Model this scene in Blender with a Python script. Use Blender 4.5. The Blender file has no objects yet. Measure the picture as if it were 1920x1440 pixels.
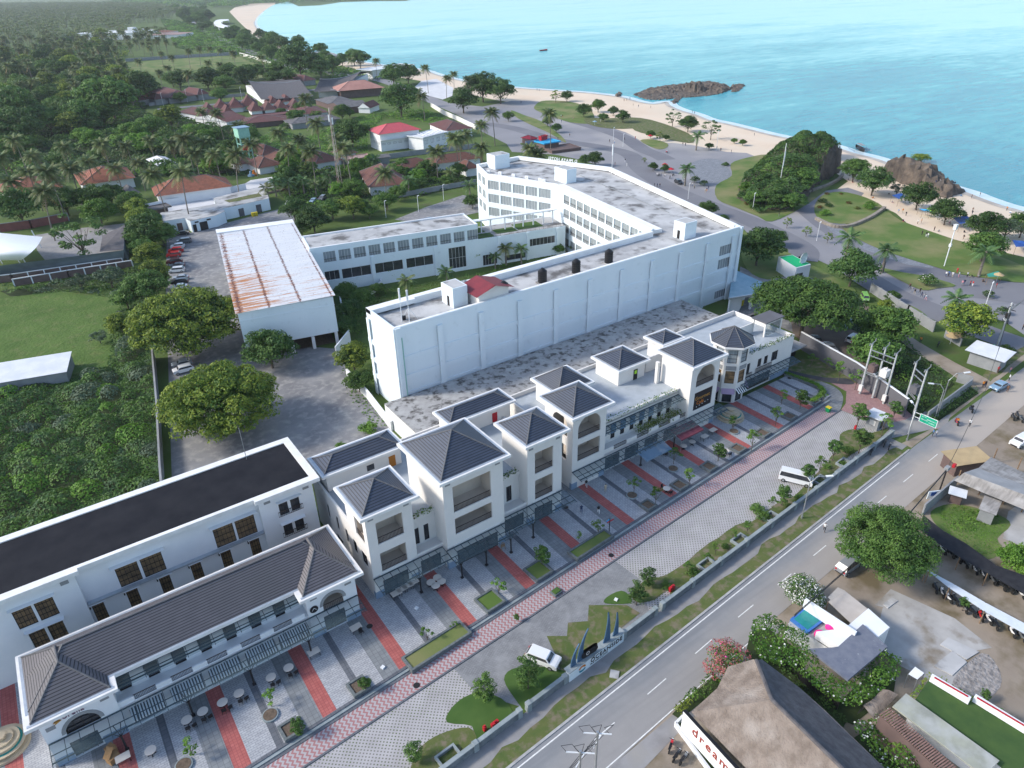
import bpy,math,random
import numpy as np
from math import sin,cos,pi,radians
from mathutils import Vector,Matrix
random.seed(7)
SC=bpy.context.scene
COL=SC.collection
F_PX,CAM_H=1331.0,75.0
_P,_R,_Y=np.radians([29.853,-1.393,-34.639])
_fw=np.array([0,cos(_P),-sin(_P)]);_r=np.array([1.0,0,0]);_u=np.cross(_r,_fw)
_r,_u=cos(_R)*_r+sin(_R)*_u,-sin(_R)*_r+cos(_R)*_u
_Z=np.array([[cos(_Y),-sin(_Y),0],[sin(_Y),cos(_Y),0],[0,0,1]])
_r,_u,_fw=_Z@_r,_Z@_u,_Z@_fw
cam=bpy.data.cameras.new('camera');cam.sensor_width=36;cam.lens=36*F_PX/1920
cam.clip_start=1;cam.clip_end=60000
cam_ob=bpy.data.objects.new('camera',cam);COL.objects.link(cam_ob)
cam_ob.matrix_world=Matrix(((_r[0],_u[0],-_fw[0],0),(_r[1],_u[1],-_fw[1],0),(_r[2],_u[2],-_fw[2],CAM_H),(0,0,0,1)))
SC.camera=cam_ob
SUN_AZ,SUN_EL=radians(152),radians(34)
world=bpy.data.worlds.new('World');SC.world=world;world.use_nodes=True
wn=world.node_tree;bg=wn.nodes['Background']
sky=wn.nodes.new('ShaderNodeTexSky');sky.sky_type='NISHITA';sky.sun_disc=False
sky.sun_elevation=SUN_EL;sky.sun_rotation=pi/2-SUN_AZ
sky.air_density=1.0;sky.dust_density=1.2;sky.ozone_density=1.0;sky.altitude=50
wn.links.new(sky.outputs[0],bg.inputs[0]);bg.inputs[1].default_value=0.15
sl=bpy.data.lights.new('sun','SUN');sl.energy=2.0;sl.angle=radians(9);sl.color=(1.0,0.93,0.83)
so=bpy.data.objects.new('sun',sl);COL.objects.link(so)
_sd=Vector((cos(SUN_EL)*cos(SUN_AZ),cos(SUN_EL)*sin(SUN_AZ),sin(SUN_EL)))
so.rotation_euler=_sd.to_track_quat('Z','Y').to_euler();so.location=(0,0,200)
SC.view_settings.view_transform='Standard';SC.view_settings.look='None'
SC.view_settings.exposure=0.88;SC.view_settings.gamma=1.0
SC.cycles.max_bounces=5;SC.cycles.diffuse_bounces=2;SC.cycles.glossy_bounces=2
SC.cycles.transmission_bounces=3;SC.cycles.transparent_max_bounces=10;SC.cycles.volume_bounces=0
SC.cycles.caustics_reflective=False;SC.cycles.caustics_refractive=False
SC.cycles.use_adaptive_sampling=True;SC.cycles.use_denoising=True
def ray(x,y):return _r*(x-960)/F_PX-_u*(y-720)/F_PX+_fw
def at(x,y,z=0.0):
 d=ray(x,y);t=(z-CAM_H)/d[2]
 return(d[0]*t,d[1]*t,z)
def atY(x,y,Y):
 d=ray(x,y);t=Y/d[1];return(d[0]*t,Y,CAM_H+d[2]*t)
def atX(x,y,X):
 d=ray(x,y);t=X/d[0];return(X,d[1]*t,CAM_H+d[2]*t)
def ats(pts,z=0.0):return[at(p[0],p[1],z)for p in pts]
def smooth(pts,n=4,closed=True):
 P=[np.array(p,float)for p in pts];out=[];m=len(P)
 rng=range(m)if closed else range(m-1)
 for i in rng:
  if closed:a,b,c,d=P[i-1],P[i],P[(i+1)%m],P[(i+2)%m]
  else:a,b,c,d=P[max(i-1,0)],P[i],P[i+1],P[min(i+2,m-1)]
  for k in range(n):
   t=k/n
   out.append(tuple(.5*((2*b)+(-a+c)*t+(2*a-5*b+4*c-d)*t*t+(-a+3*b-3*c+d)*t**3)))
 if not closed:out.append(tuple(P[-1]))
 return out
def in_poly(x,y,poly):
 n=len(poly);ins=np.zeros(len(x),bool);j=n-1
 for i in range(n):
  xi,yi=poly[i][0],poly[i][1];xj,yj=poly[j][0],poly[j][1]
  with np.errstate(divide='ignore',invalid='ignore'):
   c=((yi>y)!=(yj>y))&(x<(xj-xi)*(y-yi)/(yj-yi+1e-12)+xi)
  ins^=c;j=i
 return ins
def scatter(poly,n,rs):
 P=np.array([(p[0],p[1])for p in poly]);lo,hi=P.min(0),P.max(0);got=[]
 tot=0
 for _ in range(60):
  q=rs.uniform(lo,hi,(n*2+10,2));q=q[in_poly(q[:,0],q[:,1],poly)];got.append(q);tot+=len(q)
  if tot>=n:break
 return np.concatenate(got)[:n]
def area(poly):
 P=np.array([(p[0],p[1])for p in poly]);x,y=P[:,0],P[:,1]
 return abs(np.dot(x,np.roll(y,1))-np.dot(y,np.roll(x,1)))/2
OFF={}
def prop(o,label=None,cat=None,group=None,kind=None):
 if label:o['label']=label
 if cat:o['category']=cat
 if group:o['group']=group
 if kind:o['kind']=kind
 return o
def root(name,label,cat,loc=(0,0,0),rz=0.0,group=None,world=False):
 0
 o=bpy.data.objects.new(name,None);COL.objects.link(o);o.location=loc;o.rotation_euler=(0,0,rz)
 o.empty_display_size=.3
 if world:OFF[o.name]=tuple(loc)
 return prop(o,label,cat,group)
def fast_mesh(name,V,sizes,idx,mi=None,smooth=False):
 me=bpy.data.meshes.new(name);V=np.asarray(V,np.float32)
 me.vertices.add(len(V));me.vertices.foreach_set('co',V.ravel())
 sizes=np.asarray(sizes,np.int32);idx=np.asarray(idx,np.int32)
 me.loops.add(len(idx));me.loops.foreach_set('vertex_index',idx)
 me.polygons.add(len(sizes));st=np.concatenate([[0],np.cumsum(sizes)[:-1]]).astype(np.int32)
 me.polygons.foreach_set('loop_start',st);me.polygons.foreach_set('loop_total',sizes)
 if mi is not None:me.polygons.foreach_set('material_index',np.asarray(mi,np.int32))
 me.polygons.foreach_set('use_smooth',np.full(len(sizes),bool(smooth),bool))
 me.update(calc_edges=True);return me
def link(name,me,parent=None,loc=None):
 o=bpy.data.objects.new(name,me);COL.objects.link(o)
 if parent:o.parent=parent
 if loc:o.location=loc
 return o
def dup(o,parent=None):
 c=o.copy();COL.objects.link(c);c.parent=parent
 if o.name in OFF:OFF[c.name]=OFF[o.name]
 for ch in list(o.children):dup(ch,c)
 return c
def place(proto,loc,rz,label,group=None,scale=None,used=set()):
 0
 o=proto if proto.name not in used else dup(proto)
 used.add(proto.name)
 o.location=loc;o.rotation_euler=(0,0,rz);o['label']=label
 if group:o['group']=group
 if scale is not None:o.scale=scale if hasattr(scale,'__len__')else(scale,)*3
 return o
class MB:
 def __init__(s,M=None):s.V=[];s.F=[];s.I=[];s.M=M
 def pts(s,P):
  n=len(s.V)
  if s.M is None:s.V+=[tuple(p)for p in P]
  else:s.V+=[tuple(s.M(*p))for p in P]
  return n
 def face(s,P,mi=0):
  n=s.pts(P);s.F.append(tuple(range(n,n+len(P))));s.I.append(mi);return s
 def box(s,x0,y0,z0,x1,y1,z1,mi=0):
  n=s.pts([(x0,y0,z0),(x1,y0,z0),(x1,y1,z0),(x0,y1,z0),(x0,y0,z1),(x1,y0,z1),(x1,y1,z1),(x0,y1,z1)])
  for f in((0,3,2,1),(4,5,6,7),(0,1,5,4),(1,2,6,5),(2,3,7,6),(3,0,4,7)):
   s.F.append(tuple(n+i for i in f));s.I.append(mi)
  return s
 def cbox(s,cx,cy,z0,w,d,h,mi=0):return s.box(cx-w/2,cy-d/2,z0,cx+w/2,cy+d/2,z0+h,mi)
 def prism(s,poly,z0,z1,mi=0,mt=None,z1s=None):
  k=len(poly)
  a=sum(poly[i][0]*poly[(i+1)%k][1]-poly[(i+1)%k][0]*poly[i][1]for i in range(k))
  if a<0:poly=list(poly)[::-1]
  n=s.pts([(p[0],p[1],z0)for p in poly]+[(p[0],p[1],z1)for p in poly])
  s.F.append(tuple(n+k+i for i in range(k)));s.I.append(mi if mt is None else mt)
  s.F.append(tuple(n+i for i in range(k))[::-1]);s.I.append(mi)
  for i in range(k):
   j=(i+1)%k;s.F.append((n+i,n+j,n+k+j,n+k+i));s.I.append(mi)
  return s
 def cyl(s,x,y,z0,z1,r0,r1=None,n=12,mi=0,cap=True):
  if r1 is None:r1=r0
  b=s.pts([(x+r0*cos(2*pi*i/n),y+r0*sin(2*pi*i/n),z0)for i in range(n)]+[(x+r1*cos(2*pi*i/n),y+r1*sin(2*pi*i/n),z1)for i in range(n)])
  for i in range(n):
   j=(i+1)%n;s.F.append((b+i,b+j,b+n+j,b+n+i));s.I.append(mi)
  if cap:
   s.F.append(tuple(b+n+i for i in range(n)));s.I.append(mi);s.F.append(tuple(b+i for i in range(n))[::-1]);s.I.append(mi)
  return s
 def tube(s,P,r,n=6,mi=0,r2=None,cap=True):
  P=[Vector(p)for p in P];m=len(P);rings=[]
  for k,p in enumerate(P):
   d=(P[min(k+1,m-1)]-P[max(k-1,0)]);d=d.normalized()if d.length>1e-9 else Vector((0,0,1))
   up=Vector((0,0,1))if abs(d.z)<.95 else Vector((1,0,0))
   a=d.cross(up).normalized();b=d.cross(a).normalized()
   rr=r if r2 is None else r+(r2-r)*k/max(m-1,1)
   rings.append(s.pts([tuple(p+a*rr*cos(2*pi*i/n)+b*rr*sin(2*pi*i/n))for i in range(n)]))
  for k in range(m-1):
   for i in range(n):
    j=(i+1)%n;s.F.append((rings[k]+i,rings[k+1]+i,rings[k+1]+j,rings[k]+j));s.I.append(mi)
  if cap:
   s.F.append(tuple(rings[0]+i for i in range(n)));s.I.append(mi)
   s.F.append(tuple(rings[-1]+i for i in range(n))[::-1]);s.I.append(mi)
  return s
 def beam(s,a,b,w,h,mi=0):
  0
  a=Vector(a);b=Vector(b);d=(b-a).normalized()
  up=Vector((0,0,1))if abs(d.z)<.95 else Vector((0,1,0))
  p=d.cross(up).normalized()*w/2;q=p.cross(d).normalized()*h/2
  n=s.pts([tuple(c+e*p+f*q)for c in(a,b)for e,f in((-1,-1),(1,-1),(1,1),(-1,1))])
  for f in((0,3,2,1),(4,5,6,7),(0,1,5,4),(1,2,6,5),(2,3,7,6),(3,0,4,7)):
   s.F.append(tuple(n+i for i in f));s.I.append(mi)
  return s
 def loft(s,rings,mi=0,cap=True,closed=True):
  k=len(rings[0]);b=[s.pts(r)for r in rings]
  for a in range(len(rings)-1):
   for i in range(k if closed else k-1):
    j=(i+1)%k;s.F.append((b[a]+i,b[a]+j,b[a+1]+j,b[a+1]+i));s.I.append(mi)
  if cap and closed:
   s.F.append(tuple(b[0]+i for i in range(k))[::-1]);s.I.append(mi);s.F.append(tuple(b[-1]+i for i in range(k)));s.I.append(mi)
  return s
 def build(s,name,mats,parent=None,smooth=False,label=None):
  V=np.array(s.V,np.float32).reshape(-1,3)
  off=OFF.get(parent.name)if parent else None
  if off:V=V-np.array(off,np.float32)
  if not isinstance(mats,(list,tuple)):mats=[mats]
  me=fast_mesh(name,V,[len(f)for f in s.F],[i for f in s.F for i in f],s.I,smooth)
  for m in mats:me.materials.append(m)
  o=link(name,me,parent)
  if off:OFF[o.name]=off
  if label:o['label']=label
  return o
def sheet(name,poly,z,mat,kind='structure',parent=None,label=None):
 o=MB().face([(p[0],p[1],z)for p in poly]).build(name,mat,parent)
 if a_cw(poly):
  o.data.flip_normals()
 if kind:o['kind']=kind
 if label:o['label']=label
 return o
def a_cw(poly):
 k=len(poly);return sum(poly[i][0]*poly[(i+1)%k][1]-poly[(i+1)%k][0]*poly[i][1]for i in range(k))<0
def text(body,mat,parent,origin,ux,uy,size,extrude=.02,name='lettering',align='LEFT',spacing=1.0):
 0
 cu=bpy.data.curves.new(name,'FONT');cu.body=body;cu.size=size;cu.extrude=extrude;cu.align_x=align
 cu.space_character=spacing;cu.materials.append(mat);cu.resolution_u=3
 o=bpy.data.objects.new(name,cu);COL.objects.link(o)
 ux=Vector(ux).normalized();uy=Vector(uy).normalized();w=ux.cross(uy)
 off=Vector(OFF.get(parent.name,(0,0,0)))if parent else Vector((0,0,0))
 p=Vector(origin)-off
 m=Matrix(((ux.x,uy.x,w.x,p.x),(ux.y,uy.y,w.y,p.y),(ux.z,uy.z,w.z,p.z),(0,0,0,1)))
 me=bpy.data.meshes.new_from_object(o);bpy.data.objects.remove(o);o=link(name,me,parent)
 if not me.materials:me.materials.append(mat)
 o.matrix_local=m
 return o
def _new(name):
 m=bpy.data.materials.new(name);m.use_nodes=True;nt=m.node_tree
 return m,nt,nt.nodes['Principled BSDF']
def c4(c):return(c[0],c[1],c[2],1)
def N(nt,t,**kw):
 n=nt.nodes.new(t)
 for k,v in kw.items():setattr(n,k,v)
 return n
def coords(nt,world):
 if world:return N(nt,'ShaderNodeNewGeometry').outputs['Position']
 return N(nt,'ShaderNodeTexCoord').outputs['Object']
def noise(nt,co,scale,detail=4,rough=.55,stretch=None):
 if stretch:
  mp=N(nt,'ShaderNodeMapping');mp.inputs['Scale'].default_value=stretch;nt.links.new(co,mp.inputs[0]);co=mp.outputs[0]
 n=N(nt,'ShaderNodeTexNoise');n.inputs['Scale'].default_value=scale;n.inputs['Detail'].default_value=detail
 n.inputs['Roughness'].default_value=rough;nt.links.new(co,n.inputs['Vector']);return n.outputs['Fac']
def ramp(nt,fac,a,b,ca=(0,0,0),cb=(1,1,1)):
 r=N(nt,'ShaderNodeValToRGB');r.color_ramp.elements[0].position=a;r.color_ramp.elements[1].position=b
 r.color_ramp.elements[0].color=c4(ca);r.color_ramp.elements[1].color=c4(cb);nt.links.new(fac,r.inputs[0]);return r.outputs[0]
def mixc(nt,fac,a,b):
 m=N(nt,'ShaderNodeMix',data_type='RGBA')
 for s_,v in((m.inputs[0],fac),(m.inputs[6],a),(m.inputs[7],b)):
  if hasattr(v,'is_linked')or hasattr(v,'links'):nt.links.new(v,s_)
  elif isinstance(v,(int,float)):s_.default_value=v
  else:s_.default_value=c4(v)
 return m.outputs[2]
def bumpn(nt,b,h,strength=.4,dist=.1):
 n=N(nt,'ShaderNodeBump');n.inputs['Strength'].default_value=strength;n.inputs['Distance'].default_value=dist
 nt.links.new(h,n.inputs['Height']);nt.links.new(n.outputs[0],b.inputs['Normal'])
def mat(name,col,col2=None,scale=1.0,lo=.35,hi=.65,rough=.8,world=False,bump=0,bscale=None,bdist=.05,col3=None,scale3=.1,lo3=.45,hi3=.7,metal=0,spec=.3,detail=4,stretch=None,coat=0):
 m,nt,b=_new(name);b.inputs['Roughness'].default_value=rough;b.inputs['Metallic'].default_value=metal
 b.inputs['Specular IOR Level'].default_value=spec
 if coat:b.inputs['Coat Weight'].default_value=coat
 b.inputs['Base Color'].default_value=c4(col)
 if col2 is not None or bump:co=coords(nt,world)
 if col2 is not None:
  f=ramp(nt,noise(nt,co,scale,detail,stretch=stretch),lo,hi)
  c=mixc(nt,f,col,col2)
  if col3 is not None:
   f3=ramp(nt,noise(nt,co,scale3,5),lo3,hi3);c=mixc(nt,f3,c,col3)
  nt.links.new(c,b.inputs['Base Color'])
 if bump:bumpn(nt,b,noise(nt,co,bscale or scale*4,3),bump,bdist)
 return m
def leafmat(name,a,b_,c=None,trans=.25,rough=.55):
 0
 m,nt,b=_new(name);b.inputs['Roughness'].default_value=rough;b.inputs['Specular IOR Level'].default_value=.25
 g=N(nt,'ShaderNodeNewGeometry');oi=N(nt,'ShaderNodeObjectInfo')
 col=mixc(nt,g.outputs['Random Per Island'],a,b_)
 if c is not None:
  f=ramp(nt,noise(nt,g.outputs['Position'],.35,3),.45,.7);col=mixc(nt,f,col,c)
 hs=N(nt,'ShaderNodeHueSaturation');nt.links.new(col,hs.inputs['Color'])
 mr=N(nt,'ShaderNodeMapRange');mr.inputs[3].default_value=.72;mr.inputs[4].default_value=1.25
 nt.links.new(oi.outputs['Random'],mr.inputs[0]);nt.links.new(mr.outputs[0],hs.inputs['Value'])
 nt.links.new(hs.outputs[0],b.inputs['Base Color'])
 if trans:
  t=N(nt,'ShaderNodeBsdfTranslucent');nt.links.new(hs.outputs[0],t.inputs[0])
  mx=N(nt,'ShaderNodeMixShader');mx.inputs[0].default_value=trans
  nt.links.new(b.outputs[0],mx.inputs[1]);nt.links.new(t.outputs[0],mx.inputs[2])
  nt.links.new(mx.outputs[0],nt.nodes['Material Output'].inputs[0])
 return m
def tilemat(name,col,line,pitch,jitter=.12,rough=.5,lw=.2):
 0
 m,nt,b=_new(name);b.inputs['Roughness'].default_value=rough;b.inputs['Specular IOR Level'].default_value=.4
 g=N(nt,'ShaderNodeNewGeometry');sp=N(nt,'ShaderNodeSeparateXYZ');nt.links.new(g.outputs['Position'],sp.inputs[0])
 d=N(nt,'ShaderNodeMath',operation='DIVIDE');nt.links.new(sp.outputs[2],d.inputs[0]);d.inputs[1].default_value=pitch
 fr=N(nt,'ShaderNodeMath',operation='FRACT');nt.links.new(d.outputs[0],fr.inputs[0])
 gt=N(nt,'ShaderNodeMath',operation='GREATER_THAN');nt.links.new(fr.outputs[0],gt.inputs[0]);gt.inputs[1].default_value=1-lw
 n1=ramp(nt,noise(nt,g.outputs['Position'],.8,4),.3,.7)
 c2=tuple(min(1,v*(1+jitter*2.2))for v in col)
 base=mixc(nt,n1,col,c2);base=mixc(nt,ramp(nt,noise(nt,g.outputs['Position'],.12,3),.5,.75),base,tuple(v*.7+.04 for v in col))
 nt.links.new(mixc(nt,gt.outputs[0],base,line),b.inputs['Base Color'])
 bumpn(nt,b,fr.outputs[0],.5,.05)
 return m
def brickmat(name,c1,c2,mortar,sx,sy,rough=.85,rot=0,msize=.03,off=.5,c3=None):
 m,nt,b=_new(name);b.inputs['Roughness'].default_value=rough;b.inputs['Specular IOR Level'].default_value=.2
 co=N(nt,'ShaderNodeNewGeometry').outputs['Position']
 mp=N(nt,'ShaderNodeMapping');mp.inputs['Rotation'].default_value=(0,0,rot);nt.links.new(co,mp.inputs[0])
 br=N(nt,'ShaderNodeTexBrick',offset=off);br.inputs['Color1'].default_value=c4(c1);br.inputs['Color2'].default_value=c4(c2)
 br.inputs['Mortar'].default_value=c4(mortar);br.inputs['Scale'].default_value=1;br.inputs['Mortar Size'].default_value=msize
 br.inputs['Brick Width'].default_value=sx;br.inputs['Row Height'].default_value=sy;nt.links.new(mp.outputs[0],br.inputs[0])
 c=br.outputs[0]
 if c3 is not None:c=mixc(nt,ramp(nt,noise(nt,co,.3,6),.45,.75),c,c3)
 f=ramp(nt,noise(nt,co,1.1,5),.3,.8,(.86,.86,.86),(1.08,1.08,1.08))
 mm=N(nt,'ShaderNodeMix',data_type='RGBA',blend_type='MULTIPLY');mm.inputs[0].default_value=1
 nt.links.new(c,mm.inputs[6]);nt.links.new(f,mm.inputs[7]);nt.links.new(mm.outputs[2],b.inputs['Base Color'])
 return m
def glassmat(name,tint,fac=.3,rough=.08):
 m,nt,b=_new(name);b.inputs['Base Color'].default_value=c4(tint);b.inputs['Roughness'].default_value=rough
 t=N(nt,'ShaderNodeBsdfTransparent');t.inputs[0].default_value=c4(tuple(.6+.4*v for v in tint))
 mx=N(nt,'ShaderNodeMixShader');mx.inputs[0].default_value=fac
 nt.links.new(t.outputs[0],mx.inputs[1]);nt.links.new(b.outputs[0],mx.inputs[2])
 nt.links.new(mx.outputs[0],nt.nodes['Material Output'].inputs[0]);return m
W={}
W['white']=mat('painted_white',(.80,.81,.82),(.73,.75,.77),.25,world=True,rough=.7)
W['hotel']=mat('hotel_white_shade_tint',(.76,.83,.87),(.70,.785,.83),.12,world=True,rough=.75,col3=(.60,.67,.70),scale3=.7,lo3=.60,hi3=.85,stretch=(1,1,.12))  # white paint, with the light blue cast of shade mixed into its colour
W['cream']=mat('warm_white_render',(.76,.735,.70),(.71,.69,.66),.3,world=True,rough=.8)
W['eave']=mat('eave_white',(.80,.80,.79),(.70,.69,.67),.6,world=True,rough=.6,col3=(.58,.50,.45),scale3=.8,lo3=.7,hi3=.85)
W['beige']=mat('loggia_beige',(.62,.54,.46),(.56,.49,.42),.8,world=True)
W['floor_tile']=mat('terrace_tile',(.42,.46,.50),(.36,.40,.43),.6,world=True,rough=.6)
W['tile']=tilemat('slate_tile',(.052,.064,.092),(.011,.013,.019),.2,lw=.26)
W['tileA']=tilemat('brown_slate_tile',(.115,.108,.118),(.022,.02,.024),.19,lw=.28)
W['ridge']=mat('ridge_cap',(.15,.15,.155),(.11,.11,.115),2,world=True,rough=.6)
W['blackroof']=mat('black_membrane',(.012,.013,.018),(.02,.021,.026),.3,world=True,rough=.9,spec=.15)
W['gutter']=mat('zinc_gutter',(.42,.47,.52),(.5,.54,.58),1.5,world=True,rough=.35,metal=.4)
W['dark']=mat('dark_frame',(.022,.02,.022),rough=.5)
W['rail']=mat('bronze_rail',(.055,.042,.04),rough=.5)
W['railpanel']=mat('rail_panel',(.13,.11,.11),rough=.5)
W['steel']=mat('canopy_steel',(.03,.05,.055),(.05,.07,.075),2,rough=.5)
W['glass']=glassmat('canopy_glass',(.25,.36,.42),.15)
W['glassb']=glassmat('blue_canopy_glass',(.18,.30,.42),.55)
W['pane']=mat('window_pane',(.03,.035,.045),(.06,.06,.065),.7,world=True,rough=.12,spec=.6)
W['panebrown']=mat('amber_blind_pane',(.26,.165,.08),(.12,.08,.045),1.2,world=True,rough=.35,spec=.5)
W['curtain']=mat('curtained_pane',(.34,.38,.40),(.22,.25,.27),3.0,world=True,rough=.35,stretch=(2.2,2.2,.05))
W['shopglass']=mat('shopfront_glass',(.05,.06,.06),(.10,.11,.11),.8,world=True,rough=.12,spec=.6)
W['concrete']=mat('roof_concrete',(.42,.42,.42),(.30,.30,.30),.16,world=True,col3=(.12,.11,.105),scale3=.32,lo3=.52,hi3=.68,detail=8)
W['concretel']=mat('light_roof_concrete',(.52,.52,.515),(.36,.36,.36),.16,world=True,col3=(.13,.125,.12),scale3=.22,lo3=.5,hi3=.66,detail=8)
W['service']=mat('stained_slab',(.42,.42,.41),(.31,.305,.30),.55,world=True,col3=(.09,.085,.08),scale3=.8,lo3=.5,hi3=.66,detail=8)
W['grey']=mat('grey_render',(.13,.13,.145),(.11,.11,.12),.4,world=True)
W['greyl']=mat('light_grey_render',(.30,.31,.32),(.24,.25,.26),.5,world=True)
W['stonewall']=mat('grey_stone_wall',(.20,.22,.24),(.13,.15,.16),1.4,world=True,bump=.3,bscale=3)
W['coping']=mat('wall_coping',(.30,.34,.35),(.22,.26,.27),1,world=True)
W['planter']=mat('planter_stone',(.16,.18,.185),(.10,.12,.125),2.5,world=True)
W['redtile']=tilemat('red_clay_tile',(.125,.055,.042),(.05,.02,.018),.28,.25,.85)
W['brightred']=tilemat('bright_red_tile',(.50,.085,.10),(.30,.05,.06),.32,.08,.6,.12)
W['orangetile']=tilemat('orange_clay_tile',(.215,.08,.048),(.08,.03,.02),.25,.3,.85)
W['thatch']=mat('thatch',(.27,.225,.19),(.18,.145,.12),.9,world=True,rough=1,bump=.9,bscale=5,bdist=.15,col3=(.34,.30,.265),scale3=.35,lo3=.5,hi3=.72,detail=8)
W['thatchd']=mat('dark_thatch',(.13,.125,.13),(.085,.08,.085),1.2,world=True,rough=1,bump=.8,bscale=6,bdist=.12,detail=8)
W['tintin']=mat('worn_grey_sheet',(.30,.285,.27),(.20,.19,.18),.5,world=True,stretch=(1,6,1),col3=(.42,.41,.40),scale3=.5)
W['wood']=mat('timber',(.30,.20,.12),(.20,.13,.08),3)
W['bark']=mat('bark',(.16,.13,.10),(.09,.075,.06),3,rough=1)
W['palmbark']=mat('palm_bark',(.26,.23,.20),(.15,.13,.11),2,rough=1,stretch=(1,1,6))
W['black']=mat('black_plastic',(.015,.015,.017),rough=.35)
W['rubber']=mat('tyre_rubber',(.02,.02,.02),rough=.9)
W['metal']=mat('galvanised',(.45,.47,.48),(.38,.40,.41),2,rough=.4,metal=.6)
W['polew']=mat('concrete_pole',(.48,.50,.50),(.38,.40,.41),1.5)
W['redpaint']=mat('red_paint',(.45,.02,.03),rough=.4)
W['yellow']=mat('yellow_plastic',(.65,.50,.03),rough=.5)
W['green']=mat('green_paint',(.01,.30,.10),(.01,.24,.08),2)
W['pool']=mat('pool_water',(.02,.20,.20),(.03,.26,.25),.6,rough=.05)
W['soil']=mat('soil',(.10,.075,.055),(.16,.12,.09),3,rough=1)
W['lamp']=mat('lamp_head',(.75,.77,.78),rough=.4)
W['tabletop']=mat('pale_tabletop',(.62,.56,.50),rough=.5)
W['tarpblue']=mat('blue_tarp',(.03,.10,.36),(.02,.07,.26),1,rough=.6)
W['tarplblue']=mat('bright_blue_tarp',(.03,.34,.62),rough=.6)
W['tarpgreen']=mat('green_tarp',(.05,.32,.25),rough=.7)
W['lime']=mat('lime_tarp',(.40,.72,.05),rough=.7)
W['teal']=mat('pale_green_steel',(.32,.58,.47),(.25,.50,.40),1.5)
L={}
L['dark']=leafmat('leaf_dark',(.028,.074,.019),(.078,.155,.040),(.101,.178,.039))
L['mid']=leafmat('leaf_mid',(.041,.102,.020),(.109,.210,.043),(.145,.246,.051))
L['yellow']=leafmat('leaf_yellowgreen',(.068,.128,.018),(.232,.307,.038),(.285,.345,.045))
L['bright']=leafmat('leaf_bright',(.052,.143,.016),(.143,.286,.039),(.195,.338,.052))
L['grey']=leafmat('leaf_greygreen',(.065,.111,.065),(.130,.182,.111))
L['palm']=leafmat('palm_frond',(.056,.104,.035),(.136,.184,.064),(.192,.200,.080))
L['palmdead']=leafmat('palm_frond_dry',(.20,.14,.06),(.28,.20,.09))
L['fan']=leafmat('fan_palm_leaf',(.054,.121,.041),(.121,.203,.068))
L['scrub']=leafmat('scrub_leaf',(.045,.112,.021),(.128,.232,.042),(.083,.150,.068))
L['vine']=leafmat('vine_leaf',(.037,.125,.015),(.112,.250,.031),(.163,.300,.037))
L['flower']=leafmat('white_flower',(.70,.70,.66),(.8,.8,.78),trans=.1)
L['pink']=leafmat('pink_flower',(.55,.03,.25),(.65,.08,.32),trans=.1)
L['rose']=leafmat('dusty_rose_bract',(.25,.06,.07),(.36,.13,.12),trans=.1)
L['redleaf']=leafmat('red_foliage',(.14,.03,.02),(.24,.07,.035))
# ground, sea, roads
G_={}
G_['grass']=mat('field_grass',(.062,.105,.022),(.095,.145,.034),.05,world=True,rough=1,col3=(.10,.105,.045),scale3=.16,lo3=.55,hi3=.78,bump=.5,bscale=1.6,bdist=.25,detail=8)
G_['meadow']=mat('meadow_grass',(.060,.115,.020),(.090,.150,.032),.11,world=True,rough=1,col3=(.125,.15,.05),scale3=.35,lo3=.5,hi3=.8,bump=.8,bscale=1.1,bdist=.35,detail=10)
G_['lawn']=mat('mown_lawn',(.085,.150,.032),(.125,.175,.045),.12,world=True,rough=1,col3=(.21,.205,.09),scale3=.06,lo3=.44,hi3=.66,bump=.3,bscale=4,detail=8)
G_['lawnb']=mat('bright_lawn',(.045,.10,.02),(.07,.13,.03),.3,world=True,rough=1)
G_['verge']=mat('patchy_verge',(.075,.115,.03),(.12,.135,.045),.5,world=True,rough=1,col3=(.19,.16,.11),scale3=.8,lo3=.48,hi3=.66,bump=.6,bscale=4,detail=8)
G_['sand']=mat('beach_sand',(.66,.53,.40),(.72,.60,.47),.04,world=True,rough=1,col3=(.56,.50,.40),scale3=.02,lo3=.5,hi3=.8,detail=8)
G_['wetsand']=mat('wet_sand',(.36,.30,.24),(.50,.44,.37),.15,world=True,rough=.4)
G_['pave']=mat('promenade_paving',(.275,.27,.285),(.225,.225,.24),.035,world=True,rough=.9,col3=(.34,.325,.32),scale3=.02,lo3=.5,hi3=.66,detail=8)
G_['paved']=mat('dark_carriageway',(.16,.16,.18),(.20,.20,.215),.05,world=True,rough=.9,detail=8)
G_['slate']=brickmat('slate_cobbles',(.20,.215,.24),(.27,.285,.31),(.12,.13,.15),1.6,.5)
G_['gravel']=mat('car_park_gravel',(.26,.26,.265),(.17,.17,.18),.12,world=True,rough=1,col3=(.34,.335,.32),scale3=.6,lo3=.48,hi3=.7,bump=.4,bscale=6,detail=10)
G_['sidewalk']=mat('sidewalk_gravel',(.29,.285,.285),(.23,.225,.225),.6,world=True,rough=1,col3=(.33,.315,.29),scale3=.15,lo3=.5,hi3=.7,bump=.3,bscale=8,detail=8)
G_['dirt']=mat('dry_dirt',(.33,.28,.225),(.26,.215,.17),.12,world=True,rough=1,col3=(.15,.12,.07),scale3=.2,lo3=.46,hi3=.66,bump=.5,bscale=3,detail=10)
G_['dirtl']=mat('pale_dirt',(.34,.29,.235),(.27,.225,.175),.15,world=True,rough=1,col3=(.22,.18,.13),scale3=.3,lo3=.5,hi3=.7,detail=8)
G_['slab']=mat('old_slab',(.44,.43,.415),(.33,.32,.305),.3,world=True,rough=1,col3=(.20,.165,.12),scale3=.22,lo3=.52,hi3=.68,detail=10)
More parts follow.
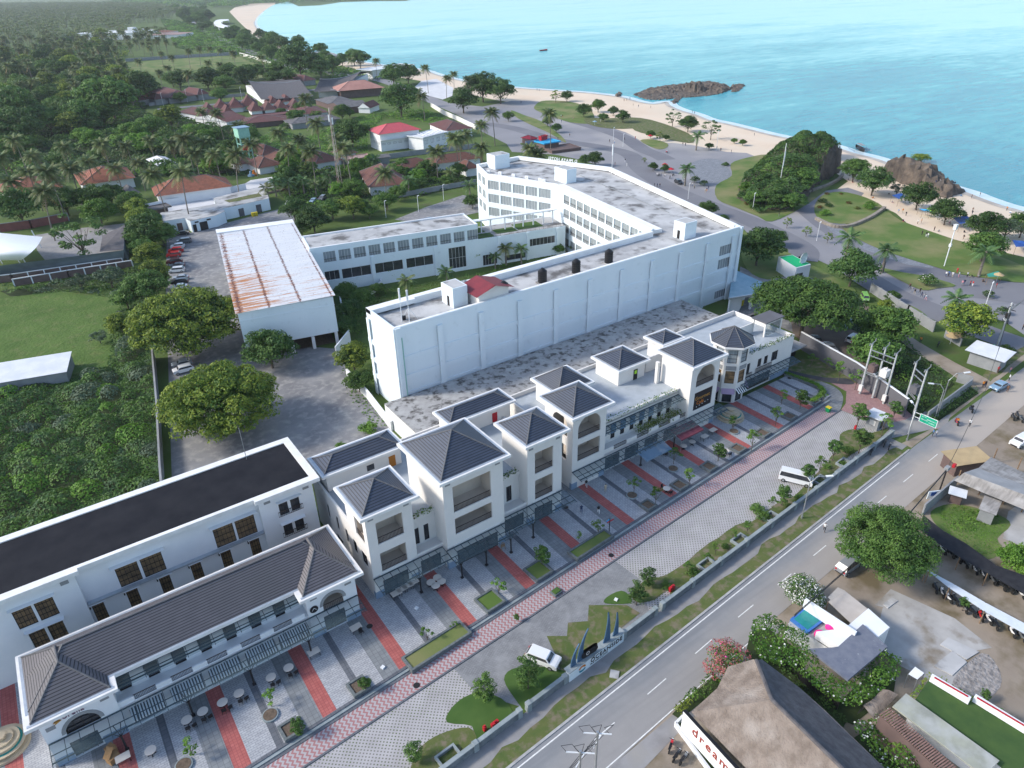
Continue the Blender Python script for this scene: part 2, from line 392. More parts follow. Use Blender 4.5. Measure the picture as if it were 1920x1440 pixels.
G_['rubble']=mat('rubble',(.37,.345,.33),(.20,.185,.175),1.6,world=True,rough=1,bump=1,bscale=2.5,bdist=.3,detail=6)
G_['soilbrown']=mat('parking_soil',(.15,.115,.095),(.20,.16,.13),.2,world=True,rough=1,detail=8)
G_['white']=mat('line_paint',(.78,.78,.76),(.62,.62,.60),2.5,world=True)
G_['kerb']=mat('kerb_concrete',(.42,.42,.41),(.30,.30,.295),.8,world=True)
G_['whitefloor']=mat('white_paving',(.66,.66,.66),(.56,.56,.57),.2,world=True)
G_['blackdrive']=mat('black_asphalt',(.05,.05,.058),(.07,.07,.078),.5,world=True,rough=.9)
G_['foam']=mat('shallow_foam',(.62,.70,.71),(.45,.60,.65),.12,world=True,rough=.3,detail=8,stretch=(1,1,1))
G_['redpave']=brickmat('pink_pavers',(.36,.20,.20),(.42,.26,.25),(.25,.17,.17),.4,.2,rot=.3)
G_['s_white']=brickmat('pale_pavers',(.45,.46,.48),(.37,.38,.40),(.25,.26,.28),.6,.3)
G_['s_dark']=brickmat('dark_pavers',(.125,.135,.155),(.155,.165,.185),(.09,.10,.115),.6,.6,off=0)
G_['s_grey']=brickmat('mid_grey_pavers',(.205,.22,.232),(.245,.26,.27),(.16,.17,.18),.6,.6,off=0)
G_['s_red']=brickmat('red_tiles',(.40,.115,.105),(.46,.145,.13),(.30,.09,.085),.4,.4,off=0)
G_['drive']=brickmat('grey_block_drive',(.22,.225,.235),(.27,.275,.285),(.17,.175,.18),.4,.2,rot=.3,c3=(.31,.315,.32))
def herring():
 m,nt,b=_new('zigzag_red_white_path');b.inputs['Roughness'].default_value=.85
 co=N(nt,'ShaderNodeNewGeometry').outputs['Position']
 mp=N(nt,'ShaderNodeMapping');mp.inputs['Rotation'].default_value=(0,0,-.068);nt.links.new(co,mp.inputs[0])
 sp=N(nt,'ShaderNodeSeparateXYZ');nt.links.new(mp.outputs[0],sp.inputs[0])
 def m_(op,a,b_=None):
  n=N(nt,'ShaderNodeMath',operation=op)
  for i,v in((0,a),(1,b_)):
   if v is None:continue
   if isinstance(v,(int,float)):n.inputs[i].default_value=v
   else:nt.links.new(v,n.inputs[i])
  return n.outputs[0]
 zig=m_('PINGPONG',sp.outputs[1],.32)
 t=m_('FRACT',m_('DIVIDE',m_('ADD',sp.outputs[0],zig),.58))
 f=m_('GREATER_THAN',t,.5)
 nt.links.new(mixc(nt,f,(.34,.165,.165),(.40,.375,.385)),b.inputs['Base Color']);return m
G_['zig']=herring()
def grasspaver():
 m,nt,b=_new('grass_block_paving');b.inputs['Roughness'].default_value=.95
 co=N(nt,'ShaderNodeNewGeometry').outputs['Position']
 mp=N(nt,'ShaderNodeMapping');mp.inputs['Rotation'].default_value=(0,0,.72);mp.inputs['Scale'].default_value=(2.6,2.6,2.6);nt.links.new(co,mp.inputs[0])
 v=N(nt,'ShaderNodeTexVoronoi',voronoi_dimensions='2D',feature='F1',distance='CHEBYCHEV');v.inputs['Randomness'].default_value=0;v.inputs['Scale'].default_value=1
 nt.links.new(mp.outputs[0],v.inputs['Vector'])
 hole=ramp(nt,v.outputs['Distance'],.19,.25,(1,1,1),(0,0,0))
 gr=ramp(nt,noise(nt,co,.11,6,.6),.56,.66)
 dirt=mixc(nt,ramp(nt,noise(nt,co,.5,4),.4,.6),(.17,.17,.15),(.10,.13,.06))
 blk=mixc(nt,ramp(nt,noise(nt,co,.4,6),.3,.75),(.44,.425,.43),(.33,.315,.32))
 c=mixc(nt,hole,blk,dirt);nt.links.new(c,b.inputs['Base Color'])
 return m
G_['gpave']=grasspaver()
def roadmat():
 m,nt,b=_new('dusty_asphalt_road');b.inputs['Roughness'].default_value=.85
 co=N(nt,'ShaderNodeNewGeometry').outputs['Position']
 sp=N(nt,'ShaderNodeSeparateXYZ');nt.links.new(co,sp.inputs[0])
 a=N(nt,'ShaderNodeMath',operation='MULTIPLY_ADD');nt.links.new(sp.outputs[0],a.inputs[0]);a.inputs[1].default_value=.068;a.inputs[2].default_value=36.9
 d=N(nt,'ShaderNodeMath',operation='SUBTRACT');nt.links.new(sp.outputs[1],d.inputs[0]);nt.links.new(a.outputs[0],d.inputs[1])
 nz=N(nt,'ShaderNodeMath',operation='MULTIPLY_ADD');nt.links.new(noise(nt,co,.12,7,.6),nz.inputs[0]);nz.inputs[1].default_value=5;nz.inputs[2].default_value=-2.5
 s=N(nt,'ShaderNodeMath',operation='ADD');nt.links.new(d.outputs[0],s.inputs[0]);nt.links.new(nz.outputs[0],s.inputs[1])
 mr=N(nt,'ShaderNodeMapRange');mr.inputs[1].default_value=-3.9;mr.inputs[2].default_value=-1.0;mr.inputs[3].default_value=1;mr.inputs[4].default_value=0;nt.links.new(s.outputs[0],mr.inputs[0])
 far=N(nt,'ShaderNodeMapRange');far.inputs[1].default_value=45;far.inputs[2].default_value=150;far.inputs[3].default_value=.25;far.inputs[4].default_value=1.0;nt.links.new(sp.outputs[0],far.inputs[0])
 dm=N(nt,'ShaderNodeMath',operation='MULTIPLY');nt.links.new(mr.outputs[0],dm.inputs[0]);nt.links.new(far.outputs[0],dm.inputs[1])
 asp=mixc(nt,ramp(nt,noise(nt,co,.5,8,.7),.3,.75),(.205,.213,.222),(.25,.256,.262))
 asp=mixc(nt,ramp(nt,noise(nt,co,.9,3,.5,stretch=(.05,1.2,1)),.45,.7),asp,(.19,.197,.207))
 nt.links.new(mixc(nt,dm.outputs[0],asp,(.42,.365,.31)),b.inputs['Base Color']);return m
G_['road']=roadmat()
def seamat():
 m,nt,b=_new('turquoise_sea');b.inputs['Roughness'].default_value=.22;b.inputs['Specular IOR Level'].default_value=.3
 co=N(nt,'ShaderNodeNewGeometry').outputs['Position']
 n1=noise(nt,co,.004,6,.6,stretch=(1,2.6,1))
 n2=noise(nt,co,.035,8,.72,stretch=(1,3.2,1))
 a=N(nt,'ShaderNodeMath',operation='MULTIPLY_ADD');nt.links.new(n2,a.inputs[0]);a.inputs[1].default_value=.45
 h=N(nt,'ShaderNodeMath',operation='MULTIPLY');nt.links.new(n1,h.inputs[0]);h.inputs[1].default_value=.55;nt.links.new(h.outputs[0],a.inputs[2])
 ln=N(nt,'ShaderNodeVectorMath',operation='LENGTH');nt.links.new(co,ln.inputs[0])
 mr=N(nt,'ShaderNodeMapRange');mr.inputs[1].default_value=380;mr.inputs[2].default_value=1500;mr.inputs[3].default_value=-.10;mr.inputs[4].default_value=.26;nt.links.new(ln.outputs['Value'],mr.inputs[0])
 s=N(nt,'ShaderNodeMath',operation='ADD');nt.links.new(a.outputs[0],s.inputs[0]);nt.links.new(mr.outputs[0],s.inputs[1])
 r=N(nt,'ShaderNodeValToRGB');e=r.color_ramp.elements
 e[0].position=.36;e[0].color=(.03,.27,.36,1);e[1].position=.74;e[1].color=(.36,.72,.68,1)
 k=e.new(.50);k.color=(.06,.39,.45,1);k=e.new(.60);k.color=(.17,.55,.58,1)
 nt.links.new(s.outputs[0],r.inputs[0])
 nt.links.new(r.outputs[0],b.inputs['Base Color'])
 bp=N(nt,'ShaderNodeBump');bp.inputs['Strength'].default_value=.9;bp.inputs['Distance'].default_value=1.1
 nt.links.new(noise(nt,co,.35,5,.65,stretch=(.7,1.6,1)),bp.inputs['Height']);nt.links.new(bp.outputs[0],b.inputs['Normal'])
 return m
G_['sea']=seamat()
big=30000
sheet('ground',[(-big,-big),(big,-big),(big,big),(-big,big)],0,G_['grass'])
coast=[(540,3),(516,8),(492,23),(478,40),(488,58),(528,80),(565,95),(640,110),(715,122),(790,131),(830,143),(890,156),(957,164),(1040,170),(1100,174),(1165,182),(1195,190),(1225,195),(1250,191),(1257,198),(1277,207),(1305,215),(1330,225),(1363,232),(1400,241),(1435,250),(1467,257),(1515,266),(1560,274),(1600,287),(1647,299),(1700,320),(1760,345),(1815,362),(1840,372),(1880,386),(1920,397),(2000,425),(2200,520)]
cw=smooth(ats(coast),3,closed=False)
far=[(9000,-900,0),(26000,4000,0),(26000,26000,0),at(1100,-20),at(900,-13),at(790,-5),at(760,2),at(700,2),at(640,4),at(600,10),at(560,12)]
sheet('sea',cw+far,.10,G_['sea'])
def ribbon(name,pts,w,z,m,kind='structure',off=0.0,parent=None):
 P=[Vector((p[0],p[1],0))for p in pts];L_,R2=[],[]
 for i,p in enumerate(P):
  d=(P[min(i+1,len(P)-1)]-P[max(i-1,0)]).normalized();n=Vector((-d.y,d.x,0))
  L_.append(p+n*(w/2+off));R2.append(p+n*(off-w/2))
 b=MB()
 for i in range(len(P)-1):b.face([(R2[i].x,R2[i].y,z),(R2[i+1].x,R2[i+1].y,z),(L_[i+1].x,L_[i+1].y,z),(L_[i].x,L_[i].y,z)])
 o=b.build(name,m,parent)
 if kind:o['kind']=kind
 return o
sandp=[(430,22),(440,14),(470,7),(516,5)]+coast[1:]+[(2200,560),(1990,500),(1920,482),(1860,468),(1800,452),(1740,436),(1700,418),(1680,400),(1650,386),(1600,372),(1560,362),(1590,340),(1560,320),(1500,300),(1440,298),(1400,290),(1350,290),(1290,285),(1240,278),(1200,268),(1160,250),(1110,222),(1060,200),(1010,194),(955,192),(900,182),(850,168),(790,152),(720,140),(640,124),(560,108),(505,88),(468,60),(445,38)]
sheet('beach',ats(sandp),.04,G_['sand'])
ribbon('wet_sand',cw[9:],3.2,.12,G_['wetsand'],off=-1.2)
ribbon('shallow_water',cw[6:],5.0,.13,G_['foam'],off=2.6)
prom=[(795,186),(850,194),(905,200),(960,189),(1010,190),(1080,222),(1137,237),(1173,248),(1187,255),(1207,268),(1260,268),(1297,272),(1363,285),(1400,287),(1415,293),(1420,340),(1463,380),(1487,377),(1513,367),(1547,358),(1590,352),(1620,362),(1590,400),(1573,430),(1633,463),(1683,482),(1750,500),(1883,528),(2000,545),(2000,640),(1920,628),(1883,603),(1860,597),(1830,625),(1800,610),(1773,600),(1750,593),(1730,583),(1693,570),(1682,567),(1635,545),(1600,525),(1553,497),(1513,478),(1477,467),(1447,457),(1407,443),(1388,423),(1300,395),(1200,345),(1150,320),(1090,300),(1040,290),(960,285),(950,270),(900,245),(860,215),(830,200)]
sheet('promenade',ats(prom),.06,G_['pave'])
def px_ribbon(name,pts,w,z,m,**k):return ribbon(name,smooth(ats(pts),5,closed=False),w,z,m,**k)
px_ribbon('road',[(1070,226),(1120,240),(1170,258),(1205,280),(1235,292),(1250,300)],9,.09,G_['paved'])
px_ribbon('road',[(905,232),(960,240),(1040,262),(1120,275),(1180,290),(1205,320),(1260,355),(1330,385),(1400,412),(1470,445),(1505,468),(1503,488)],9,.095,G_['paved'])
px_ribbon('road',[(1510,385),(1560,425),(1620,462),(1680,495),(1760,512),(1840,530),(1960,545)],11,.09,G_['paved'])
px_ribbon('road',[(1620,520),(1680,555),(1730,575),(1790,600),(1850,625),(1920,650)],9,.09,G_['paved'])
px_ribbon('road',[(1790,545),(1830,548),(1920,560),(2000,570)],9,.10,G_['paved'])
px_ribbon('road',[(345,26),(372,50),(412,72),(470,98),(560,128),(640,140),(720,152),(790,180),(860,208),(920,236)],12,.07,G_['pave'])
px_ribbon('road',[(295,205),(400,196),(460,188),(560,172),(620,165)],8,.07,G_['paved'])
sheet('parking_ground',ats([(778,163),(790,152),(818,148),(850,165),(848,180),(830,187),(795,177)]),.10,G_['whitefloor'])
sheet('cobbled_circle',smooth(ats([(1292,312),(1305,302),(1330,298),(1352,302),(1368,320),(1370,335),(1347,349),(1318,347),(1296,335)]),4),.12,G_['slate'])
sheet('cobbled_strip',smooth(ats([(1545,416),(1573,428),(1590,440),(1600,452),(1585,450),(1560,436)]),3),.12,G_['slate'])
sheet('cobbled_strip',ats([(1610,452),(1640,463),(1683,480),(1752,498),(1748,504),(1700,497),(1650,480),(1612,465)]),.13,G_['slate'])
_lz=[0]
def lawn(name,pts,m='lawn',z=.15,sm=3):
 _lz[0]+=.006;z+=_lz[0]
 return sheet(name,smooth(ats(pts),sm)if sm else ats(pts),z,G_[m])
lawn('lawn',[(1002,200),(1015,190),(1045,189),(1078,193),(1105,204),(1115,222),(1108,232),(1070,230),(1030,217),(1005,207)])
lawn('lawn',[(958,207),(985,217),(1015,228),(1052,255),(1060,268),(1030,250),(990,232),(965,218)])
lawn('lawn',[(1098,222),(1140,222),(1180,222),(1215,228),(1210,238),(1170,242),(1130,240),(1100,232)],'verge')
lawn('lawn',[(1175,222),(1220,225),(1290,250),(1300,268),(1262,264),(1230,255),(1190,245)],'verge')
lawn('lawn',[(1200,264),(1225,262),(1252,270),(1247,279),(1228,279)])
lawn('lawn',[(1398,297),(1440,290),(1475,300),(1530,330),(1560,345),(1535,368),(1500,392),(1447,416),(1420,406),(1380,390),(1345,374),(1343,348),(1372,330),(1370,308)])
lawn('lawn',[(1527,388),(1540,368),(1575,360),(1620,370),(1655,388),(1645,402),(1595,420),(1545,416),(1530,405)])
lawn('lawn',[(1578,428),(1620,418),(1657,396),(1690,415),(1760,440),(1800,454),(1920,500),(1960,520),(1920,531),(1860,524),(1800,515),(1755,502),(1690,482),(1630,460)])
lawn('lawn',[(1648,503),(1690,511),(1740,520),(1792,536),(1760,541),(1730,545),(1690,528)])
lawn('verge',[(1375,425),(1400,437),(1470,470),(1540,507),(1600,540),(1590,548),(1500,515),(1440,525),(1400,505),(1385,460)],'lawn',.08)
lawn('verge',[(1690,568),(1720,580),(1740,596),(1730,598),(1700,584)],'lawn',.10)
lawn('sports_lawn',[(235,120),(310,112),(440,104),(480,112),(515,126),(500,150),(430,150),(330,137),(260,138)],'lawn',.05)
sheet('meadow',ats([(-300,560),(0,560),(120,545),(240,522),(262,560),(240,640),(200,690),(0,730),(-300,800)]),.05,G_['meadow'])
sheet('car_park',ats([(313,435),(345,440),(410,422),(500,398),(552,386),(560,420),(458,640),(640,655),(652,710),(740,805),(600,880),(325,980),(316,700),(311,560)]),.05,G_['gravel'])
sheet('driveway',ats([(740,412),(800,388),(868,366),(900,372),(900,398),(800,420)]),.05,G_['gravel'])
sheet('driveway',ats([(1350,600),(1380,560),(1388,500),(1405,508),(1470,492),(1540,515),(1600,556),(1560,600),(1490,625),(1430,600)]),.05,G_['gravel'])
sheet('parking_ground',ats([(1480,580),(1550,560),(1600,556),(1650,590),(1700,640),(1665,720),(1600,700),(1487,629)]),.06,G_['soilbrown'])
sheet('path',smooth(ats([(1690,620),(1720,640),(1790,680),(1830,700),(1860,720),(1835,735),(1780,700),(1730,670),(1690,640)]),3),.08,G_['dirtl'])
sheet('terrace_ground',ats([(258,400),(300,376),(450,350),(470,338),(612,316),(616,330),(500,354),(492,374),(400,392),(310,408)]),.05,G_['whitefloor'])
sheet('path',ats([(60,442),(150,428),(245,418),(240,470),(90,495),(70,470)]),.05,G_['sidewalk'])
sheet('hotel_lawn',ats([(605,523),(705,506),(714,538),(640,592),(625,560)]),.3,G_['lawnb'])
SL=.068
def ypath(x):return 51.9+SL*x
def ystep(x):return 54.6+SL*x
def ytop(x):return 55.8+SL*x
PZ=.30
b=MB();mats_=[G_['s_white'],G_['s_dark'],G_['s_grey'],G_['s_red']]
x=-30.2
seq=[(1.75,3),(2.9,0),(.85,1),(2.6,0),(2.25,2)]
def yback(x):return 69.2 if x<58 else 74.5
xs=[]
while x<126:
 for w,mi in seq:
  x0,x1=x,x+w*10.32/10.35
  for xa,xb in((x0,min(x1,23.4)),(max(x0,23.4),min(x1,58)),(max(x0,58),x1)):
   if xb<=xa or xa>122:continue
   yb=88 if(21.4<(xa+xb)/2<25 or(xa+xb)/2<-15)else(74.5 if xa>=57.9 else 71)
   xb=min(xb,122.5)
   b.face([(xa,ytop(xa),PZ),(xb,ytop(xb),PZ),(xb,yb,PZ),(xa,yb,PZ)],mi)
  x=x1
plaza=b.build('plaza_paving',mats_);plaza['kind']='structure'
b=MB()
for k in range(3):
 y0=lambda x:ystep(x)+k*.4
 z1=.10*(k+1)-.003*(2-k)
 n=b.pts([(-30,y0(-30),0),(121,y0(121),0),(121,ytop(121)+.3,0),(-30,ytop(-30)+.3,0),(-30,y0(-30),z1),(121,y0(121),z1),(121,ytop(121)+.01*k-.02,z1),(-30,ytop(-30)+.01*k-.02,z1)])
 for f in((4,5,6,7),(0,1,5,4),(1,2,6,5),(3,0,4,7)):b.F.append(tuple(n+i for i in f));b.I.append(k%2)
st=b.build('plaza_steps',[G_['s_dark'],W['coping']]);st['kind']='structure'
def band(name,fa,fb,x0,x1,z,m):return sheet(name,[(x0,fa(x0)),(x1,fa(x1)),(x1,fb(x1)),(x0,fb(x0))],z,m)
band('footpath',ypath,ystep,-34,119.5,.035,G_['zig'])
sheet('footpath',smooth([(118,ypath(118)),(122,61.2),(125.3,63.5),(126.6,67),(125.4,73),(123.6,78),(122.8,78),(123.6,70),(122,65.5),(118,64.2)],3),.045,G_['s_grey'])
b=MB().beam((-34,ypath(-34)-.1,.06),(119.5,ypath(119.5)-.1,.06),.25,.12).build('kerb',G_['s_dark']);b['kind']='structure'
wally=lambda x:41.3+.0665*x
sheet('grass_block_paving',[(-40,wally(-40)),(30,wally(30)),(27.4,49),(27.1,ypath(27.1)-.25),(-40,ypath(-40)-.25)],.02,G_['gpave'])
sheet('grass_block_paving',[(52,wally(52)),(117,wally(117)),(120.5,51.5),(119.5,ypath(119.5)-.25),(56,ypath(56)-.25),(56.4,51)],.02,G_['gpave'])
sheet('drive',[(27.1,ypath(27.1)-.25),(27.4,49),(31.5,wally(31.5)-.3),(52.5,wally(52)-.3),(56.4,51),(56,ypath(56)-.25)],.025,G_['drive'])
sheet('forecourt',[(119.5,ypath(119.5)-.1),(120.8,51.3),(128,45),(133,46),(130.2,52.5),(133.5,63),(127.6,68),(126.8,63.4),(122.5,60.8)],.03,G_['redpave'])
sheet('forecourt',[(117,wally(117)),(130,44.9),(134.5,46.3),(131.5,50.3),(126,50.6),(121.4,52.2)],.04,G_['sidewalk'])
sheet('driveway',[(124.0,70.5),(127.6,68),(133.0,62.8),(134.8,66.5),(136,73.5),(131,78),(125,79)],.05,G_['verge'])
sheet('driveway',smooth([(123.7,80),(126,74),(128.4,69.5),(131.7,66.3),(130.6,64.2),(127.6,67),(125.6,71.5),(123.3,78)],3),.07,G_['blackdrive'])
def isl(pts,m='lawn',z=.07,sm=3,name='lawn'):
 _lz[0]+=.003;z+=_lz[0]-.08
 return sheet(name,smooth(ats(pts),sm)if sm else ats(pts),z,G_[m])
isl([(838,1355),(845,1330),(870,1308),(900,1300),(940,1310),(962,1342),(925,1370),(890,1392),(885,1362)],'lawnb')
isl([(945,1275),(960,1255),(1000,1250),(1045,1255),(1062,1268),(1010,1312),(985,1330),(965,1310)],'lawnb')
isl([(1135,1132),(1138,1120),(1165,1108),(1182,1120),(1180,1132)],'lawnb')
isl([(1195,1130),(1185,1112),(1215,1085),(1250,1078),(1320,1030),(1380,985),(1410,985),(1360,1030),(1240,1115),(1228,1125)],'verge')
b=[(1025,1193),(1063,1193),(1065,1168),(1102,1165),(1104,1135),(1175,1135),(1200,1150),(1160,1182),(1062,1265),(1050,1255),(1040,1225)]
isl(b,'verge',.06,0)
isl([(770,1440),(790,1400),(830,1375),(880,1365),(892,1395),(845,1435),(820,1460),(780,1470)],'verge')
isl([(1265,1080),(1330,1018),(1400,985),(1470,935),(1490,930),(1560,860),(1580,862),(1560,890),(1480,955),(1280,1108)],'verge',.05)
isl([(1575,815),(1600,805),(1635,812),(1670,800),(1640,830),(1600,850),(1560,880),(1555,860),(1575,840)],'verge',.06)
sheet('sidewalk',[(-40,35.2),(118,45.8),(118,wally(118)),(-40,wally(-40))],.03,G_['sidewalk'])
sheet('sidewalk',[(118,45.0),(190,49.2),(190,52.5),(134,48.0),(128,45.9),(118,46.8)],.033,G_['dirtl'])
vg=[(x,37.3+.0665*x+random.uniform(-.25,.25))for x in range(-38,117,2)]
vg2=[(x,39.5+.0665*x+random.uniform(-.5,.5))for x in range(116,-39,-2)]
sheet('verge',vg+vg2,.055,G_['verge'])
vg=[(x,46.2+.0667*(x-128)+random.uniform(-.2,.2))for x in range(134,200,2)]
vg2=[(x,48.4+.0667*(x-128)+random.uniform(-.3,.3))for x in range(200,133,-2)]
sheet('verge',vg+vg2,.055,G_['verge'])
yl=lambda x:36.9+.0645*x if x<120 else 44.64+.035*(x-120)
pts=[(-60,yl(-60)),(0,yl(0)),(60,yl(60)),(120,yl(120)),(150,45.6),(200,47.4),(300,50)]
low=[(300,40),(200,40.6),(149,39.6),(100,36.8),(60,34.6),(34,32.4),(0,29.8),(-60,25.5)]
sheet('road',[(p[0],p[1]+.35)for p in pts]+low,.07,G_['road'])
b=MB()
for(xa,xb)in((-60,0),(0,60),(60,112)):b.face([(xa,yl(xa)-.32,.078),(xb,yl(xb)-.32,.078),(xb,yl(xb)-.17,.078),(xa,yl(xa)-.17,.078)])
ln=b.build('edge_line',G_['white']);ln['kind']='structure'
b=MB()
for xa in np.arange(9.4,125,9.05):
 yc=lambda x:33.35+.074*x if x<60 else 37.79+.0575*(x-60)
 b.face([(xa-1.7,yc(xa-1.7)-.06,.078),(xa+1.7,yc(xa+1.7)-.06,.078),(xa+1.7,yc(xa+1.7)+.06,.078),(xa-1.7,yc(xa-1.7)+.06,.078)])
ln=b.build('lane_dashes',G_['white']);ln['kind']='structure'
b=MB()
for(xa,xb)in((-60,20),(20,60)):
 f=lambda x:30.35+.066*x
 b.face([(xa,f(xa),.078),(xb,f(xb),.078),(xb,f(xb)+.13,.078),(xa,f(xa)+.13,.078)])
ln=b.build('edge_line',G_['white']);ln['kind']='structure'
b=MB()
for(xa,xb)in((-60,0),(0,60),(60,117)):b.beam((xa,yl(xa)+.45,.06),(xb,yl(xb)+.45,.06),.3,.2)
k=b.build('kerb',G_['kerb']);k['kind']='structure'
sheet('dirt_lot',[(-60,25.9),(0,30.2),(34,32.8),(60,35),(100,37.2),(149,40),(200,41),(300,40.4),(300,-60),(-60,-60)],.04,G_['dirt'])
sheet('shoulder',ats([(1120,1460),(1280,1325),(1390,1212),(1440,1170),(1470,1175),(1400,1250),(1300,1345),(1180,1470)]),.062,G_['sidewalk'])
sheet('yard_slab',ats([(1655,1140),(1700,1128),(1780,1190),(1830,1270),(1780,1290),(1730,1270),(1690,1250),(1640,1200)]),.06,G_['slab'])
sheet('yard_slab',ats([(1640,1135),(1670,1105),(1790,1160),(1860,1215),(1780,1230),(1700,1150)]),.065,G_['slab'])
sheet('rubble_patch',smooth(ats([(1790,1270),(1840,1225),(1870,1250),(1875,1290),(1830,1320),(1790,1300)]),3),.068,G_['rubble'])
sheet('rough_grass',smooth(ats([(1745,960),(1790,945),(1870,965),(1895,985),(1870,1010),(1880,1030),(1850,1050),(1800,1020),(1760,990)]),3),.07,G_['lawn'])
sheet('concrete_yard',ats([(1890,960),(1925,935),(1960,1000),(1930,1030),(1880,1010)]),.065,G_['slab'])
# building helpers
def FX(c,s=1):
 return lambda u,v,z:(u,c+s*v,z)
def FY(c,s=1):
 return lambda u,v,z:(c+s*v,u,z)
def FD(ox,oy,ang):
 ca,sa=cos(ang),sin(ang)
 return lambda u,v,z:(ox+u*ca-v*sa,oy+u*sa+v*ca,z)
def panel(mb,M,u0,u1,z0,z1,ops=(),th=.3,mi=0):
 old=mb.M;mb.M=M
 us=sorted({u0,u1,*[o[0]for o in ops],*[o[1]for o in ops]})
 for a,b in zip(us[:-1],us[1:]):
  m=(a+b)/2;cur=z0
  for o in sorted([o for o in ops if o[0]<m<o[1]],key=lambda o:o[2]):
   if o[2]>cur+1e-4:mb.box(a,0,cur,b,th,o[2],mi)
   cur=o[3]
  if z1>cur+1e-4:mb.box(a,0,cur,b,th,z1,mi)
 for o in ops:
  if len(o)>4 and o[4]:
   ua,ub,zb=o[0],o[1],o[3];r=(ub-ua)/2;c=(ua+ub)/2;rise=o[4];n=12
   for i in range(n):
    t0,t1=pi-pi*i/n,pi-pi*(i+1)/n
    xa,xb=c+r*cos(t0),c+r*cos(t1);za,zc=zb-rise+rise*sin(t0),zb-rise+rise*sin(t1)
    k=mb.pts([(xa,0,za),(xb,0,zc),(xb,0,zb),(xa,0,zb),(xa,th,za),(xb,th,zc),(xb,th,zb),(xa,th,zb)])
    for f in((0,1,2,3),(7,6,5,4),(0,4,5,1)):mb.F.append(tuple(k+q for q in f));mb.I.append(mi)
 mb.M=old
def window(par,M,u0,u1,z0,z1,rec=.12,nx=2,nz=2,pane='pane',frame='dark',name='window',fw=.07,panedrop=0):
 b=MB(M)
 for a in(u0,u1-fw):b.box(a,rec,z0,a+fw,rec+.08,z1)
 for a in(z0,z1-fw):b.box(u0+fw,rec,a,u1-fw,rec+.08,a+fw)
 for i in range(1,nx):x=u0+(u1-u0)*i/nx;b.box(x-.025,rec+.01,z0+fw,x+.025,rec+.07,z1-fw)
 for i in range(1,nz):z=z0+(z1-z0)*i/nz;b.box(u0+fw,rec+.015,z-.025,u1-fw,rec+.065,z+.025)
 o=b.build(name,W[frame],par)
 MB(M).box(u0+.02,rec+.09,z0+.02,u1-.02,rec+.13,z1-.02).build('pane',W[pane],o)
 return o
def railing(par,M,u0,u1,z,h=1.0,v=.05,dense=.22,mat_='rail'):
 b=MB(M)
 b.box(u0,v-.04,z+h-.07,u1,v+.04,z+h);b.box(u0,v-.03,z+.06,u1,v+.03,z+.11)
 n=max(2,int((u1-u0)/dense))
 for i in range(n+1):x=u0+(u1-u0)*i/n;b.box(max(u0,x-.02),v-.02,z,min(u1,x+.02),v+.02,z+h-.07)
 return b.build('railing',W[mat_],par)
def room(mb,M,u0,u1,z0,z1,d,th=.3,mi=0):
 0
 old=mb.M;mb.M=M
 mb.box(u0-.1,th,z0-.12,u1+.1,d,z0-.004,mi);mb.box(u0-.1,th,z1+.004,u1+.1,d,z1+.12,mi)
 mb.box(u0-.22,th+.002,z0,u0-.104,d,z1,mi);mb.box(u1+.104,th+.002,z0,u1+.22,d,z1,mi);mb.box(u0-.22,d+.002,z0-.1,u1+.22,d+.15,z1+.1,mi)
 mb.M=old
def eave(mb,x0,x1,y0,y1,z,h=.42):mb.box(x0,y0,z-h,x1,y1,z)
def hip(par,x0,x1,y0,y1,z,rise,inset=.62,ridge_in=None,tile='tile',name='roof'):
 0
 a0,a1,b0,b1=x0+inset,x1-inset,y0+inset,y1-inset;w,d=a1-a0,b1-b0;zb=z+.06
 if abs(w-d)<1.6 and ridge_in is None:r0=r1=((a0+a1)/2,(b0+b1)/2)
 elif w>d:k=ridge_in or d/2;r0,r1=(a0+k,(b0+b1)/2),(a1-k,(b0+b1)/2)
 else:k=ridge_in or w/2;r0,r1=((a0+a1)/2,b0+k),((a0+a1)/2,b1-k)
 C=[(a0,b0,zb),(a1,b0,zb),(a1,b1,zb),(a0,b1,zb)];T0,T1=(r0[0],r0[1],z+rise),(r1[0],r1[1],z+rise)
 b=MB()
 if r0==r1:
  for i in range(4):b.face([C[i],C[(i+1)%4],T0])
  hips=[(c,T0)for c in C]
 elif w>d:
  b.face([C[0],C[1],T1,T0]);b.face([C[1],C[2],T1]);b.face([C[2],C[3],T0,T1]);b.face([C[3],C[0],T0]);hips=[(C[0],T0),(C[3],T0),(C[1],T1),(C[2],T1),(T0,T1)]
 else:
  b.face([C[0],C[1],T0]);b.face([C[1],C[2],T1,T0]);b.face([C[2],C[3],T1]);b.face([C[3],C[0],T0,T1]);hips=[(C[0],T0),(C[1],T0),(C[2],T1),(C[3],T1),(T0,T1)]
 b.face(C[::-1])
 o=b.build(name,W[tile],par)
 h=MB()
 for p,q in hips:h.tube([(p[0],p[1],p[2]+.03),(q[0],q[1],q[2]+.03)],.10,6)
 h.build('ridge_cap',W['ridge'],o)
 g=MB()
 for(p,q,r_,s_)in((x0+.3,y0+.3,x1-.3,y0+inset-.03),(x0+.3,y1-inset+.03,x1-.3,y1-.3),(x0+.3,y0+inset-.03,x0+inset-.03,y1-inset+.03),(x1-inset+.03,y0+inset-.03,x1-.3,y1-inset+.03)):g.box(p,q,z+.004,r_,s_,z+.03)
 g.build('gutter',W['gutter'],o)
 return o
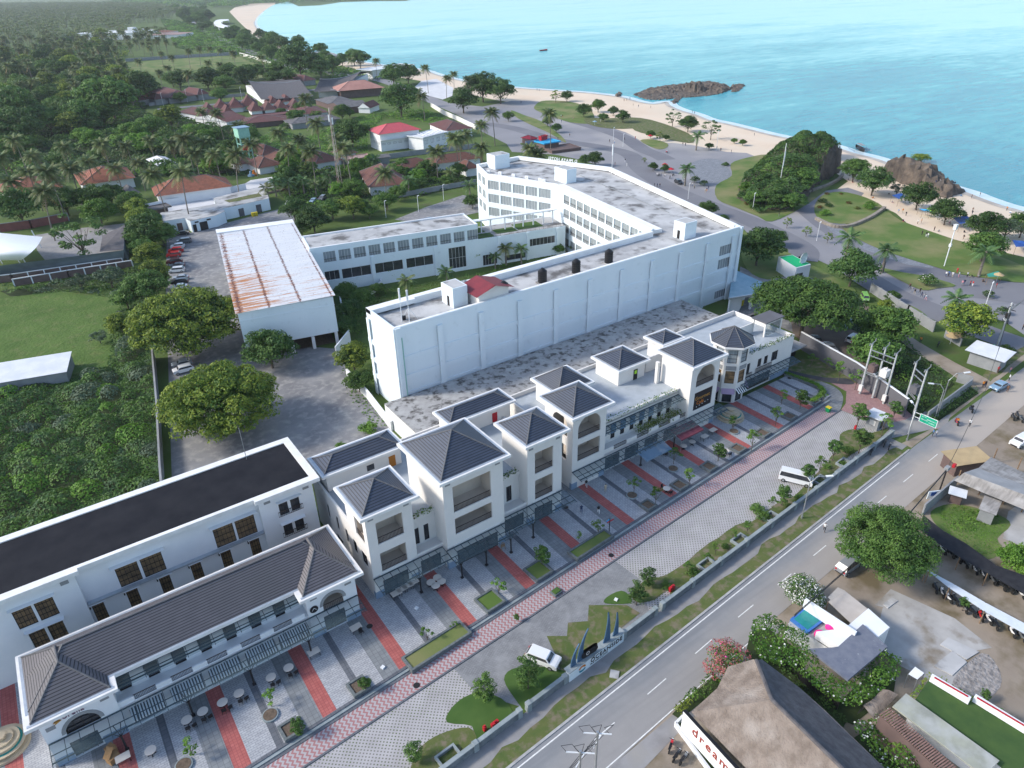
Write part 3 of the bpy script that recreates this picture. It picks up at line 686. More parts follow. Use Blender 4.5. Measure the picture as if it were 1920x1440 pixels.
def canopy(par,x0,x1,y,z,d,step=1.15,posts=(),drop=.35,pane='glass',arms=True):
 0
 b=MB();yo=y-d
 b.beam((x0,y-.08,z),(x1,y-.08,z),.10,.14);b.beam((x0,yo+.55,z-drop*.8),(x1,yo+.55,z-drop*.8),.10,.16);b.beam((x0,(y+yo)/2,z-drop*.42),(x1,(y+yo)/2,z-drop*.42),.07,.1)
 n=max(1,round((x1-x0)/step))
 for i in range(n+1):x=x0+(x1-x0)*i/n;b.beam((x,y-.05,z+.06),(x,yo,z-drop+.06),.06,.09)
 o=b.build('canopy',W['steel'],par)
 MB().face([(x0+.03,y-.03,z+.13),(x0+.03,yo,z-drop+.13),(x1-.03,yo,z-drop+.13),(x1-.03,y-.03,z+.13)]).build('canopy_glass',W[pane],o)
 for px_ in posts:
  yp=yo+.75;p=MB()
  p.tube([(px_,yp,PZ),(px_,yp,z-1.3)],.11,8);p.cbox(px_,yp,PZ,.4,.4,.16)
  for s in(-1,1):
   p.tube([(px_,yp,z-1.5),(px_+s*.75,yp,z-drop*.8-.1)],.05,6)
   if arms:p.tube([(px_,yp,z-1.5),(px_+s*.4,yp+.9,z-.25)],.05,6)
  p.build('canopy_post',W['dark'],o)
 return o
def vent(par,M,u,z,w=.9,h=.55):
 MB(M).box(u-w/2,-.04,z-h/2,u+w/2,-.004,z+h/2).build('vent',W['greyl'],par)
def louvre(par,M,u0,u1,z0,z1,blue=False):
 0
 MB(M).box(u0,-.16,z0,u1,-.10,z1).build('blind',W['tarpblue2' if blue else 'louvre'],par)
def awning(par,x0,x1,y,z,d=1.5,drop=.55,n=11,m=('white','black')):
 b=MB();w=(x1-x0)/(2*n)
 for i in range(2*n):
  a=x0+i*w;mi=i%2
  b.face([(a,y,z),(a+w,y,z),(a+w,y-d,z-drop),(a,y-d,z-drop)],mi);b.face([(a,y-d,z-drop),(a+w,y-d,z-drop),(a+w,y-d-.01,z-drop-.28),(a,y-d-.01,z-drop-.28)],mi)
 return b.build('awning',[W[m[0]],W[m[1]]],par)
W['louvre']=mat('bamboo_blind',(.15,.155,.145),(.12,.12,.115),2,world=True,stretch=(1,1,8))
W['tarpblue2']=mat('blue_blind',(.14,.23,.33),(.11,.19,.28),1,world=True)
W['bluebase']=mat('blue_grey_stone_base',(.25,.34,.45),(.20,.27,.37),.5,world=True)
W['mauve']=mat('mauve_awning',(.42,.30,.42),rough=.7)
W['maroon']=mat('maroon_awning',(.20,.055,.075),(.16,.04,.06),.8,rough=.8)
W['signblack']=mat('black_signboard',(.015,.014,.018),rough=.4)
W['goldtxt']=mat('gold_lettering',(.48,.25,.06),rough=.5)
W['plum']=mat('plum_lettering',(.20,.11,.17),rough=.5)
W['orange']=mat('orange_paint',(.62,.20,.03),rough=.5)
W['tealp']=mat('teal_paint',(.03,.25,.33),rough=.5)
W['inklet']=mat('dark_lettering',(.02,.02,.03),rough=.5)
W['redlet']=mat('brick_red_lettering',(.30,.055,.04),rough=.5)
def plinths(par,cols,y0,h=1.6,proud=.05):
 0
 for a,c in cols:MB().box(a-proud,y0-proud,.29,c+proud,y0+.5,h).build('stone_base',W['bluebase'],par)
# shop block A: low block with two hipped end pavilions
A=root('shop_building','white two storey shop block with a long brown hipped roof and hipped end pavilions','shop building',(-15,68.2,0),world=True)
b=MB();F=FX(68.2)
panel(b,F,-14.9,-7.7,PZ,7.9,[(-13.0,-9.6,4.0,6.2,1.7),(-13.2,-10.4,.35,2.9)])
panel(b,F,14.6,21.3,PZ,7.9,[(16.6,19.4,4.0,6.7,1.4),(16.4,19.3,.35,3.1)])
panel(b,FX(68.4),-7.7,14.6,PZ,4.2,[(u,u+3.4,.6,3.3)for u in(-7.0,-2.6,1.8,6.2,10.4)])
for k in range(6):xk=-7.7+k*4.05;b.box(xk-.05,68.40,4.2,xk+1.65,68.64,5.0)
b.box(-7.7,68.35,4.2,14.6,70.4,4.35)
panel(b,FX(70.4),-7.7,14.6,4.35,7.9,[(u,u+1.25,4.4,6.9)for u in(-7.2,-4.1,-1.1,1.9,4.9,8.0,11.1)])
panel(b,FY(-14.9),68.5,78.2,PZ,7.9);panel(b,FY(21.3,-1),68.5,78.2,PZ,7.9);panel(b,FX(78.2,-1),-14.6,21.0,PZ,7.9)
for s,xx in((1,-7.7),(-1,14.6)):b.box(min(xx,xx-s*.3),68.5,PZ,max(xx,xx-s*.3),70.4,7.9)
b.box(-14.6,70.7,3.9,21,77.9,4.1)
wa=b.build('wall',W['white'],A)
b=MB();eave(b,-15.9,-7.0,67.2,72,8.35);eave(b,13.7,22.3,67.2,72,8.352);eave(b,-15.9,22.3,69.3,78.9,8.348)
b.build('eave',W['eave'],A)
o=hip(A,-15.9,22.3,69.0,78.9,8.35,3.1,ridge_in=4.6,tile='tileA')
for xa,xb in((-15.9,-7.0),(13.7,22.3)):
 a0,a1,b0=xa+.62,xb-.62,67.82;xm=(a0+a1)/2;z=8.43;zt=11.0;yr=72.2
 c=MB();c.face([(a0,b0,z),(a1,b0,z),(xm,yr,zt)]);c.face([(a1,b0,z),(a1,74.6,z),(xm,74.6,zt+.3),(xm,yr,zt)]);c.face([(a0,74.6,z),(a0,b0,z),(xm,yr,zt),(xm,74.6,zt+.3)])
 r_=c.build('roof',W['tileA'],A)
 c=MB()
 for p,q in(((a0,b0,z),(xm,yr,zt)),((a1,b0,z),(xm,yr,zt)),((xm,yr,zt),(xm,74.4,zt+.3))):c.tube([p,q],.11,6)
 c.build('ridge_cap',W['ridge'],r_)
 MB().box(xa+.3,67.5,8.36,xb-.3,67.8,8.40).build('gutter',W['gutter'],r_)
window(A,FX(68.2),-12.9,-9.7,4.1,6.15,.32,4,3);window(A,FX(68.2),-13.2,-10.4,.4,2.9,.2,3,1,'shopglass',name='shopfront')
b=MB();room(b,FX(68.2),16.6,19.4,4.0,6.7,2.2);b.build('loggia',W['beige'],A)
railing(A,FX(68.2),16.7,19.3,3.95,1.0,.15,mat_='rail')
window(A,FX(68.2),16.4,19.3,.35,3.1,.2,3,1,'shopglass','black',name='shopfront')
b=MB(FX(68.2));r_=.95
for cx,rr,zc_ in((-11.3,2.1,4.5),(18.0,1.8,5.0)):
 s=MB(FX(68.2));n=14
 for i in range(n):
  t0,t1=pi-pi*i/n,pi-pi*(i+1)/n;ri=rr-.42
  P=[(cx+ri*cos(t0),-.06,zc_+ri*sin(t0)*.98),(cx+ri*cos(t1),-.06,zc_+ri*sin(t1)*.98),(cx+rr*cos(t1),-.06,zc_+rr*sin(t1)*.98),(cx+rr*cos(t0),-.06,zc_+rr*sin(t0)*.98)]
  s.face(P);s.face([P[0],(P[0][0],0,P[0][2]),(P[1][0],0,P[1][2]),P[1]]);s.face([P[3],(P[3][0],0,P[3][2]),(P[2][0],0,P[2][2]),P[2]])
 s.build('arch_surround',W['greyl'],A)
for u in(-7.2,-4.1,-1.1,1.9,4.9,8.0,11.1):
 window(A,FX(70.4),u,u+1.25,4.4,6.9,.15,2,1,'pane',name='door');louvre(A,FX(70.4),u-.1,u+1.35,5.2,7.1)
for k in range(5):railing(A,FX(68.4),-6.1+k*4.05,-6.1+k*4.05+2.4,4.25,.85,.1,.16)
for i,u in enumerate((-7.0,-2.6,1.8,6.2,10.4)):
 window(A,FX(68.4),u,u+3.4,.6,3.3,.2,3,1,'shopglass',name='shopfront')
 awning(A,u+.1,u+3.6,68.38,3.5)
canopy(A,-7.3,14.3,70.35,7.0,1.9,1.5,drop=.3)
canopy(A,-14.8,21.2,68.16,4.15,3.0,1.45,posts=(-8.4,-1.2,6.0,13.4),drop=.4)
plinths(A,[(-14.9,-13.3),(-10.2,-7.8),(14.7,16.3),(19.4,21.3)],68.2,1.5)
for u,z in((-14.0,6.2),(-8.6,6.9),(15.6,7.0),(20.3,6.9)):vent(A,FX(68.2),u,z)
text('orella',W['plum'],A,(-12.7,68.10,6.78),(1,0,0),(0,0,1),.88,.04,spacing=1.05)
b=MB(FX(68.13))
for i,(a,l_)in enumerate(((.2,.9),(.45,.8),(.75,.7),(-.1,.8))):b.face([(-12.8,-.02,6.75),(-12.8-l_*cos(a),-.02,6.75+l_*sin(a)-.25),(-12.8-l_*cos(a)+.2,-.02,6.8+l_*sin(a)-.02)])
b.build('emblem',W['goldtxt'],A)
MB(lambda u,v,z:(15.4+u,68.14-v*1,5.25+z)).loft([[(.55*cos(2*pi*i/20),d,.55*sin(2*pi*i/20))for i in range(20)]for d in(0,.06)]).build('round_sign',W['signblack'],A)
MB(FX(68.06)).face([(15.05,0,5.1),(15.12,0,5.1),(15.4,0,5.42),(15.68,0,5.1),(15.75,0,5.1),(15.4,0,5.52)]).build('emblem',W['white'],A)
# block B: three storeys, flat black membrane roof
B=root('flat_roofed_building','white three storey block with a flat black roof behind the low shop block','building',(-15,83.8,0),world=True)
b=MB()
bigw=[(-3.9,-1.3,7.4,10.9),(-.95,1.65,7.4,10.9),(8.3,10.95,7.4,11),(11.25,13.9,7.4,11)]
smal=[(-7.7+4.03*k,-6.35+4.03*k,3.5,6.8)for k in range(6)]
panel(b,FX(84.4),-8,14.7,0,13.1,bigw+smal)
left=[(-15.2,-13.2,7.8,11),(-12.9,-10.9,7.8,11),(-14.7,-13.0,3.8,7),(-12.7,-11.0,3.8,7)]
panel(b,FX(83.8),-22,-8,0,13.1,left)
right=[(17.3,18.6,9.0,11.4),(19.0,20.3,9.0,11.4),(17.3,18.6,5.2,7.5),(19.0,20.3,5.2,7.5)]
panel(b,FX(83.8),14.7,22.5,0,13.1,right)
panel(b,FY(22.5,-1),84.1,94.9,0,13.1);panel(b,FX(94.9,-1),-22,22.2,0,13.1);b.box(-8.3,84.1,0,-8,84.7,13.1);b.box(14.7,84.1,0,15,84.7,13.1)
b.box(-22,84.7,12.7,22.2,94.6,12.9)
b.build('wall',W['white'],B)
b=MB()
for(p,q,r_,s_)in((-40,82.9,-7.4,84.1),(14.2,82.9,23.5,84.1),(-7.4,83.5,14.2,84.1),(22.4,84.1,23.5,94.6),(-40,94.6,23.5,95.8)):b.box(p,q,13.0,r_,s_,13.6)
b.build('eave',W['eave'],B)
MB().box(-40,84.1,13.1,22.4,94.6,13.45).build('roof',W['blackroof'],B)
b=MB();b.box(-7.9,83.8,7.15,14.6,84.39,7.38);b.build('ledge',W['gutter'],B)
MB().box(-40,83.8,0,-22.3,94.8,12.95).build('side_wall',W['white'],B)
for o in bigw:window(B,FX(84.4),*o[:4],rec=.1,nx=5,nz=4,pane='panebrown')
for o in left[:2]:window(B,FX(83.8),*o[:4],rec=.1,nx=5,nz=4,pane='panebrown')
for o in left[2:]:window(B,FX(83.8),*o[:4],rec=.25,nx=4,nz=4,pane='panebrown')
for o in smal:window(B,FX(84.4),*o[:4],rec=.1,nx=4,nz=4,pane='panebrown')
for o in right:window(B,FX(83.8),*o[:4],rec=.12,nx=2,nz=3)
for z in(9.0,5.2):railing(B,FX(83.8),17.0,20.6,z,.9,-.25,.25)
for(a,c,z)in((-4.4,2.1,11.1),(7.9,14.3,11.2)):MB().box(a,83.7,z,c,84.4,z+.08).build('window_hood',W['white'],B)
for k in range(6):MB().box(-8.0+4.03*k+.05,83.75,6.95,-6.0+4.03*k,84.4,7.03).build('window_hood',W['white'],B)
for(a,c,z)in((-15.5,-10.6,11.15),(-15.0,-10.7,7.15),(17.0,20.6,11.55),(17.0,20.6,7.65)):MB().box(a,83.2,z,c,83.8,z+.08).build('window_hood',W['white'],B)
for k in range(6):MB().cbox(-8.0+4.03*k+.1,84.28,6.2,.14,.2,.45).build('wall_lamp',W['black'],B)
for u,z in((-9.2,12.0),(15.9,12.2),(21.5,12.2)):vent(B,FX(83.8),u,z)
MB().tube([(16.5,93.9,13.4),(16.5,93.9,19)],.05,6).build('mast',W['metal'],B)
# towers with loggias
def tower(par,x0,x1,y0,y1,ze,rise,ox,ops,side_open=False,ov=.9,base=PZ,mat_='cream',back_open=False):
 0
 b=MB();panel(b,FX(y0),x0,x1,base,ze-.4,ops)
 sops=[]
 panel(b,FY(x0),y0+.3,y1,base,ze-.4,[o for o in(side_open or[])]);panel(b,FY(x1,-1),y0+.3,y1,base,ze-.4);panel(b,FX(y1,-1),x0+.3,x1-.3,base,ze-.4)
 w=b.build('wall',W[mat_],par)
 b=MB();eave(b,x0-ov,x1+ov,y0-ov,y1+ov,ze);b.build('eave',W['eave'],par)
 hip(par,x0-ov,x1+ov,y0-ov,y1+ov,ze,rise)
 return w
Cb=root('shop_building','cream shop building with one big hipped slate tower between two smaller towers','shop building',(24.3,69.5,0),world=True)
b=MB();PC=9.0
front=[(31.1,35.4,[(31.9,32.7,4.5,7.4),(33.5,34.3,4.5,7.4)]),(45.3,50.3,[(45.9,46.7,4.5,7.4),(47.9,48.9,4.5,7.4)])]
for xa,xb,ops in front:
 panel(b,FX(71.6),xa,xb,3.6,8.9,ops);panel(b,FX(69.6),xa,xb,3.6,4.6,th=.25);b.box(xa,69.85,3.85,xb,71.6,4.2)
 panel(b,FX(69.7),xa,xb,PZ,3.6,[(xa+.5,xb-.5,.4,3.0)])
 b.box(xa,69.9,8.9,xb,70.1,9.9)if False else None
panel(b,FY(24.3),76.3,90.0,PZ,9.7,[(77.2,78.0,4.8,7.3),(80.0,82.5,.5,3.2),(80.6,81.4,4.8,7.3),(84,84.8,4.8,7.3)])
panel(b,FX(90.0,-1),24.3,57.5,PZ,9.7);panel(b,FY(57.2,-1),75.9,90,PZ,9.7)
b.box(24.6,71.9,8.7,56.9,89.7,8.95)
b.box(31.1,71.35,8.95,35.4,71.6,9.8);b.box(45.3,71.35,8.95,50.3,71.6,9.8)
b.build('wall',W['cream'],Cb)
MB().box(24.6,71.9,8.952,56.9,89.7,8.99).build('roof_terrace',W['floor_tile'],Cb)
l1=[(25.7,29.6,4.6,7.9),(25.7,29.6,9.5,13.2)]
tower(Cb,24.3,31.1,69.5,76.3,15.4,2.2,.9,l1,side_open=[(70.6,73.4,9.5,13.0),(70.8,72.6,5.0,7.2),(74.2,75.4,5,7.2)])
l2=[(36.9,43.2,6.1,9.0),(36.9,43.2,10.1,14.6)]
tower(Cb,35.4,45.3,68.4,78.9,16.6,3.3,.9,l2)
l3=[(51.7,55.2,4.6,8.3),(51.7,55.2,9.5,13.4)]
tower(Cb,50.3,56.9,69.3,75.9,15.8,2.3,.9,l3)
for L_,c,nm in((l1,69.5,'t1'),(l2,68.4,'t2'),(l3,69.3,'t3')):
 for(u0,u1,z0,z1)in L_:
  b=MB();room(b,FX(c),u0,u1,z0,z1,2.9);b.build('loggia',W['beige'],Cb)
  railing(Cb,FX(c),u0+.1,u1-.1,z0,1.05,.18,.2)
  if z0<9:window(Cb,FX(c+2.9),u0+.3,u0+1.9+(.9 if c<69 else 0),z0+.6,z1-.5,-.14,4,2)
for xa,xb,ops in front:
 for o in ops:window(Cb,FX(71.6),*o,rec=.1,nx=2,nz=3,name='door')
 window(Cb,FX(69.7),xa+.5,xb-.5,.4,3.0,.15,3,1,'shopglass',name='shopfront')
for xa,xb,c in((25.6,29.8,69.5),(36.6,44.1,68.4),(51.4,55.4,69.3)):pass
b=MB()
for(xa,xb,c)in((25.3,30.2,69.5),(36.4,44.4,68.4),(51.2,55.8,69.3)):b.box(xa,c-.12,3.6,xb,c,4.4)
b.build('apron',W['cream'],Cb)
for(xa,xb,c)in((25.6,29.4,69.5),(36.9,43.9,68.4),(51.6,55.0,69.3)):window(Cb,FX(c),xa,xb,.4,3.0,-.1,4,1,'shopglass',name='shopfront')
for o in((77.2,78.0,4.8,7.3),(80.6,81.4,4.8,7.3),(84,84.8,4.8,7.3),(80.0,82.5,.5,3.2)):window(Cb,FY(24.3),*o,rec=.1,nx=2,nz=3)
window(Cb,FY(24.3),70.8,72.6,5.0,7.2,.1,2,2);window(Cb,FY(24.3),74.2,75.4,5,7.2,.1,2,2);railing(Cb,FY(24.3),70.7,73.3,9.5,1.05,.15,.2)
b=MB();room(b,FY(24.3),70.6,73.4,9.5,13.0,1.2);b.build('loggia',W['beige'],Cb)
plinths(Cb,[(24.3,25.5),(29.9,31.1)],69.5,1.5);plinths(Cb,[(35.4,36.5),(44.2,45.3)],68.4,1.5);plinths(Cb,[(50.3,51.3),(55.7,56.9)],69.3,1.5)
for u,z,c in((25.1,14.2,69.5),(30.3,14.2,69.5),(36.2,15.4,68.4),(44.4,15.4,68.4),(51.0,14.5,69.3),(56.1,14.5,69.3)):vent(Cb,FX(c),u,z,.8,.5)
canopy(Cb,24.2,35.0,69.35,4.2,3.2,1.2,posts=(29.9,),drop=.4);canopy(Cb,35.0,45.6,68.2,4.2,3.1,1.2,posts=(36.0,40.2,44.6),drop=.4);canopy(Cb,45.6,57.2,69.15,4.2,3.4,1.2,posts=(49.2,),drop=.4)
for(x0,x1,y0,y1,ze,nm)in((25.0,37.2,84.9,89.4,12.4,0),(46.8,58.6,85.6,89.4,12.4,1)):
 b=MB();panel(b,FX(y0),x0,x1,9,ze-.35);panel(b,FX(y1+.1,-1),x0,x1,9,ze-.35);panel(b,FY(x0),y0+.3,y1-.2,9,ze-.35);panel(b,FY(x1,-1),y0+.3,y1-.2,9,ze-.35)
 b.build('wall',W['cream'],Cb);b=MB();eave(b,x0-.8,x1+.8,y0-.8,y1+.8,ze,.38);b.build('eave',W['eave'],Cb)
 hip(Cb,x0-.8,x1+.8,y0-.8,y1+.8,ze,1.2)
MB(FX(84.9)).box(35.1,-.06,9.0,36.2,-.01,11.0).build('door',mat('orange_door',(.40,.16,.03)),Cb)
MB(FX(84.9)).box(31.4,-.06,9.9,32.6,-.01,10.9).build('window',W['pane'],Cb)
MB(FX(85.6)).box(54.9,-.06,9.2,55.9,-.01,11.0).build('door',W['redpaint'],Cb)
D=root('shop_building','cream shop building with arched towers, an octagonal corner turret and open roof terraces','shop building',(61.3,72,0),world=True)
b=MB()
panel(b,FY(61.3),79.3,91,PZ,9.3);panel(b,FX(91,-1),61.3,123.5,PZ,9.3)
b.box(61.6,74.6,8.3,100,90.7,8.5)
wins=[(69.8+2.27*k,70.8+2.27*k,4.7,7.2)for k in range(8)]
panel(b,FX(74.6),68.4,88.6,4.2,9.1,wins);panel(b,FX(72.6),68.4,88.6,PZ,4.2,[(u,u+3.4,.4,3.0)for u in(69.2,73.8,78.6,83.4)])
b.box(68.4,72.9,4.0,88.6,74.6,4.2)
for k in range(4):b.box(68.5+5.4*k,72.4,4.2,70.9+5.4*k,72.58,5.0+(.0 if k%2 else.0))
b.box(68.4,74.35,9.1,88.6,74.6,9.3)
rw=[(108.6,110.2,4.6,7.0),(112.6,113.8,5.1,7.0),(114.6,115.8,5.1,7.0),(117.0,119.0,5.0,7.2)]
panel(b,FX(75.4),106.5,123.8,PZ,9.2,rw+[(108.4,117.6,.5,3.1)]);panel(b,FY(123.8,-1),75.7,90.7,PZ,9.2);b.box(100,78,8.1,123.5,90.7,8.3)
b.build('wall',W['cream'],D)
MB().box(61.6,74.9,8.502,100,90.7,8.54).box(106,76,8.302,123.4,90.6,8.33).build('roof_terrace',W['floor_tile'],D)
a4=[(62.4,67.2,5.6,8.9),(62.4,67.2,10.0,14.0,2.3)]
tower(D,61.3,68.4,72.0,79.3,15.0,2.4,.9,a4,side_open=[(73.4,77.2,10.0,13.8,1.7),(73.6,77.0,5.4,8.4)],ov=.95)
a7=[(90.0,94.9,9.9,13.9,2.4),(90.0,94.9,4.9,8.7)]
tower(D,88.6,96.0,72.0,79.3,15.0,2.5,.9,a7,side_open=False,ov=.95)
for o in((62.4,67.2,10.0,14.0),(62.4,67.2,5.6,8.9),(90.0,94.9,9.9,13.9)):b=MB();room(b,FX(72),*o,3.2);b.build('loggia',W['beige'],D)
for u0,u1,z in((62.5,67.1,10.0),(62.5,67.1,5.6),(90.1,94.8,9.9)):railing(D,FX(72),u0,u1,z,1.05,.18,.2)
window(D,FX(75.2),62.7,64.6,6.4,8.4,-.14,4,2)
sb=MB(FX(72)).box(90.0,.12,4.9,94.9,.2,8.7).build('signboard',W['signblack'],D)
for(t_,x_,z_,s_,m_)in(('Gourmet',90.4,6.9,1.05,'goldtxt'),('Café',90.9,5.9,1.05,'orange')):text(t_,W[m_],D,(x_,72.1,z_),(1,0,.0),(0,0,1),s_,.02)
b=MB(FX(72))
for i in range(5):b.box(90.9+i*.75,.04,5.4+.12*i,91.05+i*.75,.1,5.55+.12*i)
b.build('sign_lamp',W['lamp'],D)
for o in wins:window(D,FX(74.6),*o,rec=.12,nx=2,nz=1,name='door')
for k,o in enumerate(wins):louvre(D,FX(74.6),o[0]-.1,o[1]+.1,5.9,7.7,blue=k<6)
for u in(69.2,73.8,78.6,83.4):window(D,FX(72.6),u,u+3.4,.4,3.0,.15,3,1,'shopglass',name='shopfront')
for k in range(4):railing(D,FX(72.4),70.9+5.4*k,73.8+5.4*k,4.2,.8,.1,.2)
canopy(D,68.6,88.4,74.55,7.9,2.0,1.25,drop=.3)
canopy(D,61.2,97.2,71.9,4.0,2.6,1.2,posts=(75.3,83.5),drop=.4)
MB().face([(74.0,70.3,3.75),(80.2,70.3,3.75),(80.2,67.6,3.2),(74.0,67.6,3.2)]).face([(74.0,67.6,3.2),(80.2,67.6,3.2),(80.2,67.55,3.0),(74.0,67.55,3.0)]).build('blue_glass_canopy',W['glassb'],D)
b=MB().face([(83.6,71.4,3.6),(89.4,71.4,3.6),(89.4,68.6,3.0),(83.6,68.6,3.0)]).face([(83.6,68.6,3.0),(89.4,68.6,3.0),(89.4,68.58,2.75),(83.6,68.58,2.75)]).build('awning',W['maroon'],D)
for x_ in(84.0,89.0):MB().tube([(x_,68.8,PZ),(x_,68.8,3.0)],.04,6).build('awning_pole',W['metal'],D)
plinths(D,[(61.3,62.4),(67.3,68.4),(88.6,89.8),(95.0,96.0)],72,1.5);plinths(D,[(106.6,108.2),(117.7,123.8)],75.4,1.5)
for u,z in((62.2,14.0),(67.5,14.1),(89.5,14.0),(95.2,14.1)):vent(D,FX(72),u,z,.8,.5)
window(D,FX(75.4),108.6,110.2,4.6,7.0,.12,2,2)
for o in rw[1:]:window(D,FX(75.4),*o,rec=.12,nx=2,nz=2)
window(D,FX(75.4),108.4,117.6,.5,3.1,.2,8,1,'shopglass',name='shopfront')
railing(D,FX(75.2),111.8,117.0,4.3,.9,-.1,.2);railing(D,FX(75.2),108.2,110.8,4.0,.9,-.1,.2)
canopy(D,106.2,124.2,75.3,4.0,2.4,1.3,drop=.4)
for(x0,x1,y0,y1,ze,ri,z0)in((81.0,87.7,82.6,88.9,12.1,1.9,8.5),(66.0,72.9,81.6,88.0,12.9,2.6,8.5),(94.2,99.0,84.5,88.4,12.6,1.2,8.5)):
 tower(D,x0,x1,y0,y1,ze,ri,.8,[],ov=.75,base=z0)
MB(FX(82.6)).box(84.8,-.06,8.55,85.8,-.01,10.7).build('door',W['dark'],D);MB(FX(82.6)).box(85.0,-.1,9.8,85.6,-.06,10.5).build('notice',W['lime'],D)
MB().box(87.2,78.9,8.54,87.75,79.5,13).build('column',W['cream'],D);MB().box(88.6,83.2,8.54,94.2,83.5,11.6).build('terrace_wall',W['cream'],D)
ox,oy,orr=106.0,77.4,3.55
def octo(r,z):return[(ox+r*cos(radians(22.5+45*i)),oy+r*sin(radians(22.5+45*i)),z)for i in range(8)]
b=MB();Oc=MB()
for i in range(8):
 p,q=octo(orr,0)[i],octo(orr,0)[(i+1)%8];L_=math.dist(p,q);M=FD(q[0],q[1],math.atan2(p[1]-q[1],p[0]-q[0]))
 M=FD(p[0],p[1],math.atan2(q[1]-p[1],q[0]-p[0]))
 ops=[(.45,L_-.45,.35,2.8),(.45,L_-.45,4.6,7.4),(.45,L_-.45,9.1,11.9)]if i in(3,4,5,6)else[]
 panel(b,M,0,L_,PZ,12.6,ops,th=.25)
 if ops:
  for o_ in ops[1:]:window(D,M,*o_,rec=.12,nx=1,nz=3,pane='panebrown' if o_[2]<5 else 'curtain')
  window(D,M,*ops[0],rec=.12,nx=1,nz=1,pane='pane',name='door')
  MB(M).box(.35,-.07,7.6,L_-.35,-.01,8.5).build('grey_panel',W['greyl'],D);MB(M).box(.35,-.07,12.0,L_-.35,-.01,12.5).build('grey_panel',W['greyl'],D)
  k=MB(M);n=9;w_=(L_-.2)/n
  for j in range(n):a=.1+j*w_;k.face([(a,-.02,3.5),(a+w_,-.02,3.5),(a+w_,-1.0,2.75),(a,-1.0,2.75)],j%2)
  k.build('awning',[W['white'],W['black']]if i==5 else[W['mauve'],W['mauve']],D)
b.build('turret_wall',W['cream'],D)
b=MB();r0=octo(4.55,12.9);b.prism([(p[0],p[1])for p in r0],12.55,12.9);b.build('turret_eave',W['eave'],D)
b=MB();rr=octo(4.4,12.92)
for i in range(8):b.face([rr[i],rr[(i+1)%8],(ox,oy,15.6)])
t_=b.build('turret_roof',W['tile'],D);h=MB()
for i in range(8):h.tube([(rr[i][0],rr[i][1],12.97),(ox,oy,15.65)],.08,6)
h.build('ridge_cap',W['ridge'],t_)
b=MB();
for xx in(119.4,124.6):
 for yy in(79.6,82.6):b.box(xx-.15,yy-.15,8.3,xx+.15,yy+.15,11.5)
b.box(119.3,79.5,11.1,124.7,79.75,11.5);b.box(112.0,82.5,8.3,119.2,82.7,10.6);b.build('stair_head_frame',W['cream'],D)
MB().box(119.0,79.2,11.5,125.0,83.0,11.75).build('stair_head_roof',W['grey'],D)
MB().box(119.6,79.55,8.4,124.4,79.6,11.05).build('stair_glass',W['glass'],D)
# hotel
Hh=root('hotel','big white four storey hotel with a long blank wall and stained flat roof','hotel',(50,110.3,0),world=True)
HP=[(148,110.3),(166,179),(152.6,213),(133.8,212),(129,198.3),(137.9,173.7),(128.1,119)]
HT,HR=19.0,17.7
def ed(p,q):return math.dist(p,q),FD(p[0],p[1],math.atan2(q[1]-p[1],q[0]-p[0]))
b=MB()
fops=[(140.6,145.4,12.3,15.2),(140.6,145.4,9.0,11.9),(140.8,145.2,.8,3.0)]
panel(b,FX(110.3),50,148,0,HT,fops,th=.4)
panel(b,FY(50),110.7,122.1,0,HT,th=.4);panel(b,FX(122.5,-1),50,128.5,0,HT,th=.4)
L1,M1=ed(HP[6],(HP[5][0],HP[5][1]));L1,M1=ed(HP[6],HP[5])
ang=math.atan2(HP[5][1]-HP[6][1],HP[5][0]-HP[6][0])
def M1(u,v,z):return(HP[6][0]+u*cos(ang)+v*sin(ang),HP[6][1]+u*sin(ang)-v*cos(ang),z)
cops=[(49.7-4.05*k-3.5,49.7-4.05*k,z,z+2.7)for k in range(11)for z in(14.5,10.2,5.7,1.2)]
panel(b,M1,3.8,L1,0,HT,cops,th=.35)
ang3=math.atan2(HP[5][1]-HP[4][1],HP[5][0]-HP[4][0]);L3=math.dist(HP[4],HP[5])
def M3(u,v,z):return(HP[4][0]+u*cos(ang3)-v*sin(ang3),HP[4][1]+u*sin(ang3)+v*cos(ang3),z)
M3i=M3
gops=[(.3+5.0*k,4.7+5.0*k,z,z+2.9)for k in range(5)for z in(14.1,9.7,5.2)]
panel(b,M3,0,L3,0,HT,gops,th=.35)
ang4=math.atan2(HP[4][1]-HP[3][1],HP[4][0]-HP[3][0]);L4=math.dist(HP[3],HP[4])
def M4(u,v,z):return(HP[3][0]+u*cos(ang4)-v*sin(ang4),HP[3][1]+u*sin(ang4)+v*cos(ang4),z)
eops=[(2+5.6*k,6+5.6*k,z,z+2.9)for k in range(2)for z in(14.1,9.7,5.2)]
panel(b,M4,0,L4,0,HT,eops,th=.35)
for i in(0,1,2):
 L_,M_=ed(HP[i],HP[i+1]);panel(b,M_,0 if i else.4,L_,0,HT,th=.8)
MBf=b;b.M=FX(110.3)
for z0 in(11.75,7.7,3.95):b.box(50.6,-.16,z0,148,-.001,z0+1.0)
b.box(50.6,-.10,16.6,148,-.001,HT-.02)
for k in range(-1,10):
 xk=58.85+9.53*k if k>=0 else 50.0
 if xk<147:b.box(xk,-.5 if k>=0 else-.52,0,xk+1.1,-.17,17.2 if k>=0 else HT)
b.box(147.3,-.5,0,148.15,-.17,HT)
b.M=FY(50)
for z0 in(11.75,7.7,3.95):b.box(110.4,-.3,z0,122.5,-.001,z0+1.0)
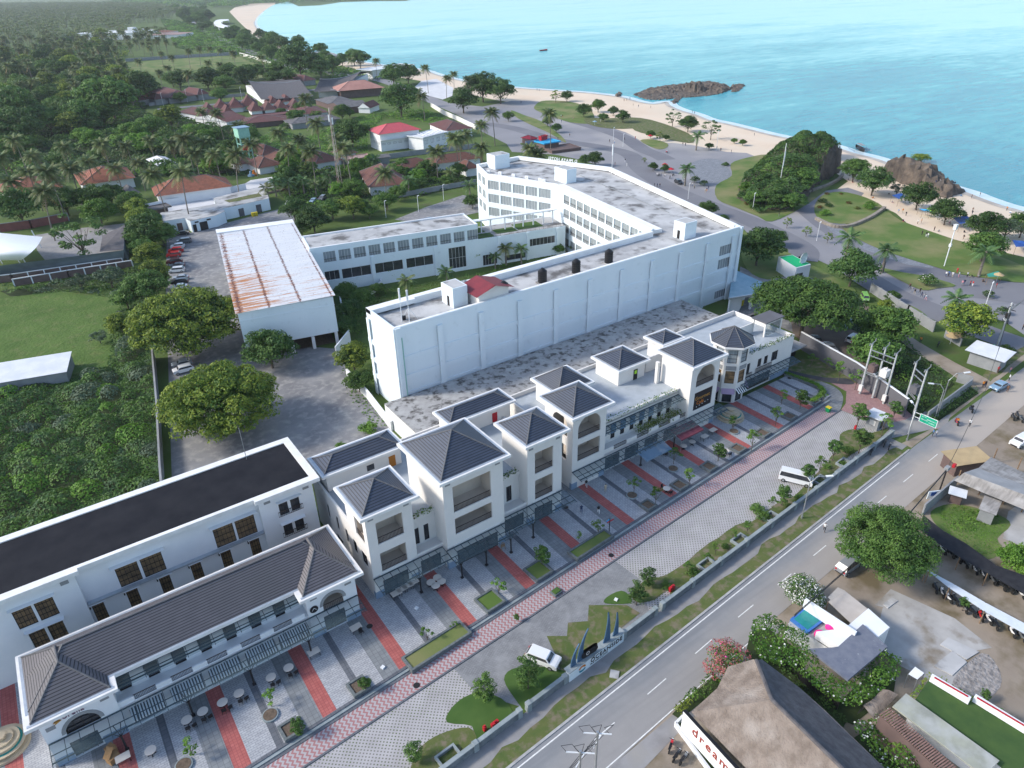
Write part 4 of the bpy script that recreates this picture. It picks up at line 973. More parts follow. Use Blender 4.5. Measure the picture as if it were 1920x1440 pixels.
b.box(110.0,-.35,0,110.6,-.001,HT);b.box(120.9,-.42,0,122.0,-.302,HT-1.8);b.M=None
b.build('wall',W['hotel'],Hh)
rp=[(50.4,110.7),(147.7,110.7),(165.5,179),(152.3,212.6),(134.2,211.7),(129.4,198.2),(138.3,173.6),(128.6,122.1),(50.4,122.1)]
sheet('roof',rp,HR,W['concretel'],kind=None,parent=Hh)
b=MB()
b.box(50,120.4,HT-.9,60,122.48,HT+.05);b.box(60,121.0,HT-1.3,127.6,122.49,HT+.06)
b.box(50.02,110.32,HT+.002,147.9,110.9,HT+.06)
for i,wd in((0,1.3),(1,1.6),(2,1.2)):
 L_,M_=ed(HP[i],HP[i+1]);b.M=M_;b.box(0 if i else 1.5,.02,HT-1.0,L_,wd,HT+.07+.01*i)
b.M=M1;b.box(3.8,.37,HR,L1,3.2,HT-.35);b.box(3.8,.02,HT+.002,L1,.6,HT+.05)
b.M=M3;b.box(0,.02,HT+.002,L3,.6,HT+.055);b.M=M4;b.box(0,.02,HT+.002,L4,.5,HT+.06)
b.M=None;b.build('coping',mat('bright_coping',(.84,.85,.85),(.76,.77,.77),.4,world=True),Hh)
for o in fops:window(Hh,FX(110.3),*o,rec=.12,nx=5,nz=1,pane='curtain',frame='white')
for o in cops:
 w_=window(Hh,M1,*o,rec=.25,nx=2,nz=1,pane='curtain',frame='white');railing(w_,M1,o[0],o[1],o[2],.95,.08,.5)
for o in gops:window(Hh,M3,*o,rec=.12,nx=4,nz=1,pane='curtain',frame='white')
for o in eops:window(Hh,M4,*o,rec=.12,nx=3,nz=1,pane='curtain',frame='white')
MB().tube([(51.1,109.7,17),(51.0,109.7,0)],.09,6).build('drainpipe',mat('green_pipe',(.25,.48,.42)),Hh)
for(x0,x1,y0,y1,z,dr)in((65.0,68.4,113.9,118.4,21.9,1),(144.0,148.0,175.4,181.5,22.0,0),(142.8,149.0,214-2.5,217-1,22.3,0),(131.5,135.6,114.3,118.0,21.9,1)):
 if z==22.3:x0,x1,y0,y1=137.5,143.6,206.0,211.0
 MB().box(x0,y0,HR-.02,x1,y1,z).build('stair_head',W['hotel'],Hh)
 MB().box(x0+.25,y0+.25,z+.003,x1-.25,y1-.25,z+.03).build('stair_head_roof',W['concretel'],Hh)
 if dr:MB().box(x0-.03,y0+1.5,HR,x0-.003,y0+2.4,HR+2.1).build('door',W['dark'],Hh)
b=MB()
for t_ in np.linspace(15,75,9):b.tube([(141+.26*(t_-15)*.0+t_*.18+2,118+t_*1.0,HR+.12),(141+(t_+7)*.18+2,118+(t_+7),HR+.12)],.09,5)
b.tube([(146.3,176,HR+.3),(150,184,HR+.3),(157,190,HR+.3)],.16,5);b.build('roof_pipe',W['metal'],Hh)
L_,Mx=ed(HP[1],HP[2]);dx=Vector((HP[2][0]-HP[1][0],HP[2][1]-HP[1][1],0)).normalized()
text('D PRAYA HOTEL',W['white'],Hh,(HP[1][0]+dx.x*12.6-.2,HP[1][1]+dx.y*12.6,HT+.1),dx,(0,0,1),1.45,.1,spacing=1.1)
S=root('service_building','long low flat roof stained grey along the foot of the white hotel wall','building',(47,93,0),world=True)
MB().box(46.0,93.2,0,127.5,109.75,4.3).build('wall',W['white'],S);MB().box(46.0,93.2,4.302,127.5,109.75,4.5).build('roof',W['service'],S)
MB().box(56,92.2,4.45,134,92.9,5.3).box(56,92.2,0,134,92.9,4.45).build('parapet',W['grey'],S)
ha=math.atan2(-5,21);BH=root('exhibition_hall','white hall raised on stilts with a white metal roof streaked with rust','hall',(32.4,152.2,0),rz=math.atan2(149.0-153.3,52.8-32.4))
W['rustroof']=None
def rustroof():
 m,nt,b=_new('white_sheet_rust_streaks');b.inputs['Roughness'].default_value=.7
 co=N(nt,'ShaderNodeTexCoord').outputs['Object'];sp=N(nt,'ShaderNodeSeparateXYZ');nt.links.new(co,sp.inputs[0])
 st=noise(nt,co,.35,9,.75,stretch=(.30,3.2,1))
 ln=None
 for cx,w_ in((6.8,.55),(13.6,.55),(.6,.9),(20.6,.35)):
  d=N(nt,'ShaderNodeMath',operation='SUBTRACT');nt.links.new(sp.outputs[0],d.inputs[0]);d.inputs[1].default_value=cx
  a=N(nt,'ShaderNodeMath',operation='ABSOLUTE');nt.links.new(d.outputs[0],a.inputs[0])
  r=N(nt,'ShaderNodeMapRange');r.inputs[1].default_value=0;r.inputs[2].default_value=w_;r.inputs[3].default_value=.24;r.inputs[4].default_value=0;nt.links.new(a.outputs[0],r.inputs[0])
  if ln is None:ln=r.outputs[0]
  else:
   q=N(nt,'ShaderNodeMath',operation='MAXIMUM');nt.links.new(ln,q.inputs[0]);nt.links.new(r.outputs[0],q.inputs[1]);ln=q.outputs[0]
 blk=noise(nt,co,2.4,3,.5,stretch=(.8,1.6,1))
 a=N(nt,'ShaderNodeMath',operation='ADD');nt.links.new(blk,a.inputs[0]);nt.links.new(ln,a.inputs[1])
 dark=ramp(nt,a.outputs[0],.645,.69)
 str_=N(nt,'ShaderNodeMath',operation='ADD');h=N(nt,'ShaderNodeMath',operation='MULTIPLY');nt.links.new(ln,h.inputs[0]);h.inputs[1].default_value=.35
 nt.links.new(st,str_.inputs[0]);nt.links.new(h.outputs[0],str_.inputs[1])
 yy=N(nt,'ShaderNodeMapRange');yy.inputs[1].default_value=12;yy.inputs[2].default_value=46;yy.inputs[3].default_value=.06;yy.inputs[4].default_value=-.06;nt.links.new(sp.outputs[1],yy.inputs[0])
 xx=N(nt,'ShaderNodeMapRange');xx.inputs[1].default_value=3;xx.inputs[2].default_value=14;xx.inputs[3].default_value=.05;xx.inputs[4].default_value=-.06;nt.links.new(sp.outputs[0],xx.inputs[0])
 s2=N(nt,'ShaderNodeMath',operation='ADD');nt.links.new(yy.outputs[0],s2.inputs[0]);nt.links.new(xx.outputs[0],s2.inputs[1])
 s3=N(nt,'ShaderNodeMath',operation='ADD');nt.links.new(str_.outputs[0],s3.inputs[0]);nt.links.new(s2.outputs[0],s3.inputs[1])
 rust=ramp(nt,s3.outputs[0],.545,.64)
 base=mixc(nt,ramp(nt,noise(nt,co,.5,6,.6,stretch=(.25,2.5,1)),.35,.75),(.62,.63,.65),(.50,.53,.56))
 c=mixc(nt,rust,base,(.42,.17,.055));c=mixc(nt,dark,c,(.10,.035,.03));nt.links.new(c,b.inputs['Base Color'])
 sy=N(nt,'ShaderNodeMath',operation='PINGPONG');nt.links.new(sp.outputs[1],sy.inputs[0]);sy.inputs[1].default_value=.38
 bumpn(nt,b,sy.outputs[0],.35,.06);return m
W['rustroof']=rustroof()
b=MB();b.box(0,0,3.4,20.9,.35,12.2);b.box(0,.35,3.4,.35,64.5,12.2);b.box(20.55,.35,3.4,20.9,64.5,12.2);b.box(.35,64.15,0,20.55,64.5,12.2);b.box(.35,.35,3.2,20.55,64.1,3.4)
b.box(-.06,-.08,10.1,20.96,-.002,10.3);b.build('wall',W['hotel'],BH)
for xx in(.1,5,9.8,14.6,20.0):
 for yy in(.1,12,24,36,48,60):MB().box(xx,yy,0,xx+.7,yy+.7,3.2).build('stilt',W['white'],BH)
MB().face([(-.5,-.5,12.3),(21.4,-.5,12.6),(21.4,61.5,12.6),(-.5,61.5,12.3)]).build('roof',W['rustroof'],BH)
MB().box(-.55,61.5,12.0,21.45,65.2,12.7).build('roof_coping',W['white'],BH)
MB().box(.5,1.5,.02,20,62,.1).build('undercroft_floor',W['soil'],BH)
AA=radians(-12);AN=root('hotel_annex','long low white hotel annex with a row of balconied windows facing the garden','hotel annex',(113.7,168.7,0),rz=AA)
F0=FX(0)
b=MB();wins=[(-51.6+4.13*k,-48.3+4.13*k,8.9,11.8)for k in range(11)]
low=[(-52,-48,3.6,6.3),(-47.3,-39.2,3.4,6.3),(-38.4,-30,3.4,6.3),(-29,-21,3.4,6.3),(-16.3,-11,1.0,7.4),(-8.2,-1.2,.3,3.6)]
panel(b,F0,-55,-7,0,13.3,wins+low[:-1],th=.35)
panel(b,F0,-7,21.5,0,8.7,[(-5.8,-1.2,.3,3.6),(1.2,8.2,.6,2.4),(9.2,18,3.9,6.2)],th=.35)
b.box(-55,.35,0,-54.6,11.5,13.3);b.box(-7.4,.35,0,-7,11.5,13.3);b.box(-54.6,11.2,0,21.5,11.5,8.6);b.box(-54.6,11.15,8.6,-7.4,11.45,13.3)
for u in(-39.0,-20.7,-.9,8.4,18.4):b.box(u,-.45,0,u+.9,-.002,8.6)
b.build('wall',W['hotel'],AN)
MB().box(-54.6,.35,12.9,-7.4,11.1,13.1).build('roof',W['concretel'],AN)
MB().box(-55.2,11.1,13.1,-7,11.6,13.5).box(-55,-.02,13.31,-7,.5,13.36).build('coping',W['white'],AN)
for o in wins:w_=window(AN,F0,*o,rec=.2,nx=4,nz=1,pane='curtain',frame='white');railing(w_,F0,o[0],o[1],o[2],.9,.06,.6)
for o in low[:4]:window(AN,F0,*o,rec=.3,nx=3,nz=1,pane='pane',frame='white')
window(AN,F0,*low[4],rec=.15,nx=5,nz=2,pane='pane',frame='white');window(AN,F0,-5.8,-1.2,.3,3.6,.15,5,1,'pane','white');window(AN,F0,9.2,18,3.9,6.2,.15,7,1,'pane','white');window(AN,F0,1.2,8.2,.6,2.4,.3,2,1,'pane','white')
MB().box(-7,.35,8.4,21.5,11.15,8.6).build('terrace',W['concrete'],AN)
for(a,c,d,e)in((-6.8,-1.6,.6,4.6),(0,6.6,2.4,6.6),(-6.8,-2.6,6.0,10.6),(7.2,15.5,3.2,8.8)):MB().box(a,d,8.602,c,e,8.68).build('roof_lawn',G_['lawnb'],AN)
b=MB()
for u in(-6.6,-3.9,-.9,3.6,6.6,9.6,13.0,16.4,19.6):b.box(u,5.2 if u>1 else 5.6,8.6,u+.28,5.5 if u>1 else 5.9,12.3)
b.box(-7,5.0,12.3,21.0,6.7,12.6);b.box(-1.4,.8,12.3,-.2,5.0,12.6)if False else None;b.build('pergola',W['white'],AN)
railing(AN,F0,-7,21.2,8.7,.9,.1,1.4)
MB().face([(-38,13,9.8),(-10,12.5,9.8),(-6,20,9.8),(-14,24.5,9.8),(-38,19.5,9.8)]).build('blue_roof',mat('blue_membrane',(.075,.11,.17),(.16,.24,.36),.16,world=True,rough=.4),AN)
MB().prism([(-38.5,12.6),(-9.8,12.2),(-5.4,20),(-14,25),(-38.5,20)],0,9.6).build('back_block',W['hotel'],AN)
t_=root('garden_wall','white retaining wall edging the raised hotel lawn','wall',at(640,590),world=True)
P=ats([(605,523),(704,507),(716,538),(643,594)]);b=MB()
for i in(1,2):b.beam((P[i][0],P[i][1],.9),(P[i+1][0],P[i+1][1],.9),.3,1.8)
b.build('wall',W['white'],t_)
t_=root('garden_wall','white wall running from the hall stilts along the hotel garden corner','wall',at(657,628),world=True)
b=MB();P=ats([(632,672),(657,640),(640,575)])
for i in(0,1):b.beam((P[i][0],P[i][1],1.5),(P[i+1][0],P[i+1][1],1.5),.3,3.0)
b.build('wall',W['white'],t_)
t_=root('boundary_wall','white wall beside the car park at the left corner of the hotel','wall',at(700,760),world=True)
b=MB();P=ats([(652,708),(690,748),(736,808)])
for i in(0,1):b.beam((P[i][0],P[i][1],1.1),(P[i+1][0],P[i+1][1],1.1),.4,2.2)
b.build('wall',W['white'],t_)
t_=root('boundary_wall','tall grey concrete wall between the dense scrub and the hotel car park','wall',at(290,672),world=True)
b=MB();P=ats([(290,672),(299,770),(306,890),(312,960)])
for i in(0,1,2):b.beam((P[i][0],P[i][1],1.3),(P[i+1][0],P[i+1][1],1.3),.35,2.6)
b.build('wall',W['greyl'],t_)
def rooftank(px,lab,silver=False):
 p=at(px[0],px[1],HR);t=root('water_tank',lab,'water tank',p,group='water tanks on the hotel roof')
 b=MB();
 if silver:b.cyl(0,0,0,1.9,1.1,n=20);b.cyl(0,0,1.9,2.15,1.1,.5,n=20);b.cyl(0,0,2.15,2.3,.3,n=12)
 else:
  b.cyl(0,0,.3,2.9,.95,n=20)
  for k in range(5):b.cyl(0,0,.6+k*.5,.68+k*.5,1.0,n=20)
  b.cyl(0,0,2.9,3.3,.95,.45,n=20);b.cyl(0,0,3.3,3.45,.3,n=12)
 b.build('tank',W['metal' if silver else 'black'],t,label=None);MB().cbox(0,0,0,2.2,2.2,.28).build('base',W['concrete'],t)
for px,l_ in(((945,556),'black water tank half hidden behind the red roofed hut'),((1017,531),'black water tank just right of the red hut on the hotel roof'),((1080,513),'black water tank in the middle of the hotel roof row'),((1141,494),'black water tank farthest right in the row on the hotel roof')):rooftank(px,l_)
rooftank((872,545),'silver water tank behind the white stair block, left one of two',True);rooftank((888,553),'silver water tank touching the red roofed hut, right one of two',True)
t_=root('roof_hut','cream hut with a dark red gable roof on the hotel roof','hut',(69.2,110.9,HR),world=True)
MB().box(69.2,111.0,HR,76.4,116.6,20.4).build('wall',W['cream'],t_)
b=MB();
for s in(0,1):
 b.face([(68.4,110.4,20.3),(68.4,110.4,20.38),(72.8,110.4,21.9),(72.8,110.4,21.8)])if s else None
b.face([(68.2,110.2,20.4),(72.8,110.2,21.8),(72.8,117.4,21.8),(68.2,117.4,20.4)]);b.face([(72.8,110.2,21.8),(77.4,110.2,20.4),(77.4,117.4,20.4),(72.8,117.4,21.8)])
b.face([(69.2,111.0,20.4),(76.4,111.0,20.4),(72.8,111.0,21.7)],1)
b.build('roof',[mat('maroon_sheet_roof',(.22,.035,.045),(.17,.03,.04),.6,world=True,rough=.6),W['cream']],t_)
t_=root('antenna_mast','twin white antenna mast with cables on the left end of the hotel roof','antenna',at(770,600,HR),world=True)
p=at(768,602,HR);b=MB()
b.tube([p,(p[0],p[1],HR+6)],.07,6).tube([(p[0],p[1],HR+4.2),(p[0],p[1],HR+6.4)],.2,8);q=(p[0]-1.3,p[1]+.6)
b.tube([(q[0],q[1],HR),(q[0],q[1],HR+6.5)],.07,6).tube([(q[0],q[1],HR+4.6),(q[0],q[1],HR+6.9)],.2,8).tube([(p[0],p[1],HR+4),(q[0],q[1],HR+4)],.05,5)
for a_ in(0,2.1,4.2):b.tube([(p[0],p[1],HR+2.8),(p[0]+1.8*cos(a_),p[1]+1.8*sin(a_),HR)],.04,5)
b.build('mast',W['lamp'],t_);MB().cbox(p[0]-.6,p[1]+1.2,HR,.7,.5,.9).build('cabinet',W['black'],t_)
t_=root('antenna_mast','thin white antenna mast on the sea wing of the hotel roof','antenna',at(1148,322,HR),world=True)
p=at(1147,326,HR);MB().tube([p,(p[0],p[1],HR+9)],.08,6).tube([(p[0],p[1],HR+6),(p[0],p[1],HR+9.5)],.22,8).build('mast',W['lamp'],t_)
b=MB();b.cbox(p[0]+.8,p[1]-.6,HR,1.4,.8,.6);b.build('cabinet',W['black'],t_)
for i,(x_,y_)in enumerate(((916,324),(938,327),(963,331),(988,335),(1013,339),(1020,341))):
 p=at(x_,y_,HR);o=MB().cbox(0,0,0,1.3,.5,.9).cyl(-.3,-.26,.45,.46,.3,n=10).build('air_conditioner',W['lamp']);o.location=p;o.rotation_euler=(0,0,ang3)
 prop(o,['outdoor air unit at the left end of the row on the hotel roof edge','second outdoor air unit from the left on the hotel roof edge','third outdoor air unit from the left on the hotel roof edge','fourth outdoor air unit from the left on the hotel roof edge','outdoor air unit left of the last one beside the stair block','outdoor air unit nearest the stair block on the hotel roof edge'][i],'air conditioner','air units along the hotel roof edge')
t_=root('entrance_porch','single storey white porch with a pale blue flat roof at the hotel corner','porch',at(1400,590),world=True)
PP=[at(x_,y_,4.2)for x_,y_ in((1374,504),(1442,535),(1412,553),(1366,560))]
MB().prism([(q[0],q[1])for q in PP],3.9,4.25).build('roof',mat('pale_blue_roof',(.20,.34,.42),(.26,.40,.48),.5,world=True,rough=.4),t_)
c_=Vector(PP[0])+Vector(PP[1])+Vector(PP[2])+Vector(PP[3]);c_/=4
IN=[(c_.x+(q[0]-c_.x)*.88,c_.y+(q[1]-c_.y)*.88)for q in PP]
b=MB()
for q in IN:b.cbox(q[0],q[1],0,.5,.5,3.9)
b.prism([IN[0],((IN[0][0]+IN[1][0])/2,(IN[0][1]+IN[1][1])/2),((IN[2][0]+IN[3][0])/2,(IN[2][1]+IN[3][1])/2),IN[3]],0,3.88);b.build('wall',W['white'],t_)
b=MB();b.beam(PP[2],PP[3],.5,.45);b.build('gutter',W['gutter'],t_)
t_=root('guard_house','small white guard house with a bright green flat roof','guard house',at(1480,522),world=True)
GP=[at(x_,y_,3.9)for x_,y_ in((1459,484),(1485,480),(1520,498),(1493,505))]
MB().prism([(q[0],q[1])for q in GP],0,4.3).build('wall',W['white'],t_)
g2=[(sum(q[0]for q in GP)/4+(q[0]-sum(r_[0]for r_ in GP)/4)*.93,sum(q[1]for q in GP)/4+(q[1]-sum(r_[1]for r_ in GP)/4)*.93)for q in GP]
sheet('roof',g2,4.31,mat('bright_green_roof',(.01,.42,.16)),kind=None,parent=None)
r_=bpy.data.objects['roof']if False else COL.objects[-1];r_.parent=t_;r_.location=(-t_.location.x,-t_.location.y,0)
MB().beam((GP[3][0],GP[3][1]-.1,1.8),((GP[3][0]+GP[2][0])/2,(GP[3][1]+GP[2][1])/2-.1,1.8),.1,1.3).build('window',W['pane'],t_)
t_=root('satellite_dish','white satellite dish on the green guard house roof','satellite dish',at(1500,492,4.3))
b=MB();
rings=[]
for k in range(5):
 r0=.3+k*.33;rings.append([(r0*cos(2*pi*i/20),-.12*k*k*.35-.3,1.5+r0*sin(2*pi*i/20))for i in range(20)])
b.loft(rings,cap=False);b.face([rings[0][i]for i in range(20)]);b.tube([(0,0,0),(0,-.2,1.4)],.12,6);b.tube([(0,-.3,1.5),(0,-1.8,1.6)],.04,5);b.build('dish',W['lamp'],t_)
# other buildings
def hframe(F_,R_,L_,z):
 0
 f,r,l=(Vector(at(p[0],p[1],z))for p in(F_,R_,L_));u=(r-f);w=u.length;a=math.atan2(u.y,u.x)
 n=Vector((-sin(a),cos(a),0));d=(l-f).dot(n);return(f.x,f.y),a,w,max(d,1.0)
def house(name,label,cat,F_,R_,L_,z,rise,roofm,wallm='white',ov=.7,depth=None,width=None,kind='hip',nwin=0,group=None,ridge=None,flare=0):
 (x,y),a,w,d=hframe(F_,R_,L_,z);w=width or w;d=depth or d
 t=root(name,label,cat,(x,y,0),rz=a,group=group)
 b=MB();b.box(ov,ov,0,w-ov,d-ov,z-.05);b.build('wall',W[wallm],t)
 b=MB();rz_=z
 if kind=='flat':
  b.box(0,0,z-.04,w,d,z+.18);b.box(0,0,z+.18,w,.2,z+.5);b.box(0,d-.2,z+.18,w,d,z+.5);b.box(0,.2,z+.18,.2,d-.2,z+.5);b.box(w-.2,.2,z+.18,w,d-.2,z+.5)
 elif kind=='shed':b.face([(0,0,z),(w,0,z),(w,d,z+rise),(0,d,z+rise)]);b.face([(0,0,z-.06),(w,0,z-.06),(w,d,z+rise-.06),(0,d,z+rise-.06)][::-1])
 elif kind=='gable':
  for s0,s1 in(((0,0),(d/2)),((d,d),(d/2))):pass
  b.face([(0,0,z),(w,0,z),(w,d/2,z+rise),(0,d/2,z+rise)]);b.face([(w,d,z),(0,d,z),(0,d/2,z+rise),(w,d/2,z+rise)])
  b.face([(.1,.3,z),(.1,d-.3,z),(.1,d/2,z+rise-.1)],1);b.face([(w-.1,.3,z),(w-.1,d-.3,z),(w-.1,d/2,z+rise-.1)],1)
 else:
  k=ridge if ridge is not None else min(w,d)/2;n=6;prev=None
  def ring(t_):
   f=t_;zz=z+rise*(f if not flare else f**(1+flare));
   kx=min(k,w/2)*f;ky=d/2*f if w>=d else min(k,d/2)*f
   if w<d:kx=w/2*f
   return[(kx,ky,zz),(w-kx,ky,zz),(w-kx,d-ky,zz),(kx,d-ky,zz)]
  rings=[ring(i/n)for i in range(n+1)]if flare else[ring(0),ring(1)]
  b.loft(rings,cap=True)
 b.build('roof',[W[roofm]if isinstance(roofm,str)else roofm,W[wallm]],t)
 if kind=='hip':
  h=MB();k=min(ridge if ridge is not None else min(w,d)/2,w/2)
  T0,T1=((k,d/2,z+rise),(w-k,d/2,z+rise))if w>=d else((w/2,k,z+rise),(w/2,d-k,z+rise))
  if not flare:
   for p,q in(((0,0,z),T0),((w,0,z),T1 if w>=d else T0),((w,d,z),T1),((0,d,z),T0 if w>=d else T1),(T0,T1)):
    if math.dist(p,q)>.3:h.tube([(p[0],p[1],p[2]+.03),(q[0],q[1],q[2]+.03)],.12,5)
   h.build('ridge_cap',W['ridge']if roofm not in('brightred',)else W[roofm],t)
 for i in range(nwin):
  u0=ov+(w-2*ov)*(i+.25)/nwin;u1=ov+(w-2*ov)*(i+.75)/nwin
  window(t,FX(ov),u0,u1,z*.5,z*.8,-.05,2,1)
 return t
for k_,v_ in dict(whiteroof=mat('white_sheet_roof',(.68,.70,.72),(.58,.61,.64),.4,world=True),greyroof=mat('grey_tile_roof',(.155,.15,.155),(.10,.098,.10),.5,world=True),brownwall=mat('brown_wall',(.16,.11,.10),(.12,.085,.08),.6,world=True),bluesheet=mat('pale_blue_sheet',(.25,.38,.48),(.2,.3,.4),.5,world=True),darkred=tilemat('dark_red_tile',(.105,.043,.04),(.045,.018,.018),.25,.3,.85),pinkroof=mat('faded_pink_roof',(.40,.27,.24),(.32,.21,.19),.5,world=True),brickred=mat('red_roofed',(.26,.10,.085),(.2,.08,.07),.5,world=True),ochre=mat('ochre_sheet',(.48,.36,.20),(.40,.30,.17),.6,world=True),pinktile=mat('terracotta_sheet',(.42,.22,.18),(.34,.17,.14),.25,world=True)).items():W[k_]=v_
h=house('house','three storey white house under a bright red hipped roof','house',(710,252.5),(790,242.5),(692.5,242.5),8.5,3.2,'brightred','white',ov=1.0)
b=MB();w_=19.5
for i in range(6):window(h,FX(1.0),1.6+3*i,3.3+3*i,3.2,4.0,-.05,2,1)
MB().box(1.0,-.3,5.4,20,.98,5.6).build('balcony',W['white'],h);railing(h,FX(-.3),1.0,19,5.6,.9,.05,.4,'white')
for k in range(3):window(h,FY(1.0),2.5+3.2*k,4.3+3.2*k,3.2,4.1,-.05,2,1)
e=house('house','flat roofed white extension with roof beams right of the red roofed house','house',(793,260),(841,248),(785,250),6.2,0,'whiteroof','white',kind='flat',nwin=4)
b=MB()
for k in range(8):b.beam((1.5+2.0*k,.5,7.1),(1.5+2.0*k+3,8,7.1),.2,.25)
b.build('roof_beams',W['white'],e)
house('house','dark red tiled house behind the flat roofed white extension','house',(835,246),(888,240),(818,231),4.5,3,'darkred')
def thatchhall(label,ridge,eaves,zr,ze,wall='white'):
 0
 ra,rb=Vector(at(*ridge[0],zr+1.5)),Vector(at(*ridge[1],zr));ea,eb=Vector(at(*eaves[0],ze)),Vector(at(*eaves[1],ze))
 t=root('thatched_hall',label,'hall',(ea.x,ea.y,0),world=True);n=10
 back=(ra+rb)/2-(ea+eb)/2;back.z=0
 front=[];mid=[];rid=[];rear=[]
 for i in range(n+1):
  s=i/n;sag=-4*s*(1-s)*2.0;p=ra.lerp(rb,s);p.z+=sag;rid.append(tuple(p));q=ea.lerp(eb,s);bow=sin(pi*s)*1.5
  q2=Vector((q.x-back.normalized().x*bow,q.y-back.normalized().y*bow,q.z+(0 if s<.6 else 0)));front.append(tuple(q2));m_=(Vector(p)+q2)/2;m_.z-=.6;mid.append(tuple(m_));r_=Vector(p)+back*1.0;r_.z=ze;rear.append(tuple(r_))
 b=MB();b.loft([front,mid,rid,rear],closed=False,cap=False);b.build('roof',W['thatchd'],t,smooth=True)
 r=MB();r.tube(rid,.35,6);r.build('ridge_cap',W['greyl'],t)
 c=(ea+eb)/2;w=MB();P_=[ea.lerp(eb,.08)+back*.14,ea.lerp(eb,.92)+back*.14,rb+back*.55,ra+back*.55]
 w.prism([(p.x,p.y)for p in P_],0,ze+.4);w.build('wall',W[wall],t);return t
thatchhall('large hall with a sweeping grey thatched saddle roof and white walls',((466,152),(563,150)),((490,187),(588,180)),10,5)
thatchhall('second grey thatched hall behind the red roofed restaurant',((600,148),(676,134)),((588,172),(640,170)),10,5)
r=house('restaurant','open sided restaurant with a dusty red roof and broad white eaves','restaurant',(634,171),(722,164),(630,155),5.5,5,'pinktile','brownwall',ov=2.0,depth=24)
MB().box(-.4,-.4,5.2,46 if False else 1,1,5.45).build('eave',W['white'],r)
house('house','long dark brown roofed building in front of the red roofed restaurant','house',(618,196),(672,190),(616,184),3.5,2.5,'greyroof','brownwall')
house('house','dark timber house with a brown roof left of the dark green tree','house',(638,203),(692,197),(634,193),3.8,2,'greyroof','brownwall',kind='gable')
house('house','small white gabled house with a curved maroon roof','house',(694,203),(713,196),(690,195),3.2,3,'darkred','white',kind='gable')
for i,(x_,y_,s_,l_)in enumerate(((417,204,1.1,'peaked red cottage roof farthest left in the cottage cluster'),(443,202,1.15,'peaked red cottage roof second from the left in the back row'),(467,199,1.3,'largest peaked red cottage roof in the back row'),(482,208,1.0,'peaked red cottage roof left of the long white wall'),(507,206,1.0,'peaked red cottage roof at the middle of the white wall'),(531,204,1.0,'peaked red cottage roof at the right of the white wall'),(557,203,1.1,'peaked red cottage roof at the right end of the front row'),(516,193,.85,'small peaked red roof in front of the thatched hall, left one'),(541,190,.85,'small peaked red roof in front of the thatched hall, right one'),(430,212,.9,'peaked red cottage roof above the long red front roof'),(395,207,.9,'peaked red cottage roof beside the side road'))):
 house('cottage',l_,'cottage',(x_-13*s_,y_+1.3),(x_+13*s_,y_-1.0),(x_-14*s_,y_-7),3.0,4.6*s_,'darkred','white',ov=1,flare=.25,depth=17*s_,group='peaked cottages by the side road')
house('cottage','white walled cottage row behind the cottage cluster','cottage',(478,221),(553,213),(478,216),3.2,1.0,'darkred','white',kind='flat')
house('house','long low red roofed house in front of the cottages','house',(456,232),(545,224),(453,222),3.0,2.0,'darkred','brownwall')
house('house','wide red roofed house at the left end of the cottages','house',(424,229),(466,221),(420,211),3.4,3.0,'darkred','white',kind='gable')
house('house','red roofed house beside the palms left of the cottages','house',(383,219),(421,213),(382,203),3.4,3.0,'darkred','white')
house('house','long red roofed wing right of the cottages','house',(556,216),(617,210),(555,203),3.4,2.5,'darkred','white')
house('house','long grey roofed building beside the green meadow','house',(546,233),(640,222),(545,224),3.2,2.0,'greyroof','greyl')
for i,(f_,r_,l_,z_,ri,la)in enumerate((((492,292),(533,284),(494,276),3,3.5,'red hipped villa roof right of the water tower'),((484,316),(530,308),(487,300),3,3.2,'red hipped villa roof behind the curved hedge'),((525,306),(565,298),(527,288),3,3.0,'red villa roof among the short palms'),((590,308),(644,299),(592,286),3,3.2,'long red villa roof left of the tall mast'),((638,292),(672,286),(640,282),3,2.6,'small red roof right of the tall mast'),((748,318),(816,307),(757,304),3.2,2.6,'red hipped bungalow roof with white walls by the palms'),((816,308),(905,296),(830,294),3.2,2.4,'long red bungalow roof left of the hotel sea wing'),((872,318),(900,314),(874,306),3.4,2.6,'round red roofed pavilion beside the hotel'),((446,310),(486,303),(449,298),3,2.6,'red roof at the foot of the water tower'))):
 house('villa',la,'villa',f_,r_,l_,z_,ri,'redtile','white',ov=.9,group='red roofed villas')
house('villa','big red hipped villa roof with a dormer beside the garden trees','villa',(690,352),(772,344),(668,322),3.5,4.6,'redtile','white',ov=1)
house('house','low house with a flat pink roof beside the blue wall','house',(652,301),(698,295),(650,294),3.4,.4,'pinkroof','greyl',kind='flat')
house('gatehouse','dark roofed gate building with a wide grey shutter','gatehouse',(698,298),(733,294),(697,291),3.4,.6,'greyroof','greyl',kind='gable')
house('long_house','long orange tiled roof above the white play yard wall','house',(291,369),(437,349),(279,352),4.0,4.2,'orangetile','white',ov=1)
house('house','orange tiled house under palms at the far left','house',(8,368),(120,350),(10,345),4.0,4.0,'orangetile','white',ov=1)
house('house','orange tiled house behind the row of tall palms','house',(150,348),(255,333),(150,325),4.0,4.0,'orangetile','white',ov=1)
house('small_house','small white house with a grey peaked roof beside the play yard','house',(236,366),(264,361),(236,355),4.0,2.4,'greyroof','white')
house('small_house','grey roofed small house between the tall palms','house',(300,314),(338,308),(292,296),3.6,1.8,'whiteroof','brownwall')
house('small_house','little red roofed house alone in the palm grove','house',(97,153),(112,150),(96,145),3.5,2.5,'darkred','white')
